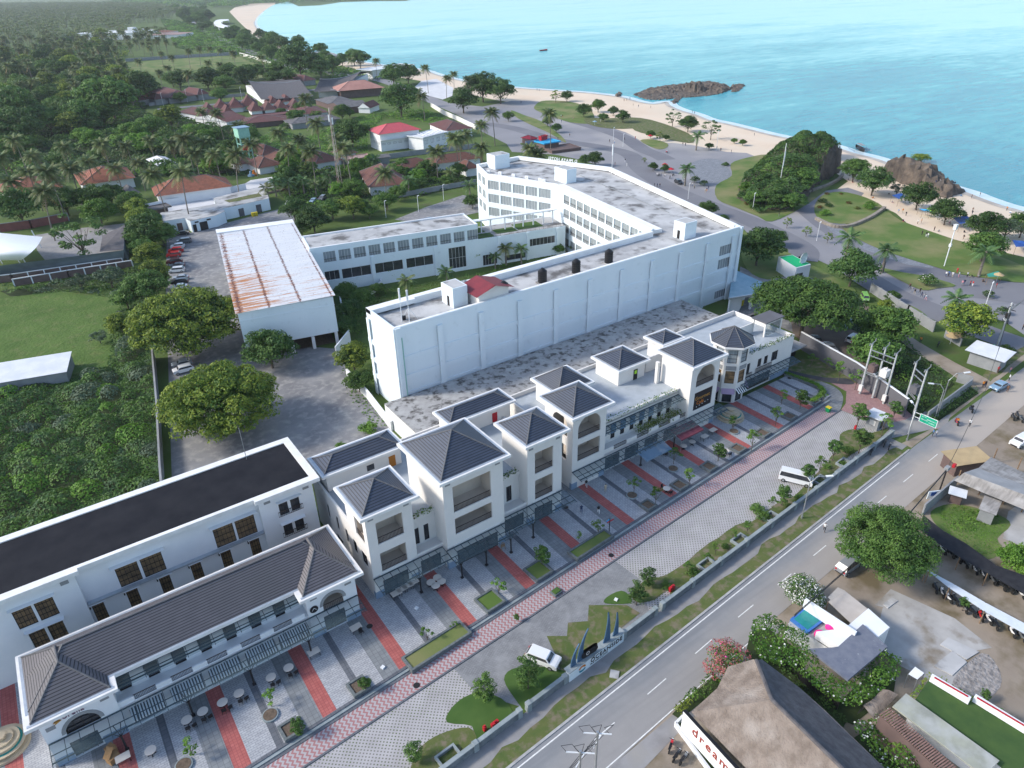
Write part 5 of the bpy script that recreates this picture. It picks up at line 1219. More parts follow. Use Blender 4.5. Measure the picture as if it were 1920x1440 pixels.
for(f_,r_,l_,la)in(((262,189),(282,185),(262,181),'small red peaked roof left of the street lamps'),((290,187),(312,184),(290,178),'small red peaked roof behind the lamp pair'),((315,184),(369,178),(318,168),'wide red roofed house behind the side road'),((370,178),(393,175),(371,169),'small red roof beside the wide red roofed house'),((570,152),(593,149),(574,138),'red roofed house between the thatched hall and the trees')):house('house',la,'house',f_,r_,l_,4,3.6,'darkred','greyl',group='small houses behind the side road')
v=house('villa','white modern villa with box shapes on the edge of the palm grove','villa',(253,62),(297,56),(249,50),9,0,'whiteroof','white',kind='flat',nwin=4)
MB().box(6,4,9,16,14,17).box(30,4,9,46,18,13).build('upper_block',W['white'],v)
house('villa','low orange roofed villa right of the white modern villa','villa',(297,62),(335,58),(297,52),5,4,'orangetile','white');house('villa','low villa with a pale roof facing the coast road','villa',(335,65),(363,60),(334,53),5,2,'pinkroof','white')
house('beach_house','flat roofed white beach pavilion among trees by the shore','pavilion',(697,133),(778,122),(694,127),7,0,'whiteroof','white',kind='flat',ov=3,nwin=6)
house('beach_house','low grey flat roofed building right on the shore','pavilion',(594,108),(640,105),(590,98),6,0,'greyl','greyl',kind='flat')
t=root('shade_structure','curved white slatted shade structure beside the coast road','shade structure',at(415,50),world=True)
o_=ats([(401,38),(412,35),(425,37)],7);arc_o=smooth(ats([(428,36),(408,37),(401,43),(410,50),(440,54)],7),5,closed=False);arc_i=smooth(ats([(430,38),(418,40),(415,43),(422,47),(441,50)],7),5,closed=False)
b=MB();b.loft([arc_o,arc_i],closed=False,cap=False);b.loft([[(p[0],p[1],6)for p in arc_o],arc_o],closed=False,cap=False)
for p in arc_o[::3]:b.cbox(p[0],p[1],0,1.2,1.2,7)
b.build('frame',W['white'],t)
s1=root('service_building','low white building with dark double doors at the end of the car park','building',at(362,436),world=True)
Q=ats([(313,436),(360,437),(408,425),(404,404),(318,412)]);Q=[at(313,436),at(352,430),at(362,436),at(409,425),at(426,417),at(416,402),at(306,420)]
b=MB();b.prism([(q[0],q[1])for q in Q],0,4.0);b.build('wall',W['hotel'],s1);MB().prism([(q[0],q[1])for q in Q],4.002,4.12).build('roof',W['concretel'],s1)
def onwall(par,p,q,s0,s1_,z0,z1,m_,name):
 a=Vector(at(*p));c=Vector(at(*q));d=c-a;n=Vector((d.y,-d.x,0)).normalized()*.07
 MB().beam(tuple(a+d*s0+n+Vector((0,0,(z0+z1)/2))),tuple(a+d*s1_+n+Vector((0,0,(z0+z1)/2))),.1,z1-z0).build(name,W[m_],par)
onwall(s1,(362,436),(409,425),.32,.62,.05,2.9,'dark','double_door');onwall(s1,(362,436),(409,425),.05,.18,.05,2.6,'dark','door');onwall(s1,(362,436),(409,425),.15,.3,3.0,3.5,'dark','vent');onwall(s1,(362,436),(409,425),.62,.78,3.0,3.5,'dark','vent')
onwall(s1,(313,436),(352,430),.55,.8,.05,2.6,'brownwall','door')
s2=root('service_building','long low white building with planted roof behind the hotel hall','building',at(460,405),world=True)
Q=[at(412,415),at(508,393),at(505,380),at(488,371),at(405,392)]
b=MB();b.prism([(q[0],q[1])for q in Q],0,4.2);b.build('wall',W['hotel'],s2);MB().prism([(q[0],q[1])for q in Q],4.202,4.3).build('roof',W['concretel'],s2)
sheet('roof_grass',ats([(420,376),(485,362),(492,368),(430,380)],4.32),4.33,G_['verge'],kind=None)
_g=COL.objects[-1];_g.parent=s2;_g.location=(-s2.location.x,-s2.location.y,0)
for s_ in(.03,.38,.72):onwall(s2,(412,415),(508,393),s_,s_+.1,.05,2.9,'grey','shutter')
t=root('canopy_hall','large curved white membrane roof at the left edge','canopy',at(40,490),world=True)
rg=[]
for k in range(7):
 s=k/6;zz=4.5+5.5*sin(pi*(.12+.76*s));l=(-60+0*s,487-56*s);r=(40+40*s+6*sin(pi*s),488-44*s);m_=((l[0]+r[0])/2,(l[1]+r[1])/2-3)
 row=[]
 for i in range(9):
  q=i/8;x_=l[0]+(r[0]-l[0])*q;y_=l[1]+(r[1]-l[1])*q;row.append(at(x_,y_,zz*(.93+.07*sin(pi*q))+.3))
 rg.append(row)
MB().loft(rg,closed=False,cap=False).build('membrane',mat('white_membrane',(.80,.82,.84),rough=.4),t,smooth=True)
b=MB()
for px_ in((38,494),(48,493),(78,465),(5,495)):p=at(*px_);b.tube([p,(p[0]-1,p[1]+1,6)],.2,6)
b.build('strut',W['white'],t)
t=root('long_shed','long shed with a blue grey steep side and dark shingle wing at the left','shed',at(120,520),world=True)
P0,P1=at(-40,522,1.2),at(233,489,1.2);T0_,T1_=at(-40,503,5.0),at(232,469,5.0)
b=MB();b.face([P0,P1,T1_,T0_]);b.face([(P0[0],P0[1],0),(P1[0],P1[1],0),P1,P0])
n_=(Vector(T1_)-Vector(T0_)).normalized();bk=Vector((-n_.y,n_.x,0))*7
T0b,T1b=Vector(T0_)+bk,Vector(T1_)+bk;T0b.z=T1b.z=1.5
b.face([T0_,T1_,tuple(T1b),tuple(T0b)],1);b.face([P1,tuple(T1b),T1_],0)
wq=[at(187,472,4.6),at(232,468,5),at(234,421,5),at(192,442,3.2)];b.face(wq,1);b.face([(wq[1][0],wq[1][1],0),(wq[2][0],wq[2][1],0),wq[2],wq[1]],0)
b.build('roof',[mat('blue_grey_sheet',(.20,.25,.28),(.16,.20,.23),.4,world=True),mat('dark_shingle',(.085,.08,.085),(.12,.11,.115),.5,world=True,bump=.4,bscale=3)],t)
def panelfence(label,pts,h,step=4.2,pm='brownwall',postm='white',name='panel_fence'):
 P=[Vector(at(*p))for p in pts];t=root(name,label,'fence',tuple(P[0]),world=True);b=MB();c=MB()
 for a,q in zip(P[:-1],P[1:]):
  d=q-a;n=max(1,int(d.length/step));b.beam(tuple(a+Vector((0,0,h/2))),tuple(q+Vector((0,0,h/2))),.12,h-.1)
  c.beam(tuple(a+Vector((0,0,h))),tuple(q+Vector((0,0,h))),.3,.22)
  for i in range(n+1):p=a+d*i/n;c.beam((p.x,p.y,0),(p.x,p.y,h+.05),.34,.34)
 b.build('panel',W[pm],t);c.build('frame',W[postm],t);return t
panelfence('white framed fence with brown panels along the top of the field',((-20,533),(25,528),(232,497)),2.3)
panelfence('second white framed fence with brown panels nearer the field',((28,537),(130,520),(250,501)),2.2)
panelfence('red panel fence with grey posts beside the trees at the left',((0,436),(60,428),(130,414)),3,5,'brickred','greyl')
def wallrun(label,pts,h,th=.25,m_='greyl',cap=None,name='boundary_wall',cat='wall',posts=0,z0=0):
 P=[Vector(at(*p))if len(p)==2 else Vector(p)for p in pts];t=root(name,label,cat,tuple(P[0]),world=True);b=MB();c=MB()
 for a,q in zip(P[:-1],P[1:]):
  b.beam((a.x,a.y,z0+h/2),(q.x,q.y,z0+h/2),th,h)
  if cap:c.beam((a.x,a.y,z0+h+.05),(q.x,q.y,z0+h+.05),th+.12,.12)
  if posts:
   d=q-a;n=max(1,int(d.length/posts))
   for i in range(n+1):p=a+d*i/n;c.beam((p.x,p.y,0),(p.x,p.y,h+.15),th+.2,th+.2)
 b.build('wall',W[m_],t)
 if cap or posts:c.build('coping',W[cap or m_],t)
 return t
wallrun('long pale wall behind the sports field',((236,116),(310,111),(445,103)),3.5,.5,'greyl')
wallrun('pale wall turning along the right of the sports field',((450,104),(480,112),(516,125)),3.2,.5,'cream')
wallrun('wall beside the side road behind the lamps',((280,199),(330,192),(460,180)),2.2,.4,'greyl')
wallrun('cream wall along the promenade behind the houses',((808,200),(832,215),(862,228),(892,243)),2.6,.4,'cream')
wallrun('pale grey wall left of the pink roofed house',((605,315),(660,308),(770,292),(895,278)),2.4,.3,'greyl')
wallrun('white wall of the water play yard',((262,397),(440,360),(462,355)),2.4,.3,'white');wallrun('pinkish low wall edging the white walkway',((462,372),(560,352),(690,318)),.8,.3,'pinkroof')
wallrun('wall beside the hotel service drive',((740,372),(800,362),(893,345)),2.0,.3,'greyl')
house('small_roof','flat dark shelter roof beside the play yard','shelter',(272,398),(322,388),(272,390),3.0,.3,'greyroof','brownwall',kind='flat',ov=1.2)
house('shed','long shed with a corrugated white roof in the meadow','shed',(-60,728),(125,697),(-60,696),2.6,.8,'whiteroof','greyl',kind='shed',ov=.3)
p=at(465,307);t=root('water_tower','slender pale green water tower with a square tank on top','water tower',p,rz=.1);b=MB()
for x_ in(-2.2,2.2):
 for y_ in(-2.2,2.2):b.tube([(x_*1.1,y_*1.1,0),(x_,y_,12.5)],.32,4)
for z_ in(2,6,9.3,12.3):
 for q in(((-2.2,-2.2),(2.2,-2.2)),((2.2,-2.2),(2.2,2.2)),((2.2,2.2),(-2.2,2.2)),((-2.2,2.2),(-2.2,-2.2))):b.beam((*q[0],z_),(*q[1],z_),.35,.35)
b.build('frame',W['teal'],t);MB().box(-2.7,-2.7,12.5,2.7,2.7,16.6).build('tank',W['teal'],t);MB().box(-3.1,-3.1,16.6,3.1,3.1,16.9).build('tank_roof',W['bluesheet'],t)
MB().box(-1.3,-1.3,6.3,1.3,1.3,8.2).build('red_tank',W['redpaint'],t)
p=at(641,372);t=root('telecom_mast','tall slim lattice mast rising above the garden trees','mast',p);b=MB();hm=34
for a_ in(0,2.09,4.19):b.tube([(1.1*cos(a_),1.1*sin(a_),0),(.35*cos(a_),.35*sin(a_),hm)],.10,5)
for k in range(17):z_=k*2;s_=1.1-.75*z_/hm;b.tube([(s_,0,z_),(s_*cos(2.09),s_*sin(2.09),z_+2),(s_*cos(4.19),s_*sin(4.19),z_),(s_,0,z_+2)],.05,4)
b.build('lattice',[mat('mast_paint',(.30,.18,.16),(.5,.48,.46),.2,stretch=(1,1,1))],t);MB().cyl(.5,0,28,30.4,.3,n=8).cyl(-.5,.3,29,31.5,.3,n=8).cyl(0,.5,31,33.5,.25,n=8).build('antenna',W['lamp'],t)
def stall(label,F_,R_,L_,z,rm,wm='brownwall',kind='flat',rise=.5,**k):return house('stall',label,'stall',F_,R_,L_,z,rise,rm,wm,kind=kind,**k)
stall('stall with a bright blue flat roof behind the hotel lettering',(1020,271),(1052,266),(1006,265),3.2,'tarplblue',ov=.8);stall('stall with a red awning roof by the promenade bend',(995,262),(1010,259),(992,255),3.0,'redpaint',kind='hip',rise=1.2,ov=.6)
wallrun('blue wall of the beachside cafe yard',((985,275),(1012,270)),2.6,.2,'bluesheet');stall('low brown cafe deck with parasols behind the hotel',(1035,285),(1090,278),(1030,275),1.0,'brownwall',ov=.2)
k_=stall('red signboard stall on the promenade',(1015,258),(1027,255),(1014,256),5.0,'redpaint','redpaint',ov=.1)
s=stall('street kiosk with a pale corrugated lean-to roof',(1809,656),(1884,680),(1836,642),3.2,'whiteroof','greyl',kind='shed',rise=.4,ov=.9)
stall('small stall with a thatched mat roof at the road edge',(1795,874),(1815,871),(1800,862),2.6,'ochre',kind='shed',rise=.3,ov=.4,depth=4,width=7)
s_=root('shack_roof','long weathered grey sheet roof over the roadside restaurant','roof',at(1790,900),world=True);R_=[at(*q,3.2)for q in((1789,901),(1960,972),(1960,925),(1815,870))]
b=MB();b.face([R_[0],R_[1],at(1960,942,4.6),at(1808,886,4.6)]);b.face([at(1808,886,4.6),at(1960,942,4.6),at(1960,925,4.3),at(1835,877,4.3)],1);b.face([at(1835,877,4.35),at(1960,930,4.35),at(1960,905,3.4),at(1858,857,3.4)])
b.build('roof',[W['tintin'],W['greyl']],s_);b=MB()
for q in((1792,904),(1835,922),(1880,940),(1915,955),(1860,862),(1905,880)):p=at(q[0],q[1]+6);b.tube([p,(p[0],p[1],3.1)],.1,5)
b.build('post',W['wood'],s_)
stall('lean-to with pale panels below the long grey roof',(1835,954),(1868,966),(1846,934),2.3,'tintin','greyl',kind='shed',rise=.5,ov=.2)
stall('small white tarpaulin shelter with an orange cloth beside the shack',(1778,925),(1812,935),(1792,915),2.0,'whiteroof','brownwall',kind='shed',rise=.2,ov=.5)
wallrun('grey yard wall beside the overgrown plot',((1728,966),(1790,912)),2.2,.25,'greyl')
wallrun('rough wall beside the sandy path',((1770,632),(1800,650)),2,.25,'greyl')
wallrun('grey sheet fence panel at the corner of the overgrown plot',((1792,716),(1820,724)),2.2,.1,'greyl')
def shelter(label,pts,z,m_,name='shelter_roof',corr=True):
 P=[at(x_,y_,z_ if z_ is not None else z)for x_,y_,z_ in pts];t=root(name,label,'shelter',(P[0][0],P[0][1],0),world=True)
 b=MB();n=len(P)//2;A_=P[:n];B_=P[n:][::-1];b.loft([A_,B_],closed=False,cap=False);b.loft([[(p[0],p[1],p[2]-.06)for p in A_],[(p[0],p[1],p[2]-.06)for p in B_]],closed=False,cap=False);b.build('roof',m_,t)
 for A in(A_,B_):
  for p in A[::1]:MB().tube([(p[0],p[1],0),(p[0],p[1],p[2]+.0)],.07,6).build('post',W['wood'],t)
 return t
corr=mat('white_corrugated',(.66,.71,.76),(.58,.63,.68),1.0,world=True,bump=.5,bscale=3);net=mat('black_shade_net',(.018,.019,.024),(.03,.031,.036),1.2,world=True,rough=1)
shelter('long narrow white corrugated shelter over parked motorbikes',[(1737,1068,None),(1780,1102,None),(1846,1146,None),(1935,1196,None),(1935,1176,None),(1848,1130,None),(1790,1096,None),(1742,1070,None)],2.3,corr)
shelter('long sagging black shade net over parked motorbikes',[(1722,990,None),(1752,1014,None),(1800,1045,None),(1852,1075,None),(1940,1125,None),(1940,1085,None),(1868,1060,None),(1810,1018,None),(1770,996,None),(1732,966,None)],2.4,net)
t=root('thatched_villa','large villa roof of pale brown thatch with a darker rear slope','villa',at(1400,1380),world=True)
zr,ze=8.0,4.4
A0,A1,A2=at(1418,1238,6.6),at(1447,1312,zr),at(1640,1500,zr)
C0=at(1296,1335,ze);C1=at(1345,1290,ze);C2=at(1365,1250,ze+.6);C3=at(1412,1236,ze+1.4);Lw=at(1420,1462,ze);Rr=at(1428,1236,ze+1.0);R2=at(1500,1290,ze);R3=at(1545,1330,ze);R4=at(1700,1480,ze)
def msh(pts_l,pts_r,n=6):return[[tuple(Vector(a).lerp(Vector(b),i/n))for i in range(n+1)]for a,b in zip(pts_l,pts_r)]
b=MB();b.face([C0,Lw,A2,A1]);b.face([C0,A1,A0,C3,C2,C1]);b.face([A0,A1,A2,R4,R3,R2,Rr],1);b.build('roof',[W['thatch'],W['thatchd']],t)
b=MB().tube([A0,A1,A2],.22,6);b.build('ridge_cap',W['thatchd'],t)
b=MB();IN=[at(1335,1360,0),at(1440,1475,0),at(1560,1480,0),at(1425,1300,0)];b.prism([(q[0],q[1])for q in IN],0,ze-.3);b.build('wall',W['white'],t)
w1,w2=Vector(at(1283,1332,4.6)),Vector(at(1420,1482,4.6));dd=(w2-w1).normalized();nn=Vector((dd.y,-dd.x,0))
b=MB();b.beam(tuple(w1+Vector((0,0,-1.6))),tuple(w2+Vector((0,0,-1.6))),.3,3.2)
b.beam(tuple(w1+Vector((0,0,.05))),tuple(w2+Vector((0,0,.05))),.36,.1,1);b.beam(tuple(w1+Vector((.35,0.35,-.9))),tuple(w2+Vector((.35,.35,-.9))),.4,.5,1)
b.build('sign_wall',[W['white'],W['black']],t)
text('dream.',W['redlet'],t,tuple(w1+dd*1.6+nn*.18+Vector((0,0,-1.75))),dd,(0,0,1),1.75,.05,spacing=1.25)
fr=[at(1268,1360,.1),at(1283,1345,.1),at(1400,1475,.1),at(1345,1475,.1)]
sheet('front_lawn',fr,.12,G_['lawn']);wallrun('low white kerb wall edging the lawn below the villa sign',((1266,1362),(1345,1470)),.7,.3,'white');wallrun('low white return wall at the corner of the villa lawn',((1266,1362),(1283,1345)),.7,.3,'white')
t=root('pool_villa','vine covered villa with a grey flat roof deck beside a small pool','villa',at(1560,1240),world=True)
zz=3.4
dk=[at(x_,y_,zz)for x_,y_ in((1480,1160),(1508,1133),(1602,1192),(1572,1216))]
b=MB();b.prism([(q[0],q[1])for q in dk],0,zz-.9);b.build('terrace_base',W['white'],t);sheet('deck',dk,zz-.88,W['concretel'],kind=None,parent=None);_g=COL.objects[-1];_g.parent=t;_g.location=(-t.location.x,-t.location.y,0)
rf=[at(x_,y_,4.0)for x_,y_ in((1516,1216),(1560,1214),(1572,1212),(1618,1170),(1664,1212),(1590,1275))]
MB().prism([(q[0],q[1])for q in rf],3.7,4.0).build('roof',mat('blue_grey_deck',(.13,.145,.19),(.17,.185,.225),1.2,world=True,col3=(.3,.32,.34),scale3=2.5,lo3=.66,hi3=.72),t)
MB().prism([(q[0],q[1])for q in[at(x_,y_,0)for x_,y_ in((1520,1222),(1572,1216),(1616,1178),(1655,1214),(1590,1270))]],0,3.69).build('wall',W['white'],t)
b=MB();b.beam(at(1508,1131,3.7),at(1603,1194,3.7),.4,1.6);b.build('parapet',W['white'],t)
pp=[at(x_,y_,zz-.5)for x_,y_ in((1482,1160),(1508,1139),(1544,1164),(1515,1186))]
t2=root('swimming_pool','small turquoise plunge pool with a blue tiled rim','pool',pp[0],world=True);c_=[sum(q[i]for q in pp)/4 for i in(0,1)]
MB().prism([(q[0],q[1])for q in pp],1.0,zz-.5).build('rim',mat('blue_pool_tile',(.04,.14,.42),(.06,.2,.5),6,world=True,rough=.3),t2)
MB().prism([(c_[0]+(q[0]-c_[0])*.78,c_[1]+(q[1]-c_[1])*.78)for q in pp],zz-.5,zz-.48).build('water',W['pool'],t2)
p=at(1545,1188,zz-.85);t2=root('deck_table','square grey low table between two pink beanbags','table',p,rz=.6);MB().cbox(0,0,.25,.9,.9,.1).cbox(0,0,0,.5,.5,.25).build('table',W['greyl'],t2)
for q,l_ in(((1557,1178),'pink beanbag beside the pool wall'),((1536,1192),'pink beanbag on the villa side of the low table')):
 p=at(q[0],q[1],zz-.88);b=MB();b.loft([[(r_*cos(a_)*1.25,r_*sin(a_),z_)for a_ in np.linspace(0,2*pi,13)[:-1]]for r_,z_ in((.35,0),(.62,.15),(.6,.4),(.35,.62),(.12,.7))]);o=b.build('beanbag',mat('pink_fabric',(.75,.03,.26),rough=.8),smooth=True);o.location=p;prop(o,l_,'beanbag')
t=root('awning_roof','pale beige sheet roof beside the white parapet of the pool villa','roof',at(1580,1150),world=True)
P_=[at(*q,2.6)for q in((1548,1124),(1565,1117),(1572,1100),(1640,1152),(1608,1182))];P_=[at(1553,1128,2.6),at(1582,1106,2.6),at(1640,1152,2.9),at(1609,1181,2.9)]
b=MB();b.face(P_);b.face([(q[0],q[1],q[2]-.08)for q in P_][::-1]);b.face([at(1552,1120,2.7),at(1571,1101,2.7),at(1585,1108,2.62),at(1558,1126,2.62)]);b.build('roof',mat('beige_sheet',(.50,.46,.42),(.44,.40,.36),.6,world=True),t)
b=MB()
for q in P_:b.tube([(q[0],q[1],0),(q[0],q[1],q[2]-.05)],.06,5)
b.build('post',W['wood'],t)
t=root('lawn_villa','villa with an artificial lawn roof behind a white parapet with red edging','villa',at(1800,1350),world=True)
z3=4.0;lw=[at(x_,y_,z3)for x_,y_ in((1712,1318),(1743,1272),(1925,1372),(1960,1400),(1900,1460),(1868,1432))]
MB().prism([(q[0],q[1])for q in lw],0,z3).build('wall',W['white'],t);sheet('roof_lawn',lw,z3+.02,G_['lawnb']if False else mat('roof_turf',(.04,.085,.025),(.06,.11,.03),.5,world=True,rough=1,bump=.4),kind=None);_g=COL.objects[-1];_g.parent=t;_g.location=(-t.location.x,-t.location.y,0)
b=MB();b.beam(at(1745,1270,4.6),at(1818,1314,4.6),.35,1.0);b.beam(at(1826,1308,4.6),at(1930,1372,4.6),.35,1.0);b.build('parapet',W['white'],t)
b=MB();b.beam(at(1752,1270,5.14),at(1815,1306,5.14),.2,.06);b.beam(at(1832,1308,5.14),at(1930,1366,5.14),.2,.06);b.build('parapet_trim',W['redpaint'],t)
pr=[at(x_,y_,4.6)for x_,y_ in((1674,1324),(1699,1300),(1874,1426),(1845,1455))];t=root('pergola_roof','long weathered plank roof with a slatted pergola edge','pergola',pr[0],world=True)
MB().prism([(q[0],q[1])for q in pr],4.4,4.6).build('plank_roof',mat('green_grey_plank',(.36,.37,.30),(.27,.28,.24),.5,world=True,stretch=(1,1,1),col3=(.42,.43,.41),scale3=.4),t)
a0,a1=Vector(at(1670,1328,4.2)),Vector(at(1800,1445,4.2));d_=a1-a0;nrm=Vector((d_.y,-d_.x,0)).normalized()*1.7;b=MB()
for i in range(34):q=a0+d_*i/33;b.beam(tuple(q),tuple(q+nrm),.14,.1)
b.build('slats',mat('brown_slat',(.28,.17,.14),(.20,.12,.10),2),t);MB().beam(tuple(a0+nrm+Vector((0,0,-2))),tuple(a1+nrm+Vector((0,0,-2))),.1,3.8).build('wall',W['brownwall'],t)
t=root('thatched_porch','small thatched porch roof between the vines and the plank roof','porch',at(1650,1320),world=True)
MB().loft([[at(1606,1340,2.4),at(1655,1292,3.0)],[at(1618,1322,3.3),at(1668,1294,3.5)],[at(1640,1350,2.3),at(1684,1302,2.9)]],closed=False,cap=False).build('roof',W['thatch'],t,smooth=True)
t=root('fence_posts','row of rough timber posts beside the vine covered villa','fence',at(1480,1270),world=True);b=MB();a0,a1=Vector(at(1462,1246)),Vector(at(1568,1332))
for i in range(44):q=a0+(a1-a0)*i/43;b.beam((q.x,q.y,0),(q.x+random.uniform(-.06,.06),q.y,1.6+random.uniform(-.25,.25)),.12,.12)
b.build('posts',W['dark'],t)
p=at(1718,1298,0);
t=root('white_sheet_roof','small bright white sheet roof between the yard and the villas','roof',at(1720,1270),world=True);b=MB();b.face([at(x_,y_,2.6)for x_,y_ in((1703,1264),(1716,1250),(1733,1262),(1720,1274))]);b.face([at(x_,y_,2.5)for x_,y_ in((1703,1264),(1716,1250),(1733,1262),(1720,1274))][::-1]);b.build('roof',W['white'],t);b=MB()
for x_,y_ in((1703,1264),(1716,1250),(1733,1262),(1720,1274)):q=at(x_,y_,2.5);b.tube([q,(q[0],q[1],0)],.05,5)
b.build('post',W['metal'],t)
for i,(pts,l_)in enumerate(((((1762,1210),(1777,1197),(1835,1224),(1812,1238)),'pale concrete slab lying right of the yard floor'),(((1750,1250),(1785,1222),(1812,1243),(1785,1268)),'pale concrete slab nearest the rooftop lawn'),(((1655,1134),(1672,1122),(1683,1128),(1664,1142)),'pinkish concrete slab at the top of the yard'))):
 q=ats(pts);o=MB().prism([(a_[0]-q[0][0],a_[1]-q[0][1])for a_ in q],.07,.2).build('concrete_slab',W['concretel']);o.location=q[0];prop(o,l_,'slab')
# vegetation
def rhomb(P,Nn,size,rs,asp=.55,spin=None):
 0
 n=len(P);Nn=Nn/np.linalg.norm(Nn,axis=1,keepdims=True)
 t=rs.normal(size=(n,3));t-=(t*Nn).sum(1,keepdims=True)*Nn;t/=np.linalg.norm(t,axis=1,keepdims=True)+1e-9
 s=np.cross(Nn,t);L_=(size*rs.uniform(.7,1.3,n))[:,None]
 V=np.stack([P-t*L_*.5,P+s*L_*asp*.5,P+t*L_*.5-Nn*L_*.08,P-s*L_*asp*.5],1).reshape(-1,3)
 return V
def leafmesh(name,groups):
 0
 V=np.concatenate([g[0]for g in groups]);nf=len(V)//4
 mi=np.concatenate([np.full(len(g[0])//4,i)for i,g in enumerate(groups)])
 me=fast_mesh(name,V,np.full(nf,4),np.arange(nf*4),mi)
 for g in groups:me.materials.append(g[1])
 return me
def crown_pts(rs,R,Hh_,nclump,per,zlow=-.25,rc=.30,fill=.12):
 P,Nn=[],[]
 for i in range(nclump):
  a=rs.uniform(0,2*pi);z=rs.uniform(zlow,1);r=math.sqrt(max(0,1-z*z));k=rs.uniform(.62,.98)**.8
  if rs.uniform()<.18:k*=.6
  c=np.array([cos(a)*r*R*k,sin(a)*r*R*k,z*Hh_*k]);cr=R*rc*rs.uniform(.6,1.25)
  d=rs.normal(size=(per,3));d[:,2]=np.abs(d[:,2])*.9-.15;d/=np.linalg.norm(d,axis=1,keepdims=True)
  q=c+d*cr*np.array([1,1,.62])*rs.uniform(.7,1.08,(per,1));P.append(q);Nn.append(d+np.array([0,0,.5])+rs.normal(size=(per,3))*.55)
 m=int(nclump*per*fill);d=rs.normal(size=(m,3));d/=np.linalg.norm(d,axis=1,keepdims=True);P.append(d*np.array([R,R,Hh_])*rs.uniform(.2,.8,(m,1)));Nn.append(rs.normal(size=(m,3)))
 return np.concatenate(P),np.concatenate(Nn)
def tree_proto(name,seed,R,Hr,hc,nclump,per,leaf,mats,trunk=.3,zlow=-.25,rc=.3,flowers=None,nflow=0,fill=.12):
 rs=np.random.RandomState(seed);t=root(name,'','tree');P,Nn=crown_pts(rs,R,Hr,nclump,per,zlow,rc,fill);P[:,2]+=hc
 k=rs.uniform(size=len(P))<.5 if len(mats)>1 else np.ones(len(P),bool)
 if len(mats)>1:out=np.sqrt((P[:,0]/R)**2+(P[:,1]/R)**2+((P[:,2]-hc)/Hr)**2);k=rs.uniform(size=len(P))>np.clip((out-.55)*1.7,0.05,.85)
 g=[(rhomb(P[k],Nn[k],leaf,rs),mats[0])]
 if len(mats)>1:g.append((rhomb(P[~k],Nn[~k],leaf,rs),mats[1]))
 if flowers:j=rs.choice(len(P),nflow);g.append((rhomb(P[j]*1.0+Nn[j]/np.linalg.norm(Nn[j],axis=1,keepdims=True)*.15,Nn[j],leaf*.9,rs,.8),flowers))
 cr=link('crown',leafmesh('crown',g),t)
 if trunk:
  b=MB();top=hc+Hr*.1;b.tube([(0,0,-.1),(trunk*.3,0,hc*.35),(0,trunk*.2,top)],trunk,7,r2=trunk*.5)
  for i in range(6):
   a=2*pi*i/6+rs.uniform(-.4,.4);rr=R*rs.uniform(.5,.75);b.tube([(0,0,hc*.4),(rr*.45*cos(a),rr*.45*sin(a),hc*.75),(rr*cos(a),rr*sin(a),hc+Hr*.25)],trunk*.42,5,r2=trunk*.12)
  b.build('trunk',W['bark'],t)
 t['R']=R;t['hc']=hc;return t
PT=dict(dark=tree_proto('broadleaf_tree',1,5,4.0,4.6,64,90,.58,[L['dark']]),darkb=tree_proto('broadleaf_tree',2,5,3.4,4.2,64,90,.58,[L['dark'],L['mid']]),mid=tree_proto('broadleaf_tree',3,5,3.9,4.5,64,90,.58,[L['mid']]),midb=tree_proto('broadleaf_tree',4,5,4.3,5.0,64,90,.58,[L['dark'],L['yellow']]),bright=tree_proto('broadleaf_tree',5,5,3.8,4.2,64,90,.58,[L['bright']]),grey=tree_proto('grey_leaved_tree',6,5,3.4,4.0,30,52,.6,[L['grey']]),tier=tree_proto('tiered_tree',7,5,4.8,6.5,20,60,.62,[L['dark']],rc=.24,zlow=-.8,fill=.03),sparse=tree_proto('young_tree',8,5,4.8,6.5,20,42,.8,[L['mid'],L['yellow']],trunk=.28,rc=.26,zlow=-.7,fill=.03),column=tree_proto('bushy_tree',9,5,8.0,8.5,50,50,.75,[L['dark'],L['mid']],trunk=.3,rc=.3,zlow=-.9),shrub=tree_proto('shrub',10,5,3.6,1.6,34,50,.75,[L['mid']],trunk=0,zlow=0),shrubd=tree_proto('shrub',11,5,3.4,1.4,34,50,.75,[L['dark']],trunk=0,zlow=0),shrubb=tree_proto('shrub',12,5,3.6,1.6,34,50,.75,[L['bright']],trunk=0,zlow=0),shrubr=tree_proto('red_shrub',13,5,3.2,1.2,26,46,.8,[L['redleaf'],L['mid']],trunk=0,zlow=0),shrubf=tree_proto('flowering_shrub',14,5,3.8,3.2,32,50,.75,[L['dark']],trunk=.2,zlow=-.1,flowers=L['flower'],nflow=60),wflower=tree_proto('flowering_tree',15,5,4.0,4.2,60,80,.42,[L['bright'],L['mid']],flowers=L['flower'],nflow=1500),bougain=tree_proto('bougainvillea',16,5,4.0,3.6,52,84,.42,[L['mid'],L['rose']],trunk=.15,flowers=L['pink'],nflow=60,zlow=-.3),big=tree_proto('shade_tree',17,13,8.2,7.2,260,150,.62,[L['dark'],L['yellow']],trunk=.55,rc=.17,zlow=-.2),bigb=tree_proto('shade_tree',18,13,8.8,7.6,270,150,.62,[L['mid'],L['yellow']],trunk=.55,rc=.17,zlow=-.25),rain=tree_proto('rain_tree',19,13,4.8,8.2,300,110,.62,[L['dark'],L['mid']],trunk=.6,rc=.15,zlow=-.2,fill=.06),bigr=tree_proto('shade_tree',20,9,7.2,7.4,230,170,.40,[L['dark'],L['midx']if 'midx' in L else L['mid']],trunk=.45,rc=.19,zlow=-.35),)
USED={}
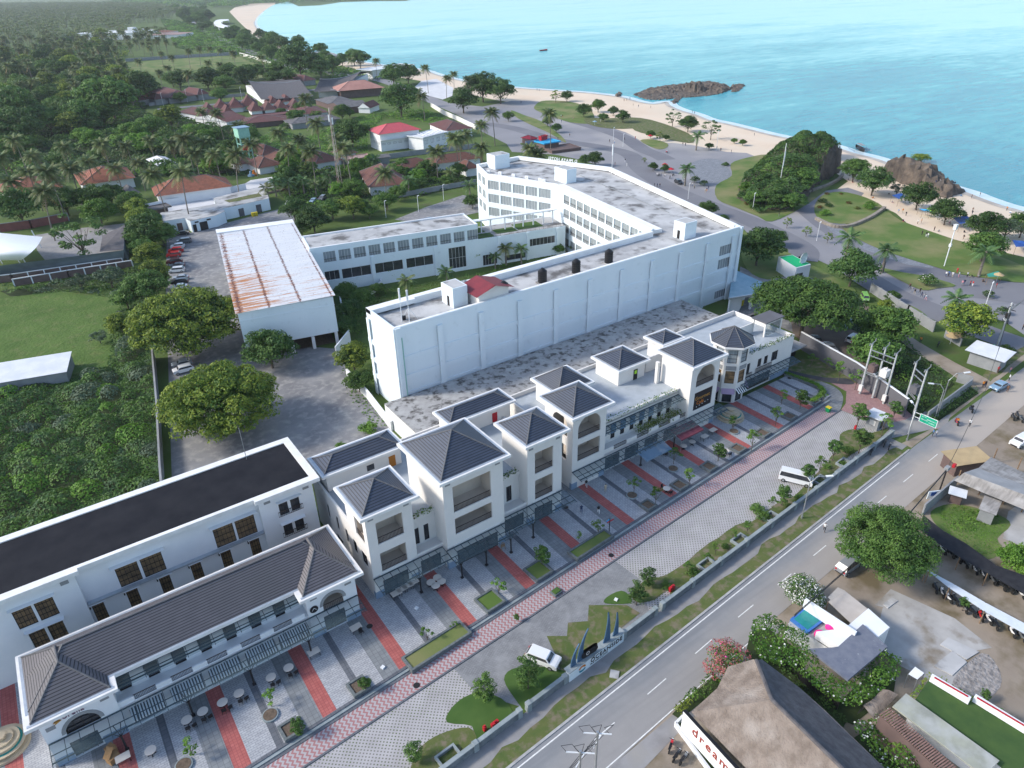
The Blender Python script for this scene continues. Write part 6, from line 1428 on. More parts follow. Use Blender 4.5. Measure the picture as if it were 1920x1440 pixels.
def tree(kind,cx,cy,rp,label,group=None,cat='tree',sz=1.0,hk=1.0,seed=None):
 pr=PT[kind];R,hc=pr['R'],pr['hc']
 z=0;s=1
 for _ in range(6):
  q=Vector(at(cx,cy,z));d=(q-Vector((0,0,CAM_H))).length;s=rp*.9*d/F_PX/R;z=hc*s*sz
 if kind not in USED:USED[kind]=pr;o=pr
 else:o=dup(pr)
 o.location=(q.x,q.y,0);o.rotation_euler=(0,0,random.uniform(0,6.28)if seed is None else seed);o.scale=(s,s,s*sz);o['label']=label;o['category']=cat
 if group:o['group']=group
 return o
TREES="""big|350|612|100|big round yellow green shade tree nearest the white hall roof, behind its twin
bigb|412|757|104|big round yellow green shade tree in front, over the parked white cars
dark|504|655|46|round dark green tree at the foot of the hall's white end wall
midb|662|672|34|bushy tree between the hall stilts and the hotel's left end
darkb|672|716|28|lower bushy tree against the hotel's left end wall
shrubb|690|806|20|bright green shrub behind the long rear shop roof
shrubb|640|838|12|low bright shrub at the corner of the black roof
rain|1513|572|102|wide flat crowned dark tree over the brown parking ground
mid|1663|612|46|leafy tree with pale gaps right of the white parked car
darkb|1640|662|44|dark tree behind the transformer poles
dark|1423|463|42|round dark tree right of the hotel's end wall
mid|1458|447|19|lighter tree on top of the dark tree by the hotel's end
mid|1327|392|18|half hidden tree behind the hotel's sea side parapet
mid|1355|412|12|thin tree behind the hotel's right corner
dark|1600|503|40|dense dark tree right of the green roofed guard house
bigr|1662|1022|80|large dense tree beside the road over the silver car
bright|1912|1050|30|bright green tree at the right edge behind the black shade net
wflower|1503|1112|37|tree covered in white flowers beside the road and pool
bougain|1368|1246|44|bougainvillea with dusty pink bracts over the thatched roof corner
column|990|1262|27|bushy tree beside the white car on the forecourt
column|908|1289|23|bushy tree on the lawn left of the white car
column|1216|1080|16|slim bushy tree nearest the grass block paving
column|1195|1112|19|slim bushy tree left of the one by the grass block paving
column|775|1408|17|bushy tree at the bottom edge beside the wall planter
midb|1813|606|40|broad tree above the street kiosk
shrubd|1887|658|14|round dark shrub behind the kiosk roof
shrubf|1740|526|15|flowering shrub on the grass strip in front of the walkers
mid|1674|556|13|light green tree beside the overgrown boundary wall
midb|1661|575|14|darker bush below the light green tree by the boundary wall
shrubf|1854|552|9|small flowering tree left of the double street lamp
shrubf|1881|584|10|small flowering tree on the traffic island at the right
mid|1603|318|24|round tree on the sand below the boat
dark|1640|340|28|dark tree on the sand with people sitting under it
grey|1683|355|14|grey green pandanus bush left of the blue tarp
dark|1724|368|27|dark tree beside the blue tarp on the beach
dark|1777|397|26|beach tree behind the lime green tarp
dark|1848|424|28|beach tree behind the bright blue tarp
grey|1888|430|24|grey green beach tree near the right edge
dark|1919|422|24|dark beach tree cut by the right edge
mid|1847|462|31|layered tree at the edge of the big lawn
sparse|1477|417|9|first small tree from the left on the traffic island
sparse|1513|433|9|second small tree from the left on the traffic island
sparse|1553|445|9|third small tree from the left on the traffic island
dark|750|187|34|wide dark tree right of the red roofed restaurant
dark|868|188|26|dark tree left of the tallest beach trees
dark|905|163|30|tall dark beach tree at the left of the pair
dark|938|170|26|tall dark beach tree at the right of the pair
dark|737|140|22|dark tree in front of the beach pavilion, left one
dark|764|138|20|dark tree in front of the beach pavilion, right one
darkb|658|250|33|dense tree left of the bright red roofed house
mid|640|262|20|smaller tree left of the dense one by the red roofed house
mid|953|218|11|small round tree beside the promenade bend
sparse|1042|179|10|thin tree on the grass island by the beach, left one
dark|1063|180|11|tree on the grass island by the beach, right one
dark|1095|207|14|dark tree on the promenade edge left of the tall round one
mid|1122|198|14|tall round tree on the promenade edge
darkb|1131|220|10|narrow dark tree in front of the tall round one
dark|1150|208|10|tree at the left of the sandy lawn
dark|1168|218|13|tree at the middle of the sandy lawn
dark|1027|228|10|tree on the planted median, left one
dark|1043|240|10|tree on the planted median, right one
dark|1116|298|16|bush behind the hotel lettering
dark|1098|300|12|smaller bush left of the one behind the hotel lettering
tier|1262|219|14|layered tree standing alone on the sand
dark|1291|232|17|dark bushy tree between two layered trees on the sand
tier|1335|240|17|layered tree right of the dark bushy one on the sand
darkb|1330|274|8|small bush where the sand meets the promenade
mid|1220|252|9|bush on the little planted point of the promenade
sparse|1238|255|8|thin tree on the little planted point of the promenade
darkb|1249|258|7|round bush right of the thin tree on the planted point
mid|1377|264|6|small round tree on the beach edge, left one
mid|1393|267|7|small round tree on the beach edge, right one
dark|1225|312|9|tree left of the red parasols
dark|1247|316|9|tree under the red parasols
shrubf|1303|337|9|flowering bush right of the fan palm
shrubf|1320|344|8|flowering bush beside the cobbled circle
sparse|1208|300|5|sapling on the promenade island
dark|277|430|34|dark tree at the top left of the car park
midb|262|408|20|dark tree behind the low white building
bright|185|398|28|bright green tree behind the layered one
tier|145|440|40|wide layered bright tree on the paved yard
darkb|270|540|40|shadowy tree mass beside the parked cars
midb|278|480|26|brownish green tree at the left of the red cars
darkb|235|560|24|low tree between the field and the car park
grey|205|520|26|grey green bush above the meadow, right one
grey|150|528|20|grey green bush above the meadow, left one
midb|225|610|24|bush at the right edge of the meadow
grey|185|632|16|grey bush in the meadow below the bush line
dark|33|388|36|dark tree at the far left below the orange roof
darkb|120|378|30|dark tree below the orange tiled houses
mid|175|372|28|tree left of the small white house
darkb|205|365|24|tree touching the small white house
dark|550|392|27|dark tree behind the car park's far end
dark|587|412|30|dark tree left of the annex roof
darkb|622|392|26|dark tree at the foot of the tall mast
dark|565|428|18|tree touching the hall's far corner
midb|660|388|24|tree left of the service drive
darkb|692|396|18|tree behind the blue roof
mid|722|378|22|tree in front of the big villa roof
mid|745|362|18|tree beside the big villa roof
dark|885|378|16|tree at the left end of the hotel sea wing
dark|790|345|14|garden tree below the white walled bungalow
mid|838|338|14|garden tree by the pink flowering hedge
bright|730|508|20|first tree from the left in the hotel garden
mid|766|498|22|second tree from the left in the hotel garden
dark|806|490|18|dark tree in the middle of the hotel garden
bright|833|486|12|narrow tree before the tall annex windows
bright|737|474|8|small tree top in front of the annex windows
mid|648|548|24|garden tree at the corner of the raised lawn
mid|676|562|26|garden tree below the raised lawn
darkb|708|542|16|bush by the stepping stones
dark|655|586|30|dark garden tree near the hall's right side
dark|648|612|24|dark garden tree at the end of the hall's right side
sparse|893|478|17|thin crowned tree right of the tall annex windows
mid|1003|470|12|garden bush under the annex terrace, left one
mid|1047|467|13|garden bush under the annex terrace, right one
bright|1078|460|14|garden tree at the foot of the sea wing
shrubb|1447|384|13|clipped bright hedge ball at the garden corner
shrub|1415|388|10|clipped hedge left of the bright ball
shrubr|1400|382|7|dark red shrub on the roadside lawn
shrubd|1543|378|8|dark clipped shrub at the top of the oval garden
shrubd|1554|386|7|second dark clipped shrub in the oval garden
shrubr|1537|389|6|red shrub left of the dark shrubs in the oval garden
shrubb|1547|401|10|bright shrub at the bottom of the oval garden
shrubr|1591|381|6|red shrub alone in the oval garden
shrubb|1631|388|12|bright shrub at the right of the oval garden
shrubr|1608|391|6|red shrub left of the bright one at the oval garden's right
shrubr|1550|364|5|red shrub at the top edge of the oval garden, left
shrubr|1577|364|4|red shrub at the top edge of the oval garden, right
shrubd|1360|309|7|dark hedge above the cobbled circle
mid|457|139|19|round tree at the lower edge of the sports field, right one
dark|387|148|22|round tree at the lower edge of the sports field, left one
dark|560|113|34|large dark tree behind the first thatched hall
dark|530|84|17|tree by the shore left of the grey pavilion
dark|600|128|20|tree in front of the grey shore pavilion
bright|247|253|26|bright green tree in the palm garden
mid|190|214|24|light tree below the wide dark canopy
midb|133|231|20|tree left of the light one
darkb|90|226|26|tree in the lower left of the jungle
mid|283|236|22|tree above the bright green tree
midb|318|220|22|tree left of the grey lane
darkb|205|185|46|wide dark layered canopy in the jungle
dark|260|165|30|dark canopy beside the small red roofs
dark|30|208|42|wide dark canopy at the left edge
dark|30|240|34|dark tree below the wide canopy at the left edge
mid|337|183|11|small round tree by the street lamps
mid|413|178|15|tree behind the lane wall
dark|675|385|16|tree beside the mast base""".split('\n')
tree_rng=random.Random(3);random.seed(11)
for row in TREES:
 k,a,b_,c,lab=row.split('|');tree(k,float(a),float(b_),float(c),lab,cat='shrub' if k.startswith('shrub')else 'tree')
rsF=np.random.RandomState(5)
def wood(n,poly,kinds,r0,r1,label,group):
 P=[(p[0],p[1])for p in ats(poly)]
 for q in scatter(P,n,rsF):
  k=kinds[rsF.randint(len(kinds))];R=rsF.uniform(r0,r1);pr=PT[k];s=R/pr['R']
  o=pr if k not in USED else dup(pr);USED[k]=pr
  o.location=(q[0],q[1],0);o.rotation_euler=(0,0,rsF.uniform(0,6.28));o.scale=(s,s,s*rsF.uniform(.85,1.2));prop(o,label,'tree',group)
J1=[(0,150),(120,135),(200,150),(290,165),(270,200),(290,240),(200,250),(0,262)]
wood(64,J1,['dark','darkb','mid','midb','dark'],6,11,'one of the crowded broadleaf trees in the jungle left of the small red roofs','jungle trees')
wood(40,[(0,90),(200,80),(240,105),(225,140),(0,150)],['dark','darkb','grey','midb'],6,10,'one of the broadleaf trees scattered below the upper palm grove','grove trees')
wood(34,[(395,75),(460,60),(520,85),(600,105),(690,125),(690,140),(600,140),(545,135),(500,112),(450,96)],['dark','darkb','mid'],6,10,'one of the dark trees lining the shore behind the thatched halls','shore trees')
wood(30,[(300,30),(340,20),(400,30),(400,60),(380,62),(340,50)],['dark','darkb','mid','dark'],8,14,'one of the trees along the far coast road','coast road trees')
wood(26,[(0,262),(200,262),(330,245),(450,240),(480,270),(470,330),(300,330),(0,345)],['mid','darkb','shrub','bright'],4,7,'one of the low trees between the tall palms of the garden','garden trees')
wood(34,[(505,300),(640,300),(740,318),(880,335),(880,350),(790,362),(660,378),(520,360)],['mid','darkb','shrub','bright','dark'],2.6,4.6,'one of the low trees in the resort garden behind the annex','resort garden trees')
wood(16,[(395,150),(560,145),(560,165),(470,172),(395,178),(300,165)],['dark','darkb','mid'],6,9,'one of the trees between the sports field and the lane','lane trees')
wood(14,[(455,165),(560,210),(640,200),(700,215),(640,235),(470,245)],['mid','darkb','shrub'],3,5.5,'one of the low trees between the red roofed cottages','cottage trees')
wood(14,[(235,385),(262,470),(245,560),(215,590),(300,590),(312,440)],['darkb','midb','mid'],3.5,5,'one of the bushy trees between the long shed and the car park','car park hedge trees')
def frond(b,L_,az,up,droop,n=7,mi=0,wd=.66,leaflets=12):
 0
 pts=[]
 for i in range(n+1):
  s=i/n;r=L_*(s*.92*cos(up*.6));z=L_*(sin(up)*s-droop*s*s);pts.append(Vector((r*cos(az),r*sin(az),z)))
 side=Vector((-sin(az),cos(az),0))
 for k in range(leaflets):
  s=.12+.86*(k+.5)/leaflets;i=min(int(s*n),n-1);f=s*n-i;p=pts[i].lerp(pts[i+1],f);d=(pts[i+1]-pts[i]).normalized()
  ll=L_*wd*.5*(sin(pi*min(1,s*.86+.14))**.6);w=L_/leaflets*.95
  for e in(-1,1):
   o=(side*e*.80+d*.55).normalized()*ll;o.z-=ll*.42
   b.face([tuple(p-d*w*.5),tuple(p+d*w*.5),tuple(p+o+d*w*.10),tuple(p+o*.95-d*w*.12)],mi)
def palm_proto(name,seed,h,L_,nf,mats,lean=.06,leaflets=12,dead=2):
 rs=random.Random(seed);t=root(name,'','palm');b=MB()
 lx,ly=lean*h*rs.uniform(-1,1),lean*h*rs.uniform(-1,1)
 for i in range(nf):
  az=i*2.39996+rs.uniform(-.2,.2);lv=i/nf;up=1.25-1.35*lv;b.M=lambda x,y,z:(x+lx,y+ly,z+h)
  frond(b,L_*rs.uniform(.88,1.08)*(.8 if lv<.15 else 1),az,up,.30+.55*lv,leaflets=leaflets)
 for i in range(dead):frond(b,L_*.8,rs.uniform(0,6.28),-.5,.9,leaflets=leaflets-3,mi=1)
 b.build('crown',[L[mats],L['palmdead']],t)
 c=MB().tube([(0,0,-.1),(lx*.15,ly*.15,h*.35),(lx*.5,ly*.5,h*.7),(lx,ly,h+.2)],.24,7,r2=.13);c.cyl(lx,ly,h-.5,h+.3,.28,.16,n=7);c.build('trunk',W['palmbark'],t);t['R']=L_;t['hc']=h;return t
PP_=[palm_proto('coconut_palm',s,h_,5.2,26,'palm',le)for s,h_,le in((1,14,.05),(2,16,.10),(3,12.5,.04),(4,17.5,.08))]
SP=[palm_proto('garden_palm',s,4.0,2.6,14,'fan' if s==5 else 'palm',.02,9,0)for s in(5,6)]
_pused=set()
def putpalm(pr,x,y,s,label,group,cat='palm'):
 o=pr if pr.name not in _pused else dup(pr);_pused.add(pr.name)
 o.location=(x,y,0);o.rotation_euler=(0,0,rsF.uniform(0,6.28));o.scale=(s,s,s*rsF.uniform(.92,1.08));prop(o,label,cat,group)
def palmlist(pts,label,group,smin=.9,smax=1.12,pr=None,hk=1):
 for i,(cx,cy)in enumerate(pts):
  p_=(pr or PP_)[rsF.randint(len(pr or PP_))];s=rsF.uniform(smin,smax);q=at(cx,cy,(p_['hc'])*s*hk);putpalm(p_,q[0],q[1],s,label if isinstance(label,str)else label[i],group)
palmlist([(30,262),(193,268),(120,278),(280,262),(322,268),(363,282),(403,285),(433,295),(257,300),(163,300),(217,314),(133,320),(93,318),(53,318),(7,300),(293,328),(333,322),(72,362),(90,330),(350,262),(240,275),(60,290),(385,262),(15,335)],'one of the tall coconut palms over the orange tiled houses','tall palms by the orange tiled houses')
palmlist([(377,208),(410,214),(441,231),(567,181),(527,243),(533,274),(563,264),(583,284),(593,228),(470,262),(640,262),(650,275)],['coconut palm at the left end of the cottages','second coconut palm from the left by the cottages','coconut palm just above the water tower','coconut palm in front of the first thatched hall','coconut palm in the meadow right of the water tower','coconut palm over the red villa roof','coconut palm in the middle of the meadow edge','coconut palm left of the yellow hanging one','tall palm with yellow hanging fronds by the grey roof','coconut palm behind the water tower','coconut palm behind the tall mast','lower coconut palm right of the tall mast'],'palms by the cottages')
palmlist([(347,134),(390,118),(413,121),(297,134),(227,114),(260,114),(207,114),(493,108),(140,131),(177,131),(43,124),(300,98),(322,106),(350,97),(370,92),(393,90),(413,96),(437,100),(267,140),(313,128)],'one of the coconut palms around the sports field','palms around the sports field')
palmlist([(926,205),(902,232),(857,264),(817,282),(903,280),(880,250),(783,168),(793,181),(850,138),(873,148),(800,130),(703,113),(990,283),(1010,292),(835,145),(862,255),(1033,214),(608,110),(660,112),(720,330)],['feathery palm at the promenade bend, widest of all','palm left of the widest palm','palm behind the flat roofed white extension','tall palm in front of the long bungalow roof','palm just left of the hotel roof box','palm behind the dark red tiled house','palm right of the wide dark tree','lower palm right of the wide dark tree','tallest beach palm left of the dark trees','beach palm right of the tallest one','beach palm behind the pale parking ground','palm behind the beach pavilion','palm behind the hotel parapet, left one','palm behind the hotel parapet, right one','slender beach palm left of the tallest one','palm over the white extension wall','palm on the planted median','shore palm behind the trees, left one','shore palm behind the trees, right one','palm in the resort garden by the bungalow'],'palms towards the beach',.85,1.05)
palmlist([(540,343),(567,338),(513,341),(590,344),(617,328),(500,352),(845,322),(880,345),(700,300),(765,335)],'one of the short palms in the resort garden','short garden palms',1.3,1.7,SP)
palmlist([(762,527),(837,508),(928,480),(948,467),(977,467)],['palm in the hotel garden left of the middle','palm in the hotel garden below the tall windows','first small palm before the annex pillar','second small palm before the annex wall','third small palm before the annex wall'],'small palms in the hotel garden',.9,1.5,SP)
palmlist([(1287,316),(1593,447),(1663,470),(1793,560),(1308,254),(1850,470)],['fan palm right of the red parasols','fan palm beside the big lawn, left one','fan palm beside the big lawn, right one','fan palm behind the broad tree by the kiosk','cluster palm on the sand beside the promenade','palm over the seated group at the lawn'],'fan palms',1.5,1.9,SP,hk=1)
def grove(n,poly,label,group):
 P=[(p[0],p[1])for p in ats(poly)]
 for q in scatter(P,n,rsF):putpalm(PP_[rsF.randint(4)],q[0],q[1],rsF.uniform(.85,1.15),label,group)
grove(120,[(-40,95),(120,80),(250,84),(330,78),(340,100),(230,125),(110,150),(-40,175)],'one of the coconut palms in the open grove above the jungle','palms of the open grove')
grove(30,[(0,160),(120,148),(260,160),(270,210),(0,240)],'one of the coconut palms rising out of the jungle','palms in the jungle')
far_=[(p[0],p[1])for p in ats([(-60,12),(150,10),(290,12),(345,26),(300,45),(255,45),(240,70),(330,66),(300,84),(120,90),(-60,108)])]
b=MB();fr=random.Random(4)
for q in scatter(far_,4600,rsF):
 h=fr.uniform(11,18);b.M=lambda x,y,z:(x+q[0],y+q[1],z+h)
 for i in range(11):
  az=fr.uniform(0,6.28);up=fr.uniform(-.35,1.0);L_=5.6;c_,s_=cos(az),sin(az);w=1.15
  m=(L_*.5*c_,L_*.5*s_,L_*.45*sin(up));e=(L_*.95*c_,L_*.95*s_,L_*(.55*sin(up)-.35))
  b.face([(0,0,0),(m[0]-s_*w,m[1]+c_*w,m[2]),e,(m[0]+s_*w,m[1]-c_*w,m[2])])
 b.M=None;b.tube([(q[0],q[1],0),(q[0],q[1],h)],.25,3,mi=1,cap=False)
o=b.build('palm_grove',[L['palm'],W['palmbark']]);prop(o,'dense far coconut grove covering the upper left of the view','palm grove',kind='stuff')
_mz=[0]
def mass(name,poly,dens,leaf,bumps,hb,rb,mats,label,cat='undergrowth',seed=1,zp=0,world_=False,base=.15,kind='stuff',flowers=None,zf=None,under=True,asp=.6):
 P=poly if world_ else[(p[0],p[1])for p in ats(poly,zp)];_mz[0]+=.005;rs=np.random.RandomState(seed);A_=area(P);n=int(A_*dens)
 q=scatter(P,n,rs);h=np.full(len(q),base);nx=np.zeros((len(q),3));nx[:,2]=1
 own=np.zeros(len(q),int);C_=scatter(P,int(A_*bumps)+1,rs)
 for i,c in enumerate(C_):
  R=rs.uniform(*rb);H_=rs.uniform(*hb);d2=((q-c)**2).sum(1)/R**2;m=d2<1;z=H_*np.sqrt(np.clip(1-d2,0,1));up=m&(z>h)
  h[up]=z[up];nx[up,:2]=(q[up]-c)/R;nx[up,2]=.6;own[up]=i+1
 z=h*rs.uniform(.80,1.03,len(q))+(zf(q)if zf else 0);pts=np.column_stack([q,z]);Nn=nx+rs.normal(size=nx.shape)*.45+np.array([0,0,.25])
 g=[];kk=(own*7+(own//3))%len(mats)
 for j,m_ in enumerate(mats):
  s_=kk==j
  if s_.any():g.append((rhomb(pts[s_],Nn[s_],leaf,rs,asp),m_))
 if flowers:j=rs.choice(len(pts),flowers[1]);g.append((rhomb(pts[j]+np.array([0,0,.08]),Nn[j],leaf*.8,rs,.9),flowers[0]))
 o=link(name,leafmesh(name,g));prop(o,label,cat,kind=kind)
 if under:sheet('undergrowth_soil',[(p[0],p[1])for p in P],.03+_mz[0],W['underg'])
 return o
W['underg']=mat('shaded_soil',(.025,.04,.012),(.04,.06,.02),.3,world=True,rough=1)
sc=[(p[0],p[1])for p in ats([(-260,770),(0,735),(128,712),(200,690),(240,640),(258,600),(284,672),(298,780),(304,890)])]+[(7.2,97),(-60,97)]
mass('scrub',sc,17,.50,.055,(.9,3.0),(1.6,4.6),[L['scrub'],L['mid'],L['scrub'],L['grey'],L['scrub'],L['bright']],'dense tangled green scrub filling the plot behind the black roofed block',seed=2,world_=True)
mass('scrub',[(0,546),(60,535),(230,506),(262,500),(300,560),(262,600),(240,640),(200,690),(218,600),(225,560),(120,548),(20,556)],9,.5,.05,(.8,2.6),(1.5,3.5),[L['scrub'],L['grey'],L['mid']],'band of rough bushes along the fence and edge of the meadow',seed=3)
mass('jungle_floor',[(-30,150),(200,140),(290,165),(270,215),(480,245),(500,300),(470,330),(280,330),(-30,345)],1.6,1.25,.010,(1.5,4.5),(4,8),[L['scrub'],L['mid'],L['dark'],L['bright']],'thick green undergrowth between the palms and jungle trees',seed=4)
mass('undergrowth',[(-30,95),(250,84),(230,118),(260,140),(200,150),(-30,160)],.35,1.9,.004,(1.5,4),(5,11),[L['scrub'],L['mid'],L['yellow']],'low green undergrowth between the palms of the open grove',seed=5,under=False)
mass('undergrowth',[(560,262),(700,212),(800,205),(860,235),(720,222),(690,250),(690,285),(640,292),(480,300),(470,262),(540,240)],3.0,.8,.015,(.6,1.8),(2,5),[L['bright'],L['mid'],L['scrub']],'bright green meadow growth around the red roofed house and water tower',seed=6,under=False)
mass('undergrowth',[(500,300),(640,296),(740,315),(880,330),(892,345),(790,368),(660,385),(560,395),(520,362)],3.6,.75,.03,(.5,2.2),(1.5,4),[L['mid'],L['dark'],L['bright']],'leafy planting of the resort garden behind the hotel annex',seed=7)
mass('undergrowth',[(300,35),(450,60),(560,112),(640,128),(760,150),(640,150),(520,135),(440,105),(330,90)],.5,1.7,.006,(1.5,5),(5,10),[L['dark'],L['mid'],L['bright']],'green belt of bushes along the coast road',seed=8,under=False)
mass('mangrove_belt',[(478,9),(560,6),(640,3),(770,-1),(770,-5),(560,-4),(300,-6),(200,6),(330,12),(430,16)],.035,7,.0008,(6,16),(25,60),[L['mid'],L['bright'],L['dark']],'far green headland of trees beyond the bay',seed=9,under=False)
mass('undergrowth',[(1560,600),(1640,590),(1700,640),(1790,720),(1718,786),(1660,735),(1620,700),(1640,640)],9,.5,.05,(.7,2.4),(1.3,3.2),[L['scrub'],L['mid'],L['bright']],'overgrown plot behind the transformer poles',seed=10)
mass('undergrowth',[(655,560),(700,540),(760,535),(850,525),(930,500),(1060,470),(1095,465),(925,515),(820,545),(700,575),(665,620),(640,700),(652,745),(700,800),(730,800),(690,720),(682,640),(684,585)],6,.55,.05,(.4,1.8),(1,2.4),[L['mid'],L['dark'],L['bright']],'dark leafy planting of the hotel courtyard garden',seed=11,under=False)
mass('hedge',[(1735,782),(1815,722),(1835,738),(1745,800)],30,.25,.5,(1.0,1.4),(1,1.5),[L['dark'],L['mid']],'dark trimmed hedge outside the concrete wall by the road','hedge',seed=12)
mass('vine',[(1415,1150),(1445,1140),(1480,1165),(1516,1190),(1518,1218),(1590,1275),(1660,1212),(1695,1225),(1690,1260),(1612,1322),(1560,1300),(1500,1250),(1430,1225),(1405,1190)],48,.30,.25,(3.2,4.8),(1.6,2.6),[L['vine'],L['bright'],L['vine']],'bright green creeper with white flowers covering the pool villa','creeper',seed=13,base=3.0,zp=3.6,flowers=(L['flower'],160))
mass('vine',[(1595,1365),(1650,1330),(1672,1330),(1770,1430),(1800,1480),(1700,1480)],42,.30,.25,(2.6,3.8),(1.6,2.6),[L['vine'],L['bright'],L['vine']],'creeper with white flowers between the thatched villa and the slatted pergola','creeper',seed=14,base=2.2,zp=2.8,flowers=(L['flower'],130))
mass('hedge',[(1260,1340),(1280,1318),(1340,1268),(1362,1282),(1300,1330),(1275,1350)],40,.30,.4,(1.4,2.2),(1,1.6),[L['bright'],L['mid'],L['yellow']],'leafy hedge between the road and the thatched villa','hedge',seed=15)
mass('creeper_edge',[(1690,1320),(1722,1280),(1745,1255),(1800,1285),(1870,1325),(1935,1368),(1935,1380),(1820,1310),(1745,1264),(1708,1320)],50,.26,.5,(3.6,5.0),(.6,1.1),[L['yellow'],L['bright']],'yellow green creeper spilling over the parapet of the lawn villa','creeper',seed=16,base=3.8,zp=4.2,under=False)
mass('undergrowth',[(1545,1310),(1590,1350),(1580,1365),(1500,1300),(1440,1240),(1450,1232)],30,.3,.3,(.6,1.5),(.8,1.6),[L['dark'],L['mid']],'dark planting strip between the two villas',seed=17)
mass('weeds',[(1760,955),(1800,948),(1870,968),(1890,985),(1868,1010),(1875,1032),(1845,1046),(1800,1018),(1765,990)],26,.26,.1,(.15,.5),(.8,2),[L['bright'],L['vine']],'bright low weeds on the plot behind the shack','weeds',seed=18,base=.1,under=False)
t=root('raised_planter','long curved raised planter with a green hedge at the right end of the plaza','planter',(121,65,0),world=True)
PL=smooth([(116.8,64.9,.35),(119.8,65.0,.35),(122.3,66.0,.35),(123.4,68.2,.35),(123.1,71,.35),(122.6,75,.35)],4,closed=False)
b=MB()
for a_,c_ in zip(PL[:-1],PL[1:]):b.beam(a_,c_,1.3,.7)
b.build('kerb',W['planter'],t)
rs=np.random.RandomState(3);q=np.concatenate([np.array(a_)+rs.uniform(0,1,(170,1))*(np.array(c_)-np.array(a_))+rs.normal(size=(170,3))*[.28,.28,.06]for a_,c_ in zip(PL[:-1],PL[1:])]);q[:,2]=.85+rs.uniform(-.12,.1,len(q))
link('hedge',leafmesh('hedge',[(rhomb(q-np.array([121,65,0]),rs.normal(size=q.shape)+[0,0,1],.22,rs),L['bright'])]),t)
def rockmat():
 m,nt,b=_new('weathered_rock');b.inputs['Roughness'].default_value=.95;co=N(nt,'ShaderNodeNewGeometry').outputs['Position']
 c=mixc(nt,ramp(nt,noise(nt,co,.25,10,.7),.35,.7),(.045,.038,.034),(.19,.15,.115));nt.links.new(c,b.inputs['Base Color']);bumpn(nt,b,noise(nt,co,.8,8,.7),1,.6);return m
W['rock']=rockmat()
def outcrop(name,label,pts,hts,seed,jag=1.0,step=1.6,cat='rock',mat_='rock',kind=None):
 0
 P=[(p[0],p[1])for p in ats(pts)];X=np.array(P);lo,hi=X.min(0),X.max(0);nx_,ny_=int((hi[0]-lo[0])/step)+2,int((hi[1]-lo[1])/step)+2
 gx,gy=np.meshgrid(np.linspace(lo[0],hi[0],nx_),np.linspace(lo[1],hi[1],ny_));fx,fy=gx.ravel(),gy.ravel();rs=np.random.RandomState(seed)
 ins=in_poly(fx,fy,P);h=np.where(ins,.5,-.6)
 for(x_,y_,R,H_)in hts:
  c=at(x_,y_,H_*.6);d=np.sqrt((fx-c[0])**2+(fy-c[1])**2)/R;h=np.maximum(h,np.where(ins,H_*np.clip(1-d**2.2,0,1),-.6))
 h=h+np.where(ins,rs.normal(size=len(h))*.35*jag*np.clip(h,.3,3)**.6,0)
 fx=fx+rs.uniform(-.35,.35,len(fx))*step;fy=fy+rs.uniform(-.35,.35,len(fy))*step
 V=np.column_stack([fx,fy,h]);q=[]
 for j in range(ny_-1):
  for i in range(nx_-1):
   a=j*nx_+i
   if max(h[a],h[a+1],h[a+nx_],h[a+nx_+1])>-.5:q+=[a,a+1,a+nx_+1,a+nx_]
 me=fast_mesh(name,V,np.full(len(q)//4,4),q);me.materials.append(W[mat_]if isinstance(mat_,str)else mat_);o=link(name,me);prop(o,label,cat,kind=kind)
 return lambda Q:np.array([max(0,max([H_*max(0,1-(math.hypot(x-at(a,c,H_*.6)[0],y-at(a,c,H_*.6)[1])/R)**2.2)for a,c,R,H_ in hts]))for x,y in Q])
outcrop('rock_spit','long low brown rock spit reaching into the sea',[(1186,178),(1215,166),(1250,160),(1290,157),(1330,152),(1365,160),(1372,168),(1345,178),(1310,182),(1270,184),(1240,188),(1215,188)],[(1303,160,9,6.5),(1240,168,14,2.0),(1280,165,16,2.2),(1335,162,16,2.6),(1350,168,12,2)],1)
outcrop('rock','separate low rocks off the tip of the rock spit',[(1368,166),(1380,158),(1395,157),(1396,162),(1385,172),(1372,173)],[(1376,162,6,1.4),(1388,160,5,1.2),(1380,170,5,1.3)],2)
outcrop('rock','small dark rock in the shallows left of the rock spit',[(1153,178),(1160,172),(1168,175),(1166,181),(1156,182)],[(1160,178,4.5,1.8)],3)
outcrop('rock','small stones in the cove right of the rock spit',[(1258,190),(1268,184),(1280,182),(1272,192),(1262,196)],[(1264,190,3,1.2),(1270,187,3,1)],4)
hfa=outcrop('headland_rock','dark rocky headland between the two beach coves',[(1650,318),(1680,302),(1720,300),(1760,322),(1800,350),(1808,362),(1770,372),(1720,352),(1680,340),(1655,332)],[(1692,312,12,8.5),(1676,318,9,6.5),(1722,325,12,7.5),(1760,348,10,3.6),(1788,358,9,2.6)],5,1.4)
hill=outcrop('coastal_hill','steep rocky hill between the lawn and the beach',[(1380,372),(1400,330),(1440,308),(1480,268),(1530,280),(1565,300),(1572,322),(1530,345),(1510,372),(1480,392),(1420,396)],[(1520,284,19,14),(1492,294,15,12.5),(1480,318,16,10),(1455,335,15,7),(1540,302,14,11),(1470,362,14,5)],6,.6,cat='hill',kind='structure')
mass('hill_growth',[(1380,376),(1400,332),(1440,306),(1480,268),(1532,282),(1560,304),(1560,324),(1530,347),(1512,374),(1480,398),(1420,402)],13,.75,.05,(1.6,3.6),(2.2,4.5),[L['dark'],L['mid'],L['dark'],L['scrub']],'dense green growth draped over the coastal hill','vegetation',seed=20,zf=hill,under=False,base=1.1)
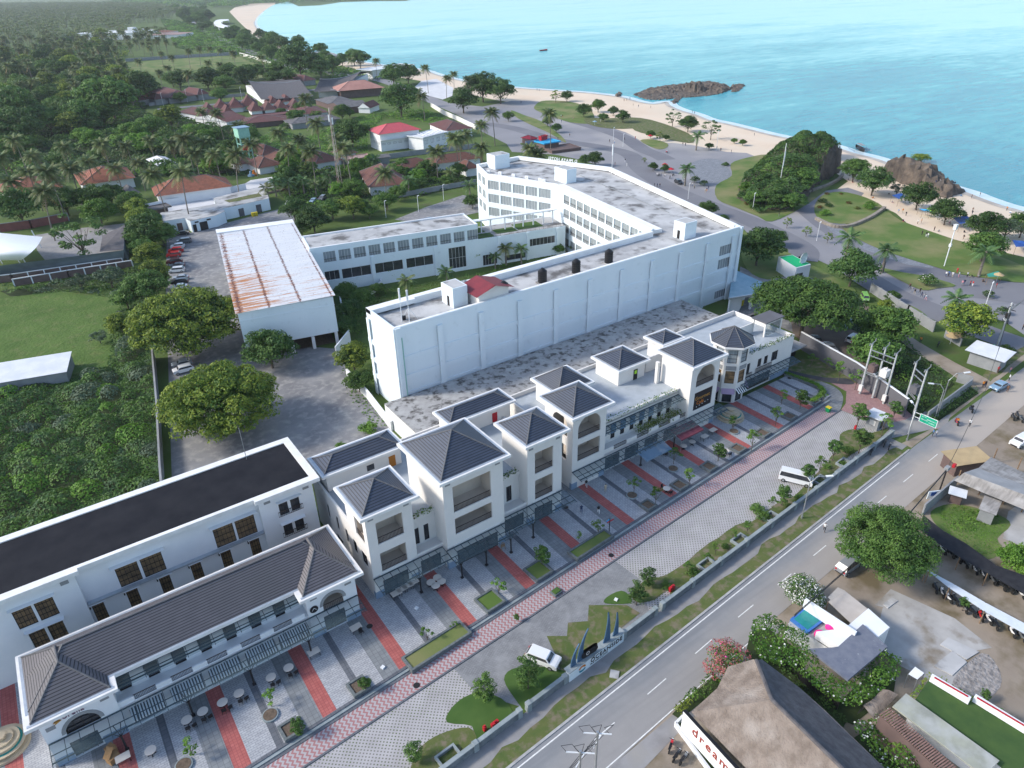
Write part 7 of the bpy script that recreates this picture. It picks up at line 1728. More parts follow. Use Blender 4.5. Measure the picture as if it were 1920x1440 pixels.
mass('rock_growth',[(1660,318),(1690,306),(1720,312),(1700,330),(1672,330)],4,.6,.05,(.5,1.2),(1,2),[L['scrub'],L['mid']],'patch of green growth on the dark headland rock','vegetation',seed=21,zf=hfa,under=False)
tree('midb',1727,296,15,'flat yellowish tree growing on the headland rock',sz=.5);tree('dark',1540,272,26,'bushy tree on the summit of the coastal hill');tree('mid',1505,335,26,'tree on the landward slope of the coastal hill');tree('dark',1455,368,24,'tree at the foot of the coastal hill');tree('darkb',1490,378,22,'tree beside the motorbikes under the coastal hill');tree('bright',1400,352,14,'yellowish palm like bush at the hill lawn edge');tree('mid',1415,372,18,'low tree on the hill lawn');tree('dark',1440,345,22,'dark tree on the left flank of the coastal hill')
# walls, street furniture, vehicles, people
def wallseg(label,x0,x1,h=1.15):
 t=root('boundary_wall',label,'wall',(x0,wally(x0),0),world=True);b=MB();b.beam((x0,wally(x0),h/2),(x1,wally(x1),h/2),.38,h);b.build('wall',W['stonewall'],t)
 c=MB();c.beam((x0,wally(x0),h+.06),(x1,wally(x1),h+.06),.5,.12)
 n=max(1,round((x1-x0)/6.5))
 for i in range(n+1):x=x0+(x1-x0)*i/n;c.beam((x,wally(x),0),(x,wally(x),h+.25),.62,.62)
 c.build('coping',W['coping'],t)
wallseg('low grey stone boundary wall at the bottom edge, left of the first gate',-40,29.8);wallseg('short grey stone wall left of the sails sign',31.2,37.0)
wallseg('short grey stone wall right of the sails sign',47.3,53.4);wallseg('long grey stone boundary wall from the gap to the guard kiosk',54.9,118.5)
for i,x in enumerate((66,74,82,96.5,104,20.5,12)):
 t=root('wall_planter',['first','second','third','fourth','fifth','sixth','seventh'][i]and f"low stone planter bay behind the boundary wall, {['first right of the gate gap', 'second right of the gate gap', 'third right of the gate gap', 'opposite the white van', 'nearest the guard kiosk', 'at the bottom edge under a bushy tree', 'cut by the bottom edge'][i]}",'planter',(x,wally(x)+1.2,0),rz=.066,group='planter bays of the boundary wall')
 MB().box(-1.3,.6,0,1.3,.85,.5).box(-1.3,-1,0,-1.05,.6,.5).box(1.05,-1,0,1.3,.6,.5).build('kerb',W['coping'],t)
t=root('sails_sign','white entrance sign wall topped by four curved blue metal sails','sign',(37.6,44.0,0),world=True);yw=lambda x:wally(x)-.05
MB().beam((37.4,yw(37.4),.85),(47.0,yw(47.0),.85),.6,1.7).build('sign_wall',W['hotel'],t);MB().beam((37.3,yw(37.3)+.1,1.76),(47.1,yw(47.1)+.1,1.76),1.0,.12).build('coping',W['coping'],t)
sail=mat('blue_steel_sail',(.055,.12,.22),(.08,.16,.27),2,world=True,rough=.4,metal=.3)
for x,w,tx,h in((38.0,.95,1.2,3.4),(39.1,1.15,1.5,5.0),(43.6,1.15,-.5,5.2),(45.3,.95,-.35,4.0)):
 n=8;A_=[];B_=[]
 for i in range(n+1):s=i/n;A_.append((x+tx*s**2*1.0,yw(x)+.1,1.8+h*s));B_.append((x+w*(1-s)*(1-.25*s)+tx*s**2+.12*s,yw(x)+.1,1.8+h*s))
 if tx<0:A_=[(x+w-.0+tx*(i/n)**2-w*(1-i/n)*(1-.25*i/n)-.12*i/n,p[1],p[2])for i,p in enumerate(A_)];B_=[(x+w+tx*(i/n)**2,p[1],p[2])for i,p in enumerate(B_)]
 b=MB();b.loft([A_,B_],closed=False,cap=False);b.loft([[(p[0],p[1]+.12,p[2])for p in A_],[(p[0],p[1]+.12,p[2])for p in B_]],closed=False,cap=False);b.loft([A_,[(p[0],p[1]+.12,p[2])for p in A_]],closed=False,cap=False);b.loft([B_,[(p[0],p[1]+.12,p[2])for p in B_]],closed=False,cap=False);b.build('sail',sail,t)
d_=(1,.0665,0);tp=lambda x,z:(x,yw(x)-.33,z)
text('OCEANSIDE',W['inklet'],t,tp(41.0,.72),d_,(0,0,1),.98,.03,spacing=1.1);text('MANDALIKA',W['inklet'],t,tp(41.0,.30),d_,(0,0,1),.40,.02,spacing=1.5);text('THE',W['inklet'],t,tp(41.1,1.42),d_,(0,0,1),.34,.02,spacing=1.2)
b=MB(lambda u,v,z:(39.6+u,yw(39.6)-.32+u*.0665,.85+z));b.loft([[(.62*cos(a_),0,.55*sin(a_))for a_ in np.linspace(.1,pi-.1,9)],[(.3*cos(a_),0,.22*sin(a_))for a_ in np.linspace(.1,pi-.1,9)]],closed=False,cap=False);b.build('emblem',W['orange'],t)
b=MB(lambda u,v,z:(39.6+u,yw(39.6)-.32+u*.0665,.75+z));b.loft([[(.6*cos(a_),0,.5*sin(a_))for a_ in np.linspace(pi+.1,2*pi-.1,9)],[(.3*cos(a_),0,.15*sin(a_))for a_ in np.linspace(pi+.1,2*pi-.1,9)]],closed=False,cap=False);b.build('emblem',W['tealp'],t)
b=MB(lambda u,v,z:(41.0+u,yw(41)+.15,2.55+z))
def cap_(r,L_):return[(L_/2*(1 if cos(a_)>0 else-1)+r*cos(a_),0,r*sin(a_))for a_ in np.linspace(0,2*pi,21)[:-1]]
rs_=cap_(.68,1.6);b.loft([rs_,[(p[0],-.25,p[2])for p in rs_]]);b.build('oval_board',W['cream'],t)
b=MB(lambda u,v,z:(41.0+u,yw(41)-.12,2.55+z));b.face(cap_(.56,1.55));b.build('oval_face',W['signblack'],t);text('Ori',W['cream'],t,(40.35,yw(41)-.15,2.3),(1,.06,0),(0,0,1),.8,.01)
wallrun('tall dark grey compound wall from the shop block to the transformer poles',((1497,652),(1600,712),(1694,782)),4.0,.3,'grey','white')
wallrun('concrete wall along the road behind the trimmed hedge',((1736,790),(1818,728)),2.2,.25,'greyl')
wallrun('long grey wall with slanting props beside the lower promenade road',((1632,548),(1700,592),(1748,622)),2.6,.25,'greyl',posts=3.2)
for lab,pts in(('low stone wall curving from the hill to the sand',[(1490,382),(1500,372),(1520,360),(1550,350),(1572,338),(1580,328)]),('low stone wall below the oval garden',[(1530,412),(1550,422),(1572,428),(1600,424),(1635,408),(1658,392)])):
 P=smooth(ats(pts),4,closed=False);t=root('stone_wall',lab,'wall',P[0],world=True);b=MB()
 for a_,c_ in zip(P[:-1],P[1:]):b.beam((a_[0],a_[1],.5),(c_[0],c_[1],.5),1.1,1.0)
 b.build('wall',W['thatch']if False else mat('rubble_stone',(.33,.29,.24),(.22,.19,.16),.8,world=True,bump=.6),t)
t=root('guard_kiosk','small guard kiosk with a pale sheet roof beside the rear gate','kiosk',(117.6,51.3,0),rz=.06);MB().box(.5,.4,0,3.1,2.6,2.4).build('wall',W['greyl'],t);MB().loft([[(0,-.2,2.6),(3.7,-.2,2.5),(3.7,3.2,2.5),(0,3.2,2.6)],[(0,-.2,2.7),(3.7,-.2,2.6),(3.7,3.2,2.6),(0,3.2,2.7)]]).build('roof',W['whiteroof'],t);MB().box(.46,.9,.9,.49,2.0,1.9).build('window',W['cream'],t);MB().box(1.6,.36,.05,2.5,.39,2.1).build('door',W['dark'],t)
def small(name,px,lab,cat,fn,m_,rz=0,group=None,z=0,parts=None):
 p=at(px[0],px[1],z)if len(px)==2 else px
 t=root(name,lab,cat,p,rz=rz,group=group)
 b=MB();fn(b);b.build('body',m_,t)
 for pn,f2,m2 in(parts or()):b=MB();f2(b);b.build(pn,m2,t)
 return t
small('waste_bin',(1552,772),'green wheeled bin with a yellow lid at the plaza corner','bin',lambda b:b.loft([[(-.3,-.35,0),(.3,-.35,0),(.3,.35,0),(-.3,.35,0)],[(-.4,-.45,1),(.4,-.45,1),(.4,.45,1),(-.4,.45,1)]]),W['green'],parts=[('lid',lambda b:b.box(-.43,-.5,1,.43,.48,1.1),W['yellow'])])
for px_,l_ in(((475,406),'yellow bin at the back of the car park, left of the pair'),((481,405),'yellow bin at the back of the car park, right of the pair'),((1389,573),'yellow bin by the hotel entrance porch')):small('waste_bin',px_,l_,'bin',lambda b:b.loft([[(-.4,-.4,0),(.4,-.4,0),(.4,.4,0),(-.4,.4,0)],[(-.5,-.5,1.4),(.5,-.5,1.4),(.5,.5,1.4),(-.5,.5,1.4)]]),W['yellow'],parts=[('lid',lambda b:b.box(-.52,-.52,1.4,.52,.52,1.5),W['yellow'])])
for px_,l_ in(((928,1362),'red cabinet on the lawn against the wall at the bottom'),((909,1370),'small red hydrant beside the red cabinet'),((1259,1107),'red cabinet against the wall right of the gate gap'),((1603,805),'red hydrant pillar near the guard kiosk')):small('hydrant' if 'hydrant' in l_ else 'hydrant_cabinet',px_,l_,'hydrant',lambda b:b.cbox(0,0,0,*((.35,.35,.8)if 'hydrant' in l_ else(1.0,.35,.8))).cyl(0,0,.8,.95,.12,n=8),W['redpaint'],rz=.07)
for px_,l_ in(((100.1,71.0,PZ),'round tiered cream stone fountain before the octagonal turret'),((-19.7,74.6,PZ),'round tiered stone fountain at the bottom left corner')):
 f=root('fountain',l_,'fountain',px_);st_=mat('cream_stone',(.52,.44,.31),(.44,.37,.27),1.5)
 MB().cyl(0,0,0,.35,2.6,n=28).cyl(0,0,.35,.8,2.1,2.35,n=28).build('basin',st_,f);MB().cyl(0,0,.8,.83,2.0,n=28).build('water',W['pool'],f);MB().cyl(0,0,.8,1.2,1.75,1.8,n=24).cyl(0,0,1.2,1.45,1.2,1.25,n=20).cyl(0,0,1.45,1.9,.5,.6,n=20).build('tier',st_,f)
def box_planter(x,y,w,d,lab,h=.75,rz=.068):
 t=root('planter',lab,'planter',(x,y,0),rz=rz);b=MB();b.box(-w/2,-d/2,0,w/2,-d/2+.3,h).box(-w/2,d/2-.3,0,w/2,d/2,h).box(-w/2,-d/2+.3,0,-w/2+.3,d/2-.3,h).box(w/2-.3,-d/2+.3,0,w/2,d/2-.3,h);b.build('box',W['planter'],t)
 MB().box(-w/2+.3,-d/2+.3,.1,w/2-.3,d/2-.3,h-.15).build('planting',G_['lawn']if w>2.6 else W['soil'],t)
PLN=[(567,1413,2.3,2.3,'under the round topiary tree'),(697,1328,2.3,2.3,'under the tall narrow tree'),(820,1212,9.2,2.6,'L'),(925,1135,3.2,3.2,'with the propped sapling'),(1012,1074,3.2,3.2,'with the bushy sapling'),(1108,1022,7.8,2.2,'L2'),(1228,958,2.2,2.2,'with the small dark tree'),(1287,920,2.3,2.3,'left of the red stripe under the maroon awning'),(1345,886,2.3,2.3,'by the white round table'),(1402,853,2.3,2.3,'with the forked tree'),(1447,822,2.3,2.3,'below the fountain'),(1498,791,2.3,2.3,'with the tall tree near the bin'),(1543,762,2.3,2.3,'beside the wheeled bin')]
for x_,y_,w_,d__,l_ in PLN:
 p=at(x_,y_,.4);yy=ytop(p[0])+d__/2-.2 if w_<4 else p[1]
 lab={'L':'long stone planter of grass with two saplings in front of the first small tower','L2':'long stone planter of grass right of the middle of the steps'}.get(l_,f'square stone planter on the plaza steps {l_}')
 box_planter(p[0],yy,w_,d__,lab)
for x_,y_,l_ in((507,1342,'pit with the twisting frangipani'),(345,1436,'pit by the wooden crates'),(1185,930,'pit left of the maroon awning'),(1262,880,'pit below the blue glass canopy'),(1376,810,'pit beside the fountain')):
 p=at(x_,y_,PZ);t=root('tree_pit','round stone edged tree '+l_,'tree pit',p);MB().cyl(0,0,0,.22,.95,n=20).build('ring',W['coping'],t);MB().cyl(0,0,.2,.26,.8,n=20).build('soil',W['soil'],t)
PT['sap']=tree_proto('plaza_tree',30,1.3,1.5,2.9,9,46,.30,[L['mid'],L['bright']],trunk=.07,rc=.36,zlow=-.9,fill=.05)
PT['topi']=tree_proto('plaza_tree',31,1.3,1.3,2.6,26,60,.26,[L['dark'],L['mid']],trunk=.09,rc=.35,zlow=-.9)
PT['frang']=tree_proto('plaza_tree',32,1.6,1.4,2.5,8,28,.40,[L['bright']],trunk=.10,rc=.26,zlow=-.3,fill=0)
for k,x_,y_,r_,l_ in(('topi',557,1362,14,'round topiary tree in a square planter nearest the bottom'),('topi',683,1282,12,'narrow dark tree in a planter right of the low block'),('frang',800,1188,14,'frangipani at the left end of the long planter'),('frang',851,1172,9,'bare propped sapling at the right end of the long planter'),('frang',935,1098,17,'propped sapling in the square planter before the big tower'),('topi',1016,1040,17,'bushy sapling in the square planter right of the big tower'),('sap',1085,1003,8,'small sapling at the left of the second long planter'),('sap',1122,985,13,'sapling with a red signpost beside it'),('sap',1190,905,13,'thin tree in the round pit left of the maroon awning'),('sap',1265,851,13,'thin tree below the blue glass canopy'),('sap',1231,925,14,'dark little tree on the steps under the blue canopy'),('sap',1294,890,14,'round headed tree on the steps below the maroon awning'),('topi',1349,845,14,'two tier tree beside the white round table'),('sap',1413,820,15,'forked tree on the steps below the fountain'),('sap',1376,790,12,'small dark tree right beside the fountain'),('sap',1458,775,14,'tall sparse tree right of the fountain'),('sap',1468,741,11,'spreading little tree on the white paving'),('topi',1504,745,14,'tall two tier tree before the wheeled bin'),('sap',1546,740,9,'thin sapling at the last planter'),('frang',505,1310,17,'twisting frangipani in the round pit on the plaza'),('frang',355,1400,18,'frangipani over the pit at the bottom left'),('sap',1403,985,10,'first sapling behind the boundary wall from the gap'),('sap',1343,1025,10,'leaning sapling behind the boundary wall'),('sap',1327,1045,9,'pale sapling behind the boundary wall'),('sap',1290,1062,10,'sapling right of the slim bushy trees'),('sap',1376,1000,8,'short sapling behind the boundary wall'),('topi',1470,925,15,'bushy sapling left of the curved street lamp'),('sap',1450,942,11,'lower sapling left of the curved street lamp'),('topi',1517,885,15,'bushy tree touching the white van'),('sap',1540,868,13,'tree right of the white van'),('topi',1566,840,15,'tall bush behind the wall between van and kiosk'),('topi',1617,822,17,'round tree by the blue drain on the lawn'),('topi',1613,773,16,'tall tree left of the guard kiosk'),('sap',1660,790,15,'tree right of the guard kiosk'),('topi',1680,765,12,'bush at the foot of the transformer poles'),('sap',1523,672,9,'first thin tree along the grey compound wall'),('sap',1552,680,9,'second thin tree along the grey compound wall'),('sap',1577,690,13,'third thin tree along the grey compound wall'),('sap',1609,706,13,'yellow leaved tree along the grey compound wall'),('topi',968,1157,6,'little shrub in a box on the zigzag path'),('topi',1810,1130,10,'small tree growing through the white shelter'),('topi',1848,1302,8,'round green bush beside the rubble')):
 tree(k,x_,y_,r_,l_,group='young plaza and verge trees')
for i,(x,y)in enumerate([(1480,950),(1500,935),(1430,968),(1550,875),(1590,845),(1300,1075),(1360,1025),(1250,1100),(1420,955),(1580,870)]):tree('shrub',x,y,8+3*(i%3),'one of the low bushes in the verge behind the boundary wall','verge bushes','shrub')
for l_,(x0,x1,y,z,dn)in{'leafy hanging plants on the balcony between the arched towers':(77.5,88,73.6,4.5,900),'plant trough along the front edge of the roof terrace':(69,88,74.5,9.15,260),'plant trough on the right wing parapet':(109.5,123.3,75.6,9.1,350),'plant trough between the first and second tower':(31.6,35.2,71.5,9.6,160),'plant trough between the second and third tower':(45.8,50.0,71.5,9.6,170)}.items():
 rs=np.random.RandomState(len(l_));P=np.column_stack([rs.uniform(x0,x1,dn),y+rs.normal(0,.28 if dn<500 else.55,dn),z+np.abs(rs.normal(0,.3 if dn<500 else.55,dn))]);o=link('trough_plants',leafmesh('trough_plants',[(rhomb(P,rs.normal(size=P.shape)+[0,0,.7],.32,rs),L['yellow' if dn>500 else 'mid'])]));prop(o,l_,'plants')
def mk_round():t=root('round_table','','table');MB().cyl(0,0,.72,.76,.62,n=20).build('tabletop',W['tabletop'],t);b=MB();b.cyl(0,0,.05,.72,.06,n=8);b.beam((-.45,0,.04),(.45,0,.04),.08,.08);b.beam((0,-.45,.04),(0,.45,.04),.08,.08);b.build('base',W['dark'],t);return t
def mk_rect():
 t=root('cafe_table','','table');MB().cbox(0,0,.72,1.5,1.0,.05).build('tabletop',W['tabletop'],t)
 for sx in(-.62,.62):
  for sy in(-.4,.4):MB().cbox(sx,sy,0,.06,.06,.72).build('leg',W['dark'],t)
 return t
def mk_chair():
 t=root('chair','','chair');MB().cbox(0,0,.42,.46,.46,.06).build('seat',W['dark'],t);MB().cbox(0,.22,.5,.46,.05,.45).build('backrest',W['dark'],t)
 for sx in(-.2,.2):
  for sy in(-.2,.2):MB().cbox(sx,sy,0,.04,.04,.42).build('leg',W['dark'],t)
 return t
RT,CT,CH=mk_round(),mk_rect(),mk_chair();nth=['first','second','third','fourth','fifth','sixth','seventh']
for i,(x,y)in enumerate([(282,1407),(350,1350),(380,1334),(417,1317),(448,1300),(508,1270),(541,1252)]):
 p=at(x,y,PZ+.7);place(RT,(p[0],p[1],PZ),0,f'{nth[i]} round pale table from the left under the low block canopy','round tables under the low block canopy')
 if i:
  for s in(-1,1):place(CH,(p[0]+.35*s+.2,p[1]-.95,PZ),3.14+.3*s,f"dark chair {'left' if s < 0 else 'right'} in front of the {nth[i]} round table of the low block",'chairs of the low block tables')
for i,(x,y,l_)in enumerate(((808,1092,'left table of the round table cluster by the red stripe'),(817,1098,'front table of the round table cluster by the red stripe'),(828,1090,'right table of the round table cluster by the red stripe'),(820,1083,'rear table of the round table cluster by the red stripe'),(1282,836,'dark topped round table left under the maroon awning'),(1298,828,'dark topped round table right under the maroon awning'),(1361,845,'white round table alone on the plaza near the fountain'),(1250,916,'white round table with chairs below the blue canopy'),(1242,845,'round table left of the maroon awning'))):
 p=at(x,y,PZ+.7);place(RT,(p[0],p[1],PZ),0,l_)
 if i>5:
  for s in(-1,1):place(CH,(p[0],p[1]+.9*s,PZ),0 if s>0 else 3.14,f"dark chair {'behind' if s > 0 else 'in front of'} the {l_}"[:90])
for i,(x,y,l_)in enumerate(((743,1112,'leftmost square pale table outside the first small tower'),(753,1104,'second square pale table outside the first small tower'),(764,1098,'third square pale table outside the first small tower'),(775,1091,'rightmost square pale table outside the first small tower'),(667,1176,'pale table outside the right pavilion of the low block'),(588,1222,'yellowish table beneath the canopy of the low block'),(1337,806,'white cafe table at the end of the maroon awning'),(1321,818,'white cafe table between awning and red stripe'),(230,1420,'white counter table beside wooden crates at the bottom left'))):
 p=at(x,y,PZ+.7);place(CT,(p[0],p[1],PZ),0.02,l_)
place(CH,(at(678,1188,PZ)[0],at(678,1188,PZ)[1],PZ),.3,'chair tucked at the pale table by the right pavilion')
small('crate_stack',at(214,1425,PZ),'stack of opened wooden crates outside the low block','crates',lambda b:b.cbox(0,0,0,1.2,.9,.8).cbox(.5,.9,0,.9,.9,1.1).beam((-.6,.2,.8),(.4,.5,1.5),.8,.08),mat('raw_crate_wood',(.38,.22,.10),(.30,.17,.08),2),rz=.5)
small('menu_easel',at(944,1032,PZ),'wooden menu easel under the canopy of the third tower','easel',lambda b:b.beam((-.4,0,0),(-.1,.2,1.5),.07,.07).beam((.4,0,0),(.1,.2,1.5),.07,.07).beam((0,.7,0),(0,.2,1.5),.07,.07).beam((-.35,.1,.9),(.35,.1,.9),.08,.5),W['wood'])
for x,y,l_ in((781,1141,'white floor block on the pavers below the pale tables'),(718,1252,'white floor block left of the long planter'),(660,1288,'white floor block nearest the tall narrow tree'),(1155,1195-70,'white marker on the drive')):small('floor_marker',at(x,y,PZ if y>1130 else.05),l_,'marker',lambda b:b.cbox(0,0,0,.45,.45,.2),W['white'],rz=.4)
small('signpost',at(1142,998,PZ),'black post with a blue and a red arrow on the plaza steps','signpost',lambda b:b.tube([(0,0,0),(0,0,2.8)],.07,6),W['dark'],parts=[('blue_arrow',lambda b:b.beam((-.1,0,2.6),(-.8,-.1,2.6),.05,.25),W['tarplblue']),('red_arrow',lambda b:b.beam((.8,0,2.2),(-.5,0,2.2),.05,.22),W['redpaint'])])
for i,(x,y,l_)in enumerate(((693,1174,'manhole on the red stripe beside the low block'),(781,1285,'round manhole on the zigzag path below the long planter'),(1146,1041,'round manhole on the zigzag path at the drive'),(1061,951,'manhole on the white paving by the alley'),(1480,709,'manhole on the white paving of the right wing'))):
 p=at(x,y,PZ if i not in(1,2)else.045);o=MB().cyl(0,0,0,.012,.42,n=18).build('manhole_cover',W['dark']);o.location=p;prop(o,l_,'manhole')
small('box_planter',at(1204,1112,0)if False else at(1043,1112,.04),'small square planter box on the zigzag path','planter',lambda b:b.cbox(0,0,0,1.4,1.1,.4),W['planter'],rz=.1,parts=[('plants',lambda b:b.cbox(0,0,.4,1.1,.8,.12),G_['lawnb'])])
small('concrete_cover',at(1152,1265,.05),'pale square concrete cover in the roadside verge','cover',lambda b:b.cbox(0,0,0,1.1,1.1,.15),W['concretel'],rz=.7)
def lamp(px,top,head,lab,h,dbl=False):
 p=at(*px);t=root('street_lamp',lab,'street lamp',p);a_=head;b=MB().tube([(0,0,0),(0,0,h*.85),(a_[0]*.35,a_[1]*.35,h),(a_[0],a_[1],h+.1)],.10,7,r2=.05);b.cyl(0,0,0,.5,.16,n=8);b.build('pole',W['metal'],t)
 MB().beam((a_[0]*.8,a_[1]*.8,h+.05),(a_[0]*1.2,a_[1]*1.2,h+.12),.35,.14).build('lamp_head',W['lamp'],t)
lamp((1503,972),None,(2.2,-1.6),'curved street lamp beside the boundary wall right of the white van',8.2);lamp((1752,786),None,(-1.8,1.8),'curved street lamp behind the green road sign, shorter one',7.6);lamp((1757,781),None,(2.6,-1.6),'tall curved street lamp behind the green road sign',9.4);lamp((1700,826),None,(1.2,1.6),'street lamp at the end of the roadside verge',7.0)
for i,(x,y,h,l_)in enumerate(((1411,394,6,'short lamp on the hill lawn'),(1531,452,6,'white lamp post on the traffic island'),(1290,374,6,'lamp post by the hotel road'),(1848,572,6,'double lamp post beside the broad tree'),(1168,275,6,'thin post on the promenade curve'),(832,376,6,'lamp at the service drive'),(724,408,6,'lamp behind the annex, left one'),(785,398,6,'lamp behind the annex, right one'),(1343,282,9,'tall pole among the beach trees'),(307,200,9,'street lamp at the left of the lane'),(352,192,9,'street lamp in front of the wide red roof'),(383,193,9,'street lamp right of the wide red roof'),(454,188,9,'street lamp near the thatched hall'),(1126,228,7,'pole beside the tall round tree'),(1150,262,6,'thin dark post on the promenade'))):
 p=at(x,y);t=root('lamp_post',l_,'lamp post',p,group='lamp posts');MB().tube([(0,0,0),(0,0,h)],.09,6).build('post',W['lamp'],t);MB().beam((-.1,0,h),(.8,.2,h+.1),.25,.15).build('lamp_head',W['lamp'],t)
small('flag',at(1464,333,10),'tall feather flag on the coastal hill','flag',lambda b:b.tube([(0,0,0),(0,0,12)],.1,6),W['lamp'],parts=[('flag',lambda b:b.face([(0,0,3),(.9,.3,4),(1.1,.3,8),(0,0,12)]),W['white'])])
small('floodlight_mast',at(1770,500),'white mast with floodlights and banners on the big lawn','mast',lambda b:b.tube([(0,0,0),(0,0,12)],.16,6).cbox(0,0,11,1.2,.8,1.4).cbox(0,0,6,.6,.6,.8),W['lamp']);small('billboard',at(1656,510),'small billboard on a post by the dense tree','billboard',lambda b:b.tube([(0,0,0),(0,0,3.2)],.12,6),W['dark'],parts=[('board',lambda b:b.cbox(0,0,3.0,2.6,.15,1.4),W['greyl'])])
def transformer(bases,hs,lab,plat,tank,tm,zt):
 P=[at(*q)for q in bases];t=root('transformer_frame',lab,'transformer',P[0],world=True)
 for p,h in zip(P,hs):MB().tube([(p[0],p[1],0),(p[0],p[1],h)],.24,8,r2=.15).build('pole',W['polew'],t)
 a,c=P[0],P[-1];b=MB()
 for z_ in(hs[0]-1.4,hs[0]-2.6):b.beam((a[0],a[1],z_),(c[0],c[1],z_),.2,.14)
 for z_ in(plat,plat+.35):
  for o_ in(-.7,.7):b.beam((a[0]+o_,a[1]-.3,z_),(c[0]+o_,c[1]+.3,z_),.12,.14)
 b.build('crossbars',W['metal'],t);b=MB();n=7 if len(P)>2 else 4
 for i in range(n):s=(i+.7)/(n+.4);x,y=a[0]+(c[0]-a[0])*s,a[1]+(c[1]-a[1])*s;b.tube([(x-.1,y,hs[0]-1.5),(x+.1,y,hs[0]-2.5)],.1,5)
 b.build('fuses',W['dark'],t)
 for p,h in zip(P,hs):MB().beam((p[0]-1.1,p[1],h-.2),(p[0]+1.1,p[1],h+.3),.1,.12).cyl(p[0]-.9,p[1],h-.2,h+.3,.09,n=6).cyl(p[0]+.9,p[1],h+.3,h+.8,.09,n=6).build('insulator_arm',W['metal'],t)
 for s,m_ in tank:x,y=a[0]+(c[0]-a[0])*s,a[1]+(c[1]-a[1])*s;MB().cbox(x,y,plat+.5,1.5,1.3,1.5).cyl(x-.3,y,plat+2,plat+2.4,.1,n=6).cyl(x+.3,y,plat+2,plat+2.4,.1,n=6).build('transformer_tank',W[m_],t)
 for p in(P[0],P[-1])[:2 if len(P)>2 else 1]:MB().cbox(p[0]-.45,p[1]-.1,.9,.5,.7,1.3).build('meter_box',W['cream'],t)
transformer(((1612,738),(1636,746),(1656,757)),(11.4,11.4,11.3),'three concrete poles carrying two transformers beside the grey wall',5.2,((.25,'brownwall'),(.75,'cream')),None,0)
transformer(((1693,766),(1711,784)),(10.4,10.6),'two concrete poles carrying a dark transformer beside the overgrown plot',4.2,((.5,'grey'),),None,0)
t=root('road_sign','large green direction sign on a white post at the gate','road sign',(122,47.6,0),world=True);X_=121.6
MB().tube([(X_+.2,47.7,0),(X_+.2,47.7,5.2)],.12,8).beam((X_+.1,47.8,4.9),(X_+.1,43.6,4.9),.08,.08).beam((X_+.1,47.8,4.0),(X_+.1,43.6,4.0),.08,.08).build('post',W['lamp'],t);MB().box(X_-.02,43.5,3.55,X_+.04,46.6,5.15).build('board_border',W['white'],t);MB().box(X_-.05,43.6,3.64,X_-.022,46.5,5.06).build('board',mat('sign_green',(.005,.33,.20)),t)
for i,(s_,y_,z_)in enumerate((('↑ KUTA',46.2,4.72),('MANDALIKA',45.3,4.45),('← GERUPUK',46.3,4.15),('LOMBOK',44.9,3.95))):text(s_.replace('↑ ','').replace('← ',''),W['white'],t,(X_-.06,y_,z_),(0,-1,0),(0,0,1),.27,.005)
for(px_,h,l_)in(((31.8,32.3),8.6,'steel utility pole with crossarms and looping cables at the bottom edge, right one'),((29.2,31.9),8.3,'steel utility pole with a crossarm at the bottom edge, left one')):
 t=root('utility_pole',l_,'utility pole',(*px_,0));MB().tube([(0,0,0),(0,0,h)],.14,8).build('pole',W['metal'],t);MB().beam((-1.1,.9,h-.3),(1.1,-.9,h-.3),.1,.12).beam((-.8,-.3,h-1.6),(.8,.3,h-1.6),.1,.1).build('crossarm',W['lamp'],t);b=MB()
 for k in range(3):b.tube([(-1.1+k,.9-.8*k,h-.2),(-1.5+k,1.2-.8*k,h+.7),(-.6+k,.6-.7*k,h+.9),(0,0,h-.6-.5*k),(-2.5,-.4,h-1.2)],.03,4)
 b.build('cable',W['black'],t)
t=root('utility_pole','dark timber pole with red bundles and a slanting signboard beside the shack','utility pole',at(1759,927));MB().tube([(0,0,0),(0,0,5.4)],.12,6).build('pole',W['dark'],t);MB().cbox(0,0,5.0,.9,.6,.6).build('bundle',W['greyl'],t);MB().cbox(1.6,-.3,5.0,.6,.4,.6).build('red_bundle',W['redpaint'],t);b=MB()
for k in range(3):b.tube([(0,0,5.3-.2*k),(-14,-1.6,3.8-.2*k),(-45,-4,5.2-.2*k)],.035,4)
b.tube([(0,0,5.3),(9,2.4,4.6),(30,8,6)],.04,4);b.build('cable',W['black'],t)
small('signboard',at(1740,938),'leaning white and blue signboard in front of the overgrown plot','signboard',lambda b:b.beam((-.8,0,1.4),(1.0,-.9,1.4),.1,1.5),W['hotel'],parts=[('panel',lambda b:b.beam((-.4,-.26,1.6),(.4,-.66,1.6),.1,.7),W['tarpblue'])])
t=root('utility_pole','cluttered utility pole with many cables at the kiosk corner','utility pole',at(1868,652));MB().tube([(0,0,0),(0,0,11)],.2,7).build('pole',W['polew'],t);MB().beam((-1.2,0,10.2),(1.2,0,10.2),.12,.14).beam((0,-1.2,9.4),(0,1.2,9.4),.12,.14).cbox(0,0,7.4,.9,.7,1.2).build('crossarm',W['dark'],t);b=MB()
for k in range(5):b.tube([(0,0,9.9-.3*k),(-14,-5,6.4-.3*k),(-36,-12,8.9-.2*k)],.035,4);b.tube([(0,0,9.9-.3*k),(12,2,7.4),(32,5,9)],.035,4)
b.build('cable',W['black'],t)
t=root('entrance_canopy','small white roofed shelter against the grey compound wall','shelter',(125.8,77.2,0));MB().box(0,0,3.2,6.6,5.2,3.4).build('roof',W['concretel'],t);MB().box(.3,2.2,0,6.3,5,3.2).build('wall',W['dark'],t)
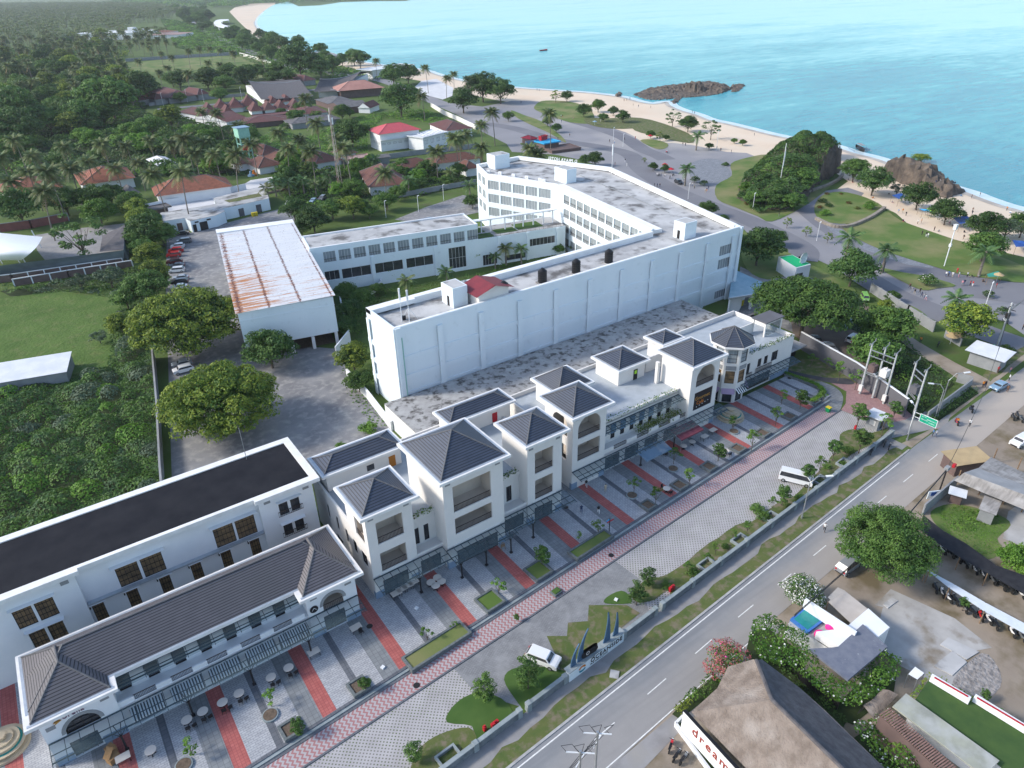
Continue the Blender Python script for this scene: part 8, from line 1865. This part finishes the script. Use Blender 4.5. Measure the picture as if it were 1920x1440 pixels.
def boat(px,lab,L_,rz,m_,roof=False):
 t=root('boat',lab,'boat',at(px[0],px[1],.1),rz=rz);b=MB();rings=[]
 for s in np.linspace(-1,1,9):w=.14*L_*(1-abs(s)**2.4)+.02;z0=-.1+.35*s*s;rings.append([(s*L_/2,-w,1.0+.5*s*s),(s*L_/2,-w*.5,z0),(s*L_/2,w*.5,z0),(s*L_/2,w,1.0+.5*s*s)])
 b.loft(rings,closed=False,cap=False);b.loft([[(r_[0][0],r_[0][1]*.85,.6)for r_ in rings],[(r_[3][0],r_[3][1]*.85,.6)for r_ in rings]],closed=False,cap=False);b.build('hull',m_,t)
 if roof:MB().box(-L_*.25,-1,2.5,L_*.25,1,2.6).build('roof',W['greyl'],t);MB().beam((-L_*.2,-4,.8),(-L_*.2,4,.8),.15,.15).beam((L_*.2,-4,.8),(L_*.2,4,.8),.15,.15).beam((-L_*.35,-4,.3),(L_*.35,-4,.3),.25,.25).beam((-L_*.35,4,.3),(L_*.35,4,.3),.25,.25).build('outrigger',W['bluesheet'],t)
boat((1019,95),'small dark red boat alone far out on the sea',14,.2,W['redpaint']);boat((1612,281),'outrigger boat with a pale roof pulled up at the beach',11,.9,W['dark'],True)
for pts,z_,m_,l_ in((((1672,366),(1690,362),(1700,370),(1685,373)),2.4,'tarpblue','dark blue tarp left of the beach tree'),(((1722,391),(1742,393),(1748,397),(1730,395)),2.2,'tarplblue','narrow blue tarp beside the lime green one'),(((1738,391),(1752,388),(1755,396),(1744,396)),2.4,'lime','bright lime green tarp behind the beach tree'),(((1785,408),(1812,404),(1828,414),(1800,420)),2.4,'tarpblue','wide dark blue tarp between two beach trees'),(((1810,411),(1825,407),(1836,414),(1822,418)),2.5,'tarplblue','bright sky blue tarp right of the dark blue one'),(((1898,450),(1925,452),(1930,462),(1905,463)),2.3,'tarpblue','blue tarp at the right edge under the dark tree'),(((1850,514),(1872,508),(1878,518),(1853,519)),2.0,'tarpgreen','sea green tarp beside the seated group'),(((1850,648),(1866,646),(1864,655),(1852,656)),2.6,'tarpgreen','green net behind the kiosk roof')):
 P_=[at(x,y,z_+(.4 if i%2 else 0))for i,(x,y)in enumerate(pts)];t=root('tarp_shelter',l_,'tarp',(P_[0][0],P_[0][1],0),world=True);MB().face(P_).build('tarp',W[m_],t);b=MB()
 for p in P_:b.tube([(p[0],p[1],0),p],.05,5)
 b.build('pole',W['wood'],t)
def parasol(px,m_,lab,r=1.4):
 t=root('parasol',lab,'parasol',at(*px));MB().tube([(0,0,0),(0,0,2.4)],.04,5).build('pole',W['lamp'],t);MB().cyl(0,0,2.0,2.7,r,.03,n=10,cap=False).build('shade',m_,t)
for px_,m_,l_ in(((1246,317),W['redpaint'],'red parasol over the stall tables, left one'),((1258,326),W['redpaint'],'red parasol over the stall tables, right one'),((1783,638),W['ochre'],'orange parasol by the kiosk, left one'),((1795,643),W['ochre'],'orange parasol by the kiosk, right one'),((1781,645),W['ochre'],'orange parasol by the kiosk, front one'),((1115,235),W['bluesheet'],'pale parasol on the promenade edge'),((1868,528),W['ochre'],'yellow parasol over the vendor cart'),((1219,262),W['redpaint'],'red topped stall at the planted point')):parasol(px_,m_,l_)
def carproto(kind,paint):
 prof=dict(suv=(4.4,1.78,[(0,.35),(0,.95),(.25,1.05),(.95,1.12),(1.45,1.62),(3.85,1.66),(4.3,1.1),(4.4,.9),(4.4,.35)],1.12,(1.0,4.25)),mpv=(4.7,1.75,[(0,.35),(.0,.85),(.2,1.0),(.9,1.1),(1.5,1.66),(4.1,1.7),(4.62,1.1),(4.7,.85),(4.7,.35)],1.1,(.95,4.55)),sedan=(4.5,1.72,[(0,.35),(0,.8),(.25,.9),(1.15,.98),(1.85,1.42),(3.3,1.42),(3.95,1.02),(4.45,.95),(4.5,.35)],.98,(1.2,3.95)),van=(5.4,1.88,[(0,.35),(0,.95),(.15,1.15),(.75,1.85),(1.2,2.08),(5.2,2.1),(5.38,1.6),(5.4,.35)],1.2,(.28,5.36)),mini=(3.5,1.55,[(0,.35),(0,.9),(.1,1.05),(.5,1.65),(.8,1.8),(3.35,1.8),(3.48,1.3),(3.5,.35)],1.1,(.2,3.46)))[kind]
 Ln,Wd,P_,belt,(wa,wb)=prof;t=root({'suv':'suv','mpv':'family_car','sedan':'sedan_car','van':'van','mini':'minivan'}[kind],'','van' if kind in('van','mini')else 'car');hw=Wd/2
 def half(z):return hw if z<=belt else hw-(z-belt)*.26
 rings=[[(Ln/2-x,s*half(z),z)for x,z in P_]for s in(-1,1)]
 b=MB();b.loft(rings);b.build('body',paint,t)
 top=max(z for x,z in P_);
 def xat(z):
  f=[x for x,zz in P_];fr=None;re=None
  for(x0,z0),(x1,z1)in zip(P_[:-1],P_[1:]):
   if z0<z1 and z0<=z<=z1:fr=x0+(x1-x0)*(z-z0)/(z1-z0)
   if z0>z1 and z1<=z<=z0:re=x0+(x1-x0)*(z-z0)/(z1-z0)
  return fr,re
 z0,z1=belt+.04,top-.14;f0,r0=xat(z0);f1,r1=xat(z1)
 for s in(-1,1):MB().face([(Ln/2-f0-.16,s*(half(z0)+.012),z0),(Ln/2-r0+.14,s*(half(z0)+.012),z0),(Ln/2-r1+.14,s*(half(z1)+.012),z1),(Ln/2-f1-.12,s*(half(z1)+.012),z1)][::s]).build('side_window',W['pane'],t)
 e=.015
 MB().face([(Ln/2-f0+e,-half(z0)+.1,z0+e),(Ln/2-f0+e,half(z0)-.1,z0+e),(Ln/2-f1+e,half(z1)-.1,z1+e),(Ln/2-f1+e,-half(z1)+.1,z1+e)]).build('windscreen',W['pane'],t);MB().face([(Ln/2-r0-e,half(z0)-.1,z0+e),(Ln/2-r0-e,-half(z0)+.1,z0+e),(Ln/2-r1-e,-half(z1)+.1,z1+e),(Ln/2-r1-e,half(z1)-.1,z1+e)]).build('rear_window',W['pane'],t)
 for x in(Ln/2-.85,-Ln/2+.85):
  for s in(-1,1):
   M=lambda u,v,z,x=x,s=s:(x+u,s*(hw-.2)+s*v,.33+z);R_=lambda r,v:[(r*cos(2*pi*i/16),v,r*sin(2*pi*i/16))for i in range(16)]
   w_=MB(M).loft([R_(.33,0),R_(.33,.23)]).build('wheel',W['rubber'],t);MB(M).loft([R_(.19,.2),R_(.19,.245)]).build('rim',W['metal'],w_)
 for s in(-1,1):MB().box(Ln/2-.12,s*hw*.62-.2,.68,Ln/2+.02,s*hw*.62+.2,.84).build('headlight',W['lamp'],t);MB().box(-Ln/2-.02,s*hw*.72-.14,.72,-Ln/2+.1,s*hw*.72+.14,.98).build('tail_light',W['redpaint'],t)
 MB().box(Ln/2-.05,-.6,.38,Ln/2+.03,.6,.58).box(-Ln/2-.03,-.7,.38,-Ln/2+.05,.7,.52).build('bumper',W['dark'],t);return t
PAINT={k:mat('car_paint_'+k,c,rough=.28,spec=.5,coat=.6)for k,c in dict(white=(.75,.76,.77),silver=(.26,.28,.30),grey=(.14,.15,.16),black=(.02,.022,.026),red=(.45,.015,.02),maroon=(.12,.015,.02),blue=(.22,.34,.45),green=(.22,.48,.10),brightblue=(.03,.2,.55)).items()}
_cp={}
def car(kind,color,front,rear,lab,group=None,c=None):
 F_,R_=Vector(at(*front)),Vector(at(*rear));m=(F_+R_)/2;a=math.atan2(F_.y-R_.y,F_.x-R_.x)
 if(kind,color)not in _cp:_cp[kind,color]=carproto(kind,PAINT[color])
 z_=.07 if-10<m.y<70 else.06
 return place(_cp[kind,color],(m.x,m.y,z_),a,lab,group)
car('van','white',(1517,910),(1465,897),'white van parked on the grass block paving');car('suv','white',(1046,1252),(990,1230),'white car parked beside the bushy tree on the forecourt');car('mpv','silver',(1613,1049),(1567,1083),'silver grey car parked under the dense roadside tree')
car('sedan','blue',(1857,736),(1886,722),'pale blue sedan on the road beside a pedestrian');car('suv','white',(1895,842),(1928,824),'white car cut by the right edge beyond the road');car('mpv','white',(1612,632),(1586,648),'white family car on the brown parking ground');car('mini','green',(1624,570),(1617,556),'lime green minivan below the wall');car('mini','brightblue',(1562,608),(1585,596),'bright blue van half under the flat crowned tree');car('mpv','blue',(1580,618),(1592,606),'pale blue car beside the bright blue van');car('sedan','black',(1535,650),(1525,636),'dark car under the flat crowned tree by the wall');car('sedan','grey',(1562,662),(1548,650),'dark grey car right against the compound wall');car('suv','black',(1281,349),(1263,340),'black car among the crowd on the promenade road')
for i,(x,y,k,c,l_)in enumerate(((343,440,'sedan','black','black car nearest the white service building'),(346,455,'mpv','grey','dark grey car second in the car park row'),(334,465,'suv','white','white car just above the red cars'),(331,473,'mpv','red','upper one of the two red cars'),(327,481,'suv','red','lower one of the two red cars'),(328,494,'mpv','maroon','maroon car below the red cars'),(333,501,'sedan','grey','grey car between the maroon and the white one'),(332,510,'mpv','white','white car in the lower half of the row'),(340,524,'sedan','silver','silver car near the lower end of the row'),(338,532,'mpv','black','black car near the lower end of the row'),(337,541,'sedan','white','last white car partly under the shade tree'))):car(k,c,(x-15,y+2),(x+15,y-1),l_,'cars in the hotel car park row')
car('sedan','silver',(324,690),(362,682),'silver car parked between the two big shade trees');car('suv','white',(326,703),(364,693),'white car parked in front of the silver one between the shade trees')
car('mpv','white',(538,388),(548,380),'white car half hidden behind the garden trees');car('sedan','blue',(583,382),(594,376),'pale blue car behind the garden trees');car('suv','grey',(600,378),(610,371),'grey car behind the garden trees')
def mk_bike(pm):
 t=root('motorbike','','motorbike');b=MB();b.loft([[(-.55,-.1,.62),(-.55,.1,.62),(-.5,.1,.8),(-.5,-.1,.8)],[(-.1,-.17,.42),(-.1,.17,.42),(-.1,.15,.74),(-.1,-.15,.74)],[(.3,-.12,.4),(.3,.12,.4),(.42,.13,.85),(.42,-.13,.85)],[(.5,-.16,.6),(.5,.16,.6),(.52,.14,1.0),(.52,-.14,1.0)]]);b.build('body',pm,t)
 MB().box(-.75,-.13,.76,.15,.13,.86).build('seat',W['black'],t);MB().beam((.48,-.34,1.05),(.48,.34,1.05),.05,.05).tube([(.48,0,1.05),(.66,0,.3)],.05,5).build('handlebar',W['dark'],t);MB().cbox(.6,0,.82,.1,.2,.16).build('headlight',W['lamp'],t)
 for x in(.66,-.6):
  M=lambda u,v,z,x=x:(x+u,v,.3+z);R_=lambda r,v:[(r*cos(2*pi*i/14),v,r*sin(2*pi*i/14))for i in range(14)];MB(M).loft([R_(.3,-.06),R_(.3,.06)]).build('wheel',W['rubber'],t)
 return t
BK={k:mk_bike(PAINT[k])for k in('black','white','red','grey')}
def bikes(rows,where,rz,grp):
 for i,(x,y,c)in enumerate(rows):
  p=at(x,y);o=place(BK[c],(p[0],p[1],.07),rz+random.uniform(-.2,.2),f'{c} motorbike {where}, {["first","second","third","fourth","fifth","sixth","seventh","eighth","ninth","tenth","eleventh","twelfth"][i]} from the left' if len(rows)>1 else f'{c} motorbike {where}',grp)
bikes([(1752,1108,'black'),(1765,1116,'white'),(1777,1126,'white'),(1789,1130,'black'),(1807,1145,'grey'),(1820,1151,'black'),(1837,1160,'red'),(1852,1166,'white'),(1865,1176,'black'),(1896,1190,'white'),(1914,1199,'grey')],'under the white corrugated shelter',.9,'motorbikes under the white shelter')
bikes([(1766,1036,'white'),(1782,1043,'black'),(1796,1052,'grey'),(1808,1061,'black'),(1827,1073,'white'),(1842,1082,'white'),(1860,1092,'grey'),(1877,1103,'black'),(1891,1108,'black'),(1913,1118,'white')],'under the black shade net',.9,'motorbikes under the black net')
bikes([(1257,1404,'red'),(1268,1422,'black'),(1281,1428,'grey')],'on the paving below the villa lawn',.3,'motorbikes by the thatched villa');bikes([(1633,851,'black'),(1658,836,'black'),(1667,841,'grey')],'outside the boundary wall near the guard kiosk',.4,'motorbikes outside the wall');bikes([(1482,380,'black'),(1487,382,'white')],'parked at the foot of the coastal hill',.6,'hill motorbikes');bikes([(1898,786,'black'),(1906,783,'black'),(1913,790,'grey')],'in the dark row beyond the road',.7,'roadside motorbikes');bikes([(1882,604,'white'),(1888,606,'black')],'by the street corner behind the kiosk',.5,'corner motorbikes');bikes([(1228,318,'black'),(1236,330,'grey'),(1256,335,'black'),(1262,330,'grey')],'parked near the red parasols',.5,'stall motorbikes');bikes([(1758,650,'black')],'on the dirt path behind the kiosk',.2,None)
def body(pose):
 0
 J=dict(pel=(0,0,.92),che=(.02,0,1.28),nek=(.02,0,1.44),hed=(.04,0,1.60));
 st={'stand':(0,0,.10,-.10),'walk':(.26,-.26,.22,-.18),'sit':(0,0,.3,.3),'ride':(0,0,.4,.4)}[pose]
 if pose in('sit','ride'):
  z=.0 if pose=='sit' else.72;J=dict(pel=(0,0,z+.14),che=(.05,0,z+.50),nek=(.08,0,z+.66),hed=(.12,0,z+.82));kn=[(.40,.13,z+.30 if pose=='sit' else z+.0),(.40,-.13,z+.30 if pose=='sit' else z+.0)];ft=[(.62,.14,.05),(.62,-.14,.05)]if pose=='sit' else[(.28,.16,z-.38),(.28,-.16,z-.38)]
 else:kn=[(st[0]*.6+.03,.10,.50),(st[1]*.5+.03,-.10,.50)];ft=[(st[0],.11,.06),(st[1],-.11,.06+(.1 if pose=='walk' else 0))]
 cz=J['che'][2];V=[J['pel'],J['che'],J['nek'],J['hed']];E=[(0,1),(1,2),(2,3)];Rr=[.15,.155,.06,.105]
 for s in(0,1):
  y=.10 if s==0 else-.10;i=len(V);V+=[(J['pel'][0],y,J['pel'][2]-.05),kn[s],ft[s],(ft[s][0]+.14,ft[s][1],ft[s][2]-.03)];E+=[(0,i),(i,i+1),(i+1,i+2),(i+2,i+3)];Rr+=[.10,.065,.045,.04]
  j=len(V);sw=st[3-s];ys=.19 if s==0 else-.19;V+=[(J['che'][0],ys,cz+.10),(J['che'][0]+sw*.5,ys*1.25,cz-.16),(J['che'][0]+sw*1.1+.06,ys*1.2,cz-.38)];E+=[(1,j),(j,j+1),(j+1,j+2)];Rr+=[.065,.045,.03]
 me=bpy.data.meshes.new('person');me.from_pydata(V,E,[]);o=bpy.data.objects.new('tmp',me);COL.objects.link(o);m=o.modifiers.new('s','SKIN');sk=me.skin_vertices[0].data
 for k,r_ in enumerate(Rr):sk[k].radius=(r_,r_)
 sk[0].use_root=True;o.modifiers.new('u','SUBSURF').levels=1
 dg=bpy.context.evaluated_depsgraph_get();dg.update();out=bpy.data.meshes.new_from_object(o.evaluated_get(dg));bpy.data.objects.remove(o);return out,J
SKIN_=mat('skin',(.30,.17,.11),rough=.6);HAIR=mat('hair',(.015,.012,.011),rough=.6);CL={k:mat('cloth_'+k,c,rough=.9)for k,c in dict(white=(.72,.72,.72),black=(.025,.025,.03),navy=(.03,.045,.10),red=(.42,.04,.05),blue=(.12,.26,.48),grey=(.25,.26,.28),orange=(.60,.22,.04),beige=(.48,.42,.32),pink=(.55,.25,.30),brown=(.16,.09,.06),denim=(.07,.10,.18)).items()}
_bd={p:body(p)for p in('stand','walk','sit','ride')};_pv={}
def person(x,y,top,bot,where,pose='stand',rz=None,z=0.05,scale=1.0,group=None,world_=None):
 k=(pose,top,bot)
 if k not in _pv:
  me=_bd[pose][0].copy();J=_bd[pose][1];me.name='person'
  for m_ in(SKIN_,CL[top],CL[bot],HAIR):me.materials.append(m_)
  mi=[]
  for p in me.polygons:
   c=p.center;pz=J['pel'][2]
   if c.z>J['nek'][2]+.0:mi.append(3 if(c.x<J['hed'][0]-.01 or c.z>J['hed'][2]+.06)else 0)
   elif pose in('stand','walk'):mi.append(0 if(abs(c.y)>.21 and c.z<J['che'][2]-.12)or c.z<.1 else(1 if c.z>pz else 2))
   else:mi.append(1 if c.z>pz+.08 and c.x<.3 else(2 if c.x>-.2 and c.z>.1 and c.z<=pz+.3 else 0))
  me.polygons.foreach_set('material_index',mi);me.polygons.foreach_set('use_smooth',[True]*len(mi));_pv[k]=me
 p=world_ or at(x,y,z);o=link('person',_pv[k]);o.location=(p[0],p[1],p[2]if world_ else z);o.rotation_euler=(0,0,random.uniform(0,6.28)if rz is None else rz);o.scale=(scale,)*3
 verb={'stand':'standing','walk':'walking','sit':'sitting','ride':'riding'}[pose]
 return prop(o,f'person, {top} top, {bot} trousers, {verb} {where}','person',group)
S_,W__,T_='stand','walk','sit'
CROWD={'on the plaza by the third tower':[(1099,914,'black','white',W__),(1135,922,'beige','beige',S_),(1090,962,'navy','denim',W__),(1122,963,'black','white',W__)],'on the road near the dense tree':[(1545,996,'white','black',W__)],'under the green road sign':[(1748,818,'blue','black',S_),(1754,819,'white','denim',S_)],'in the middle of the road':[(1817,800,'white','black',W__)],'at the roadside by the kiosk':[(1842,727,'orange','black',S_),(1846,726,'black','navy',S_),(1888,735,'brown','brown',S_),(1891,714,'white','black',S_),(1893,700,'pink','denim',S_),(1870,699,'red','brown',S_),(1725,643,'orange','black',S_)],'on the lower promenade road':[(1705,541,'brown','black',W__),(1709,548,'grey','grey',W__),(1714,552,'black','beige',W__),(1724,550,'black','black',W__),(1727,557,'navy','navy',W__),(1732,560,'grey','denim',W__),(1735,563,'white','pink',W__),(1917,618,'brown','black',S_)],'in the crowd by the seated group':[(1773,519,'white','denim',S_),(1778,518,'blue','black',S_),(1785,520,'white','beige',S_),(1794,512,'red','red',S_),(1797,520,'white','pink',S_),(1813,520,'white','black',S_),(1822,520,'black','beige',T_),(1835,520,'grey','brown',T_),(1842,528,'brown','black',T_),(1803,536,'pink','grey',S_),(1807,534,'navy','denim',S_),(1818,536,'red','black',S_),(1823,537,'red','white',S_),(1867,540,'red','brown',S_)],'on the big lawn':[(1728,441,'black','black',S_),(1736,444,'black','white',S_),(1739,446,'white','grey',S_),(1751,433,'black','black',S_),(1760,435,'grey','brown',T_),(1806,449,'black','brown',W__),(1693,415,'navy','red',T_),(1698,405,'black','black',W__)],'on the sand path above the lawn':[(1684,400,'blue','beige',W__),(1692,399,'orange','beige',W__),(1720,420,'white','brown',S_),(1727,418,'orange','brown',S_),(1807,436,'black','grey',T_),(1788,423,'white','denim',T_),(1780,419,'pink','grey',T_),(1637,372,'orange','brown',T_),(1666,365,'brown','beige',T_),(1672,380,'grey','pink',T_),(1598,342,'black','red',T_),(1590,338,'navy','grey',T_),(1510,374,'black','black',S_)],'at the water edge of the right cove':[(1823,397,'brown','black',W__),(1822,403,'black','navy',W__),(1887,395,'orange','black',S_),(1894,399,'white','blue',T_),(1821,372,'brown','navy',S_),(1837,368,'black','black',S_),(1801,368,'blue','blue',T_),(1761,367,'blue','navy',T_)],'on the dark headland rocks':[(1753,327,'black','black',S_),(1763,332,'white','navy',S_),(1762,344,'grey','brown',S_),(1754,345,'navy','denim',S_),(1787,343,'black','navy',T_),(1791,344,'black','black',T_)],'near the rock spit on the sand':[(1170,190,'black','brown',S_),(1175,189,'navy','black',S_),(1181,187,'black','black',S_),(1187,199,'brown','beige',S_),(1197,201,'black','navy',S_),(1220,203,'brown','brown',S_),(1298,212,'black','black',S_),(1302,214,'black','navy',S_)],'on the upper beach':[(1007,170,'black','black',S_),(1011,171,'brown','navy',S_),(977,194,'black','navy',S_),(1414,255,'black','navy',S_)],'on the wide promenade':[(1052,220,'white','black',S_),(1055,220,'black','red',S_),(1053,230,'navy','navy',W__),(1046,262,'black','black',S_),(1068,256,'brown','denim',W__),(1143,267,'black','brown',S_),(1152,269,'white','blue',S_),(1171,263,'black','black',W__),(1191,261,'red','red',S_),(1280,273,'black','grey',S_),(1285,274,'navy','black',S_),(1344,280,'black','black',S_),(1351,283,'brown','black',S_),(1371,287,'black','denim',S_),(1075,222,'pink','grey',T_)],'behind the hotel roof parapet':[(1153,310,'black','red',S_),(1175,312,'white','white',S_),(1172,304,'black','white',S_),(1227,350,'black','navy',S_),(1232,351,'navy','black',S_),(1237,351,'black','denim',S_)],'beside the cobbled circle':[(1298,350,'white','denim',S_),(1302,354,'beige','black',S_),(1325,359,'navy','orange',S_),(1328,356,'navy','denim',S_),(1322,362,'beige','beige',S_),(1232,331,'white','black',S_),(1240,330,'grey','denim',S_),(1247,330,'white','black',T_),(1282,340,'white','denim',S_),(1460,406,'black','grey',S_)]}
for where,L__ in CROWD.items():
 for(x,y,a,c,ps)in L__:person(x,y,a,c,where,ps,z=PZ if 'plaza' in where else(3.0 if 'headland' in where else.09),rz=(.9 if 'plaza' in where else None),group='people '+where)
for x,y,c,top,l_,h_ in((1820,772,'black','black','riding a motorbike far up the road',.75),(1793,796,'red','orange','riding a motorbike on the road behind the walker',.75),(1503,485,'grey','blue','riding a scooter on the bend behind the hotel',2.4),(1250,287,'red','white','riding a scooter on the promenade fork',1.2)):
 p=at(x,y);place(BK[c],(p[0],p[1],.09),h_,f'{c} motorbike ridden by a person in {top} '+{772:'far up the road',796:'on the road',485:'on the bend behind the hotel',287:'on the promenade fork'}[y]);person(0,0,top,'denim',l_,'ride',rz=h_,world_=(p[0]-.25*cos(h_),p[1]-.25*sin(h_),.09),group='riders')
for(x,y,m_,l_)in((333,379,'tarpblue','blue ride on the white play yard, left one'),(363,375,'redpaint','red ride on the white play yard'),(390,371,'tarplblue','blue and red ride on the white play yard, right one'),(471,330,'bluesheet','blue figure at the water play entrance'),(477,328,'orange','orange figure at the water play entrance')):small('ride',at(x,y,.05),l_,'play ride',lambda b:b.cyl(0,0,0,.7,1.6,1.3,n=12).cyl(0,0,.7,2.2,.7,.4,n=10),W[m_])
# labels of crowded groups: which row, which one from the left
def px_of(p):
 q=np.array(p,float)-[0,0,CAM_H];w=q@_fw;return 960+F_PX*(q@_r)/w,720-F_PX*(q@_u)/w
_on='first second third fourth fifth sixth seventh eighth ninth tenth eleventh twelfth thirteenth fourteenth fifteenth sixteenth seventeenth eighteenth nineteenth twentieth'.split()
def rank_labels(group,noun,place,rows):
 o_=[o for o in bpy.data.objects if o.parent is None and o.get('group')==group];P={o.name:px_of(o.matrix_basis.translation)for o in o_}
 o_.sort(key=lambda o:P[o.name][1]);n=len(o_)
 for r in range(rows):
  part=sorted(o_[n*r//rows:n*(r+1)//rows],key=lambda o:P[o.name][0])
  rn=f'{_on[r]} row from the back, ' if rows>3 else({1:[''],2:['back row ','front row '],3:['back row ','middle row ','front row ']}[rows][r])
  for i,o in enumerate(part):
   nm=_on[i]+' from left' if i<len(part)-1 else 'rightmost'
   o['label']=f'{noun} {place}, {rn}{nm}'
rank_labels('tall palms by the orange tiled houses','tall coconut palm','over the orange tiled houses',3)
rank_labels('palms around the sports field','coconut palm','by the sports field',2)
rank_labels('short garden palms','short palm','in the resort garden',1)
rank_labels('jungle trees','jungle tree','left of the small red roofs',6)
rank_labels('grove trees','broadleaf tree','below the upper palm grove',4)
rank_labels('shore trees','dark shore tree','behind the thatched halls',3)
rank_labels('coast road trees','tree','by the far coast road',3)
rank_labels('garden trees','low tree','between the tall palms',3)
rank_labels('resort garden trees','low tree','in the resort garden behind the annex',3)
rank_labels('lane trees','tree','between sports field and lane',2)
rank_labels('cottage trees','low tree','between the red cottages',2)
rank_labels('car park hedge trees','bushy tree','between long shed and car park',2)
rank_labels('palms of the open grove','coconut palm','in the open grove',10)
rank_labels('palms in the jungle','coconut palm','rising out of the jungle',3)
rank_labels('verge bushes','low bush','in the verge behind the boundary wall',1)
seen={}
for o in bpy.data.objects:
 if o.parent is None and o.get('category')and o.get('label'):seen.setdefault(o['label'],[]).append(o)
for lab,os_ in seen.items():
 if 1<len(os_)<6:
  os_.sort(key=lambda o:px_of(o.matrix_basis.translation)[0])
  for i,o in enumerate(os_):o['label']=lab+', '+('left' if i==0 else 'right' if i==len(os_)-1 else _on[i])+' one'
# air
hz=bpy.data.materials.new('sea_air');hz.use_nodes=True;nt=hz.node_tree;nt.nodes.clear()
pv=nt.nodes.new('ShaderNodeVolumePrincipled');pv.inputs['Density'].default_value=.00007;pv.inputs['Color'].default_value=(.86,.92,1,1);pv.inputs['Anisotropy'].default_value=.2
nt.links.new(pv.outputs[0],nt.nodes.new('ShaderNodeOutputMaterial').inputs['Volume'])
o=MB().box(-31000,-31000,-1.2,31000,31000,80).build('haze',hz);o['kind']='stuff'
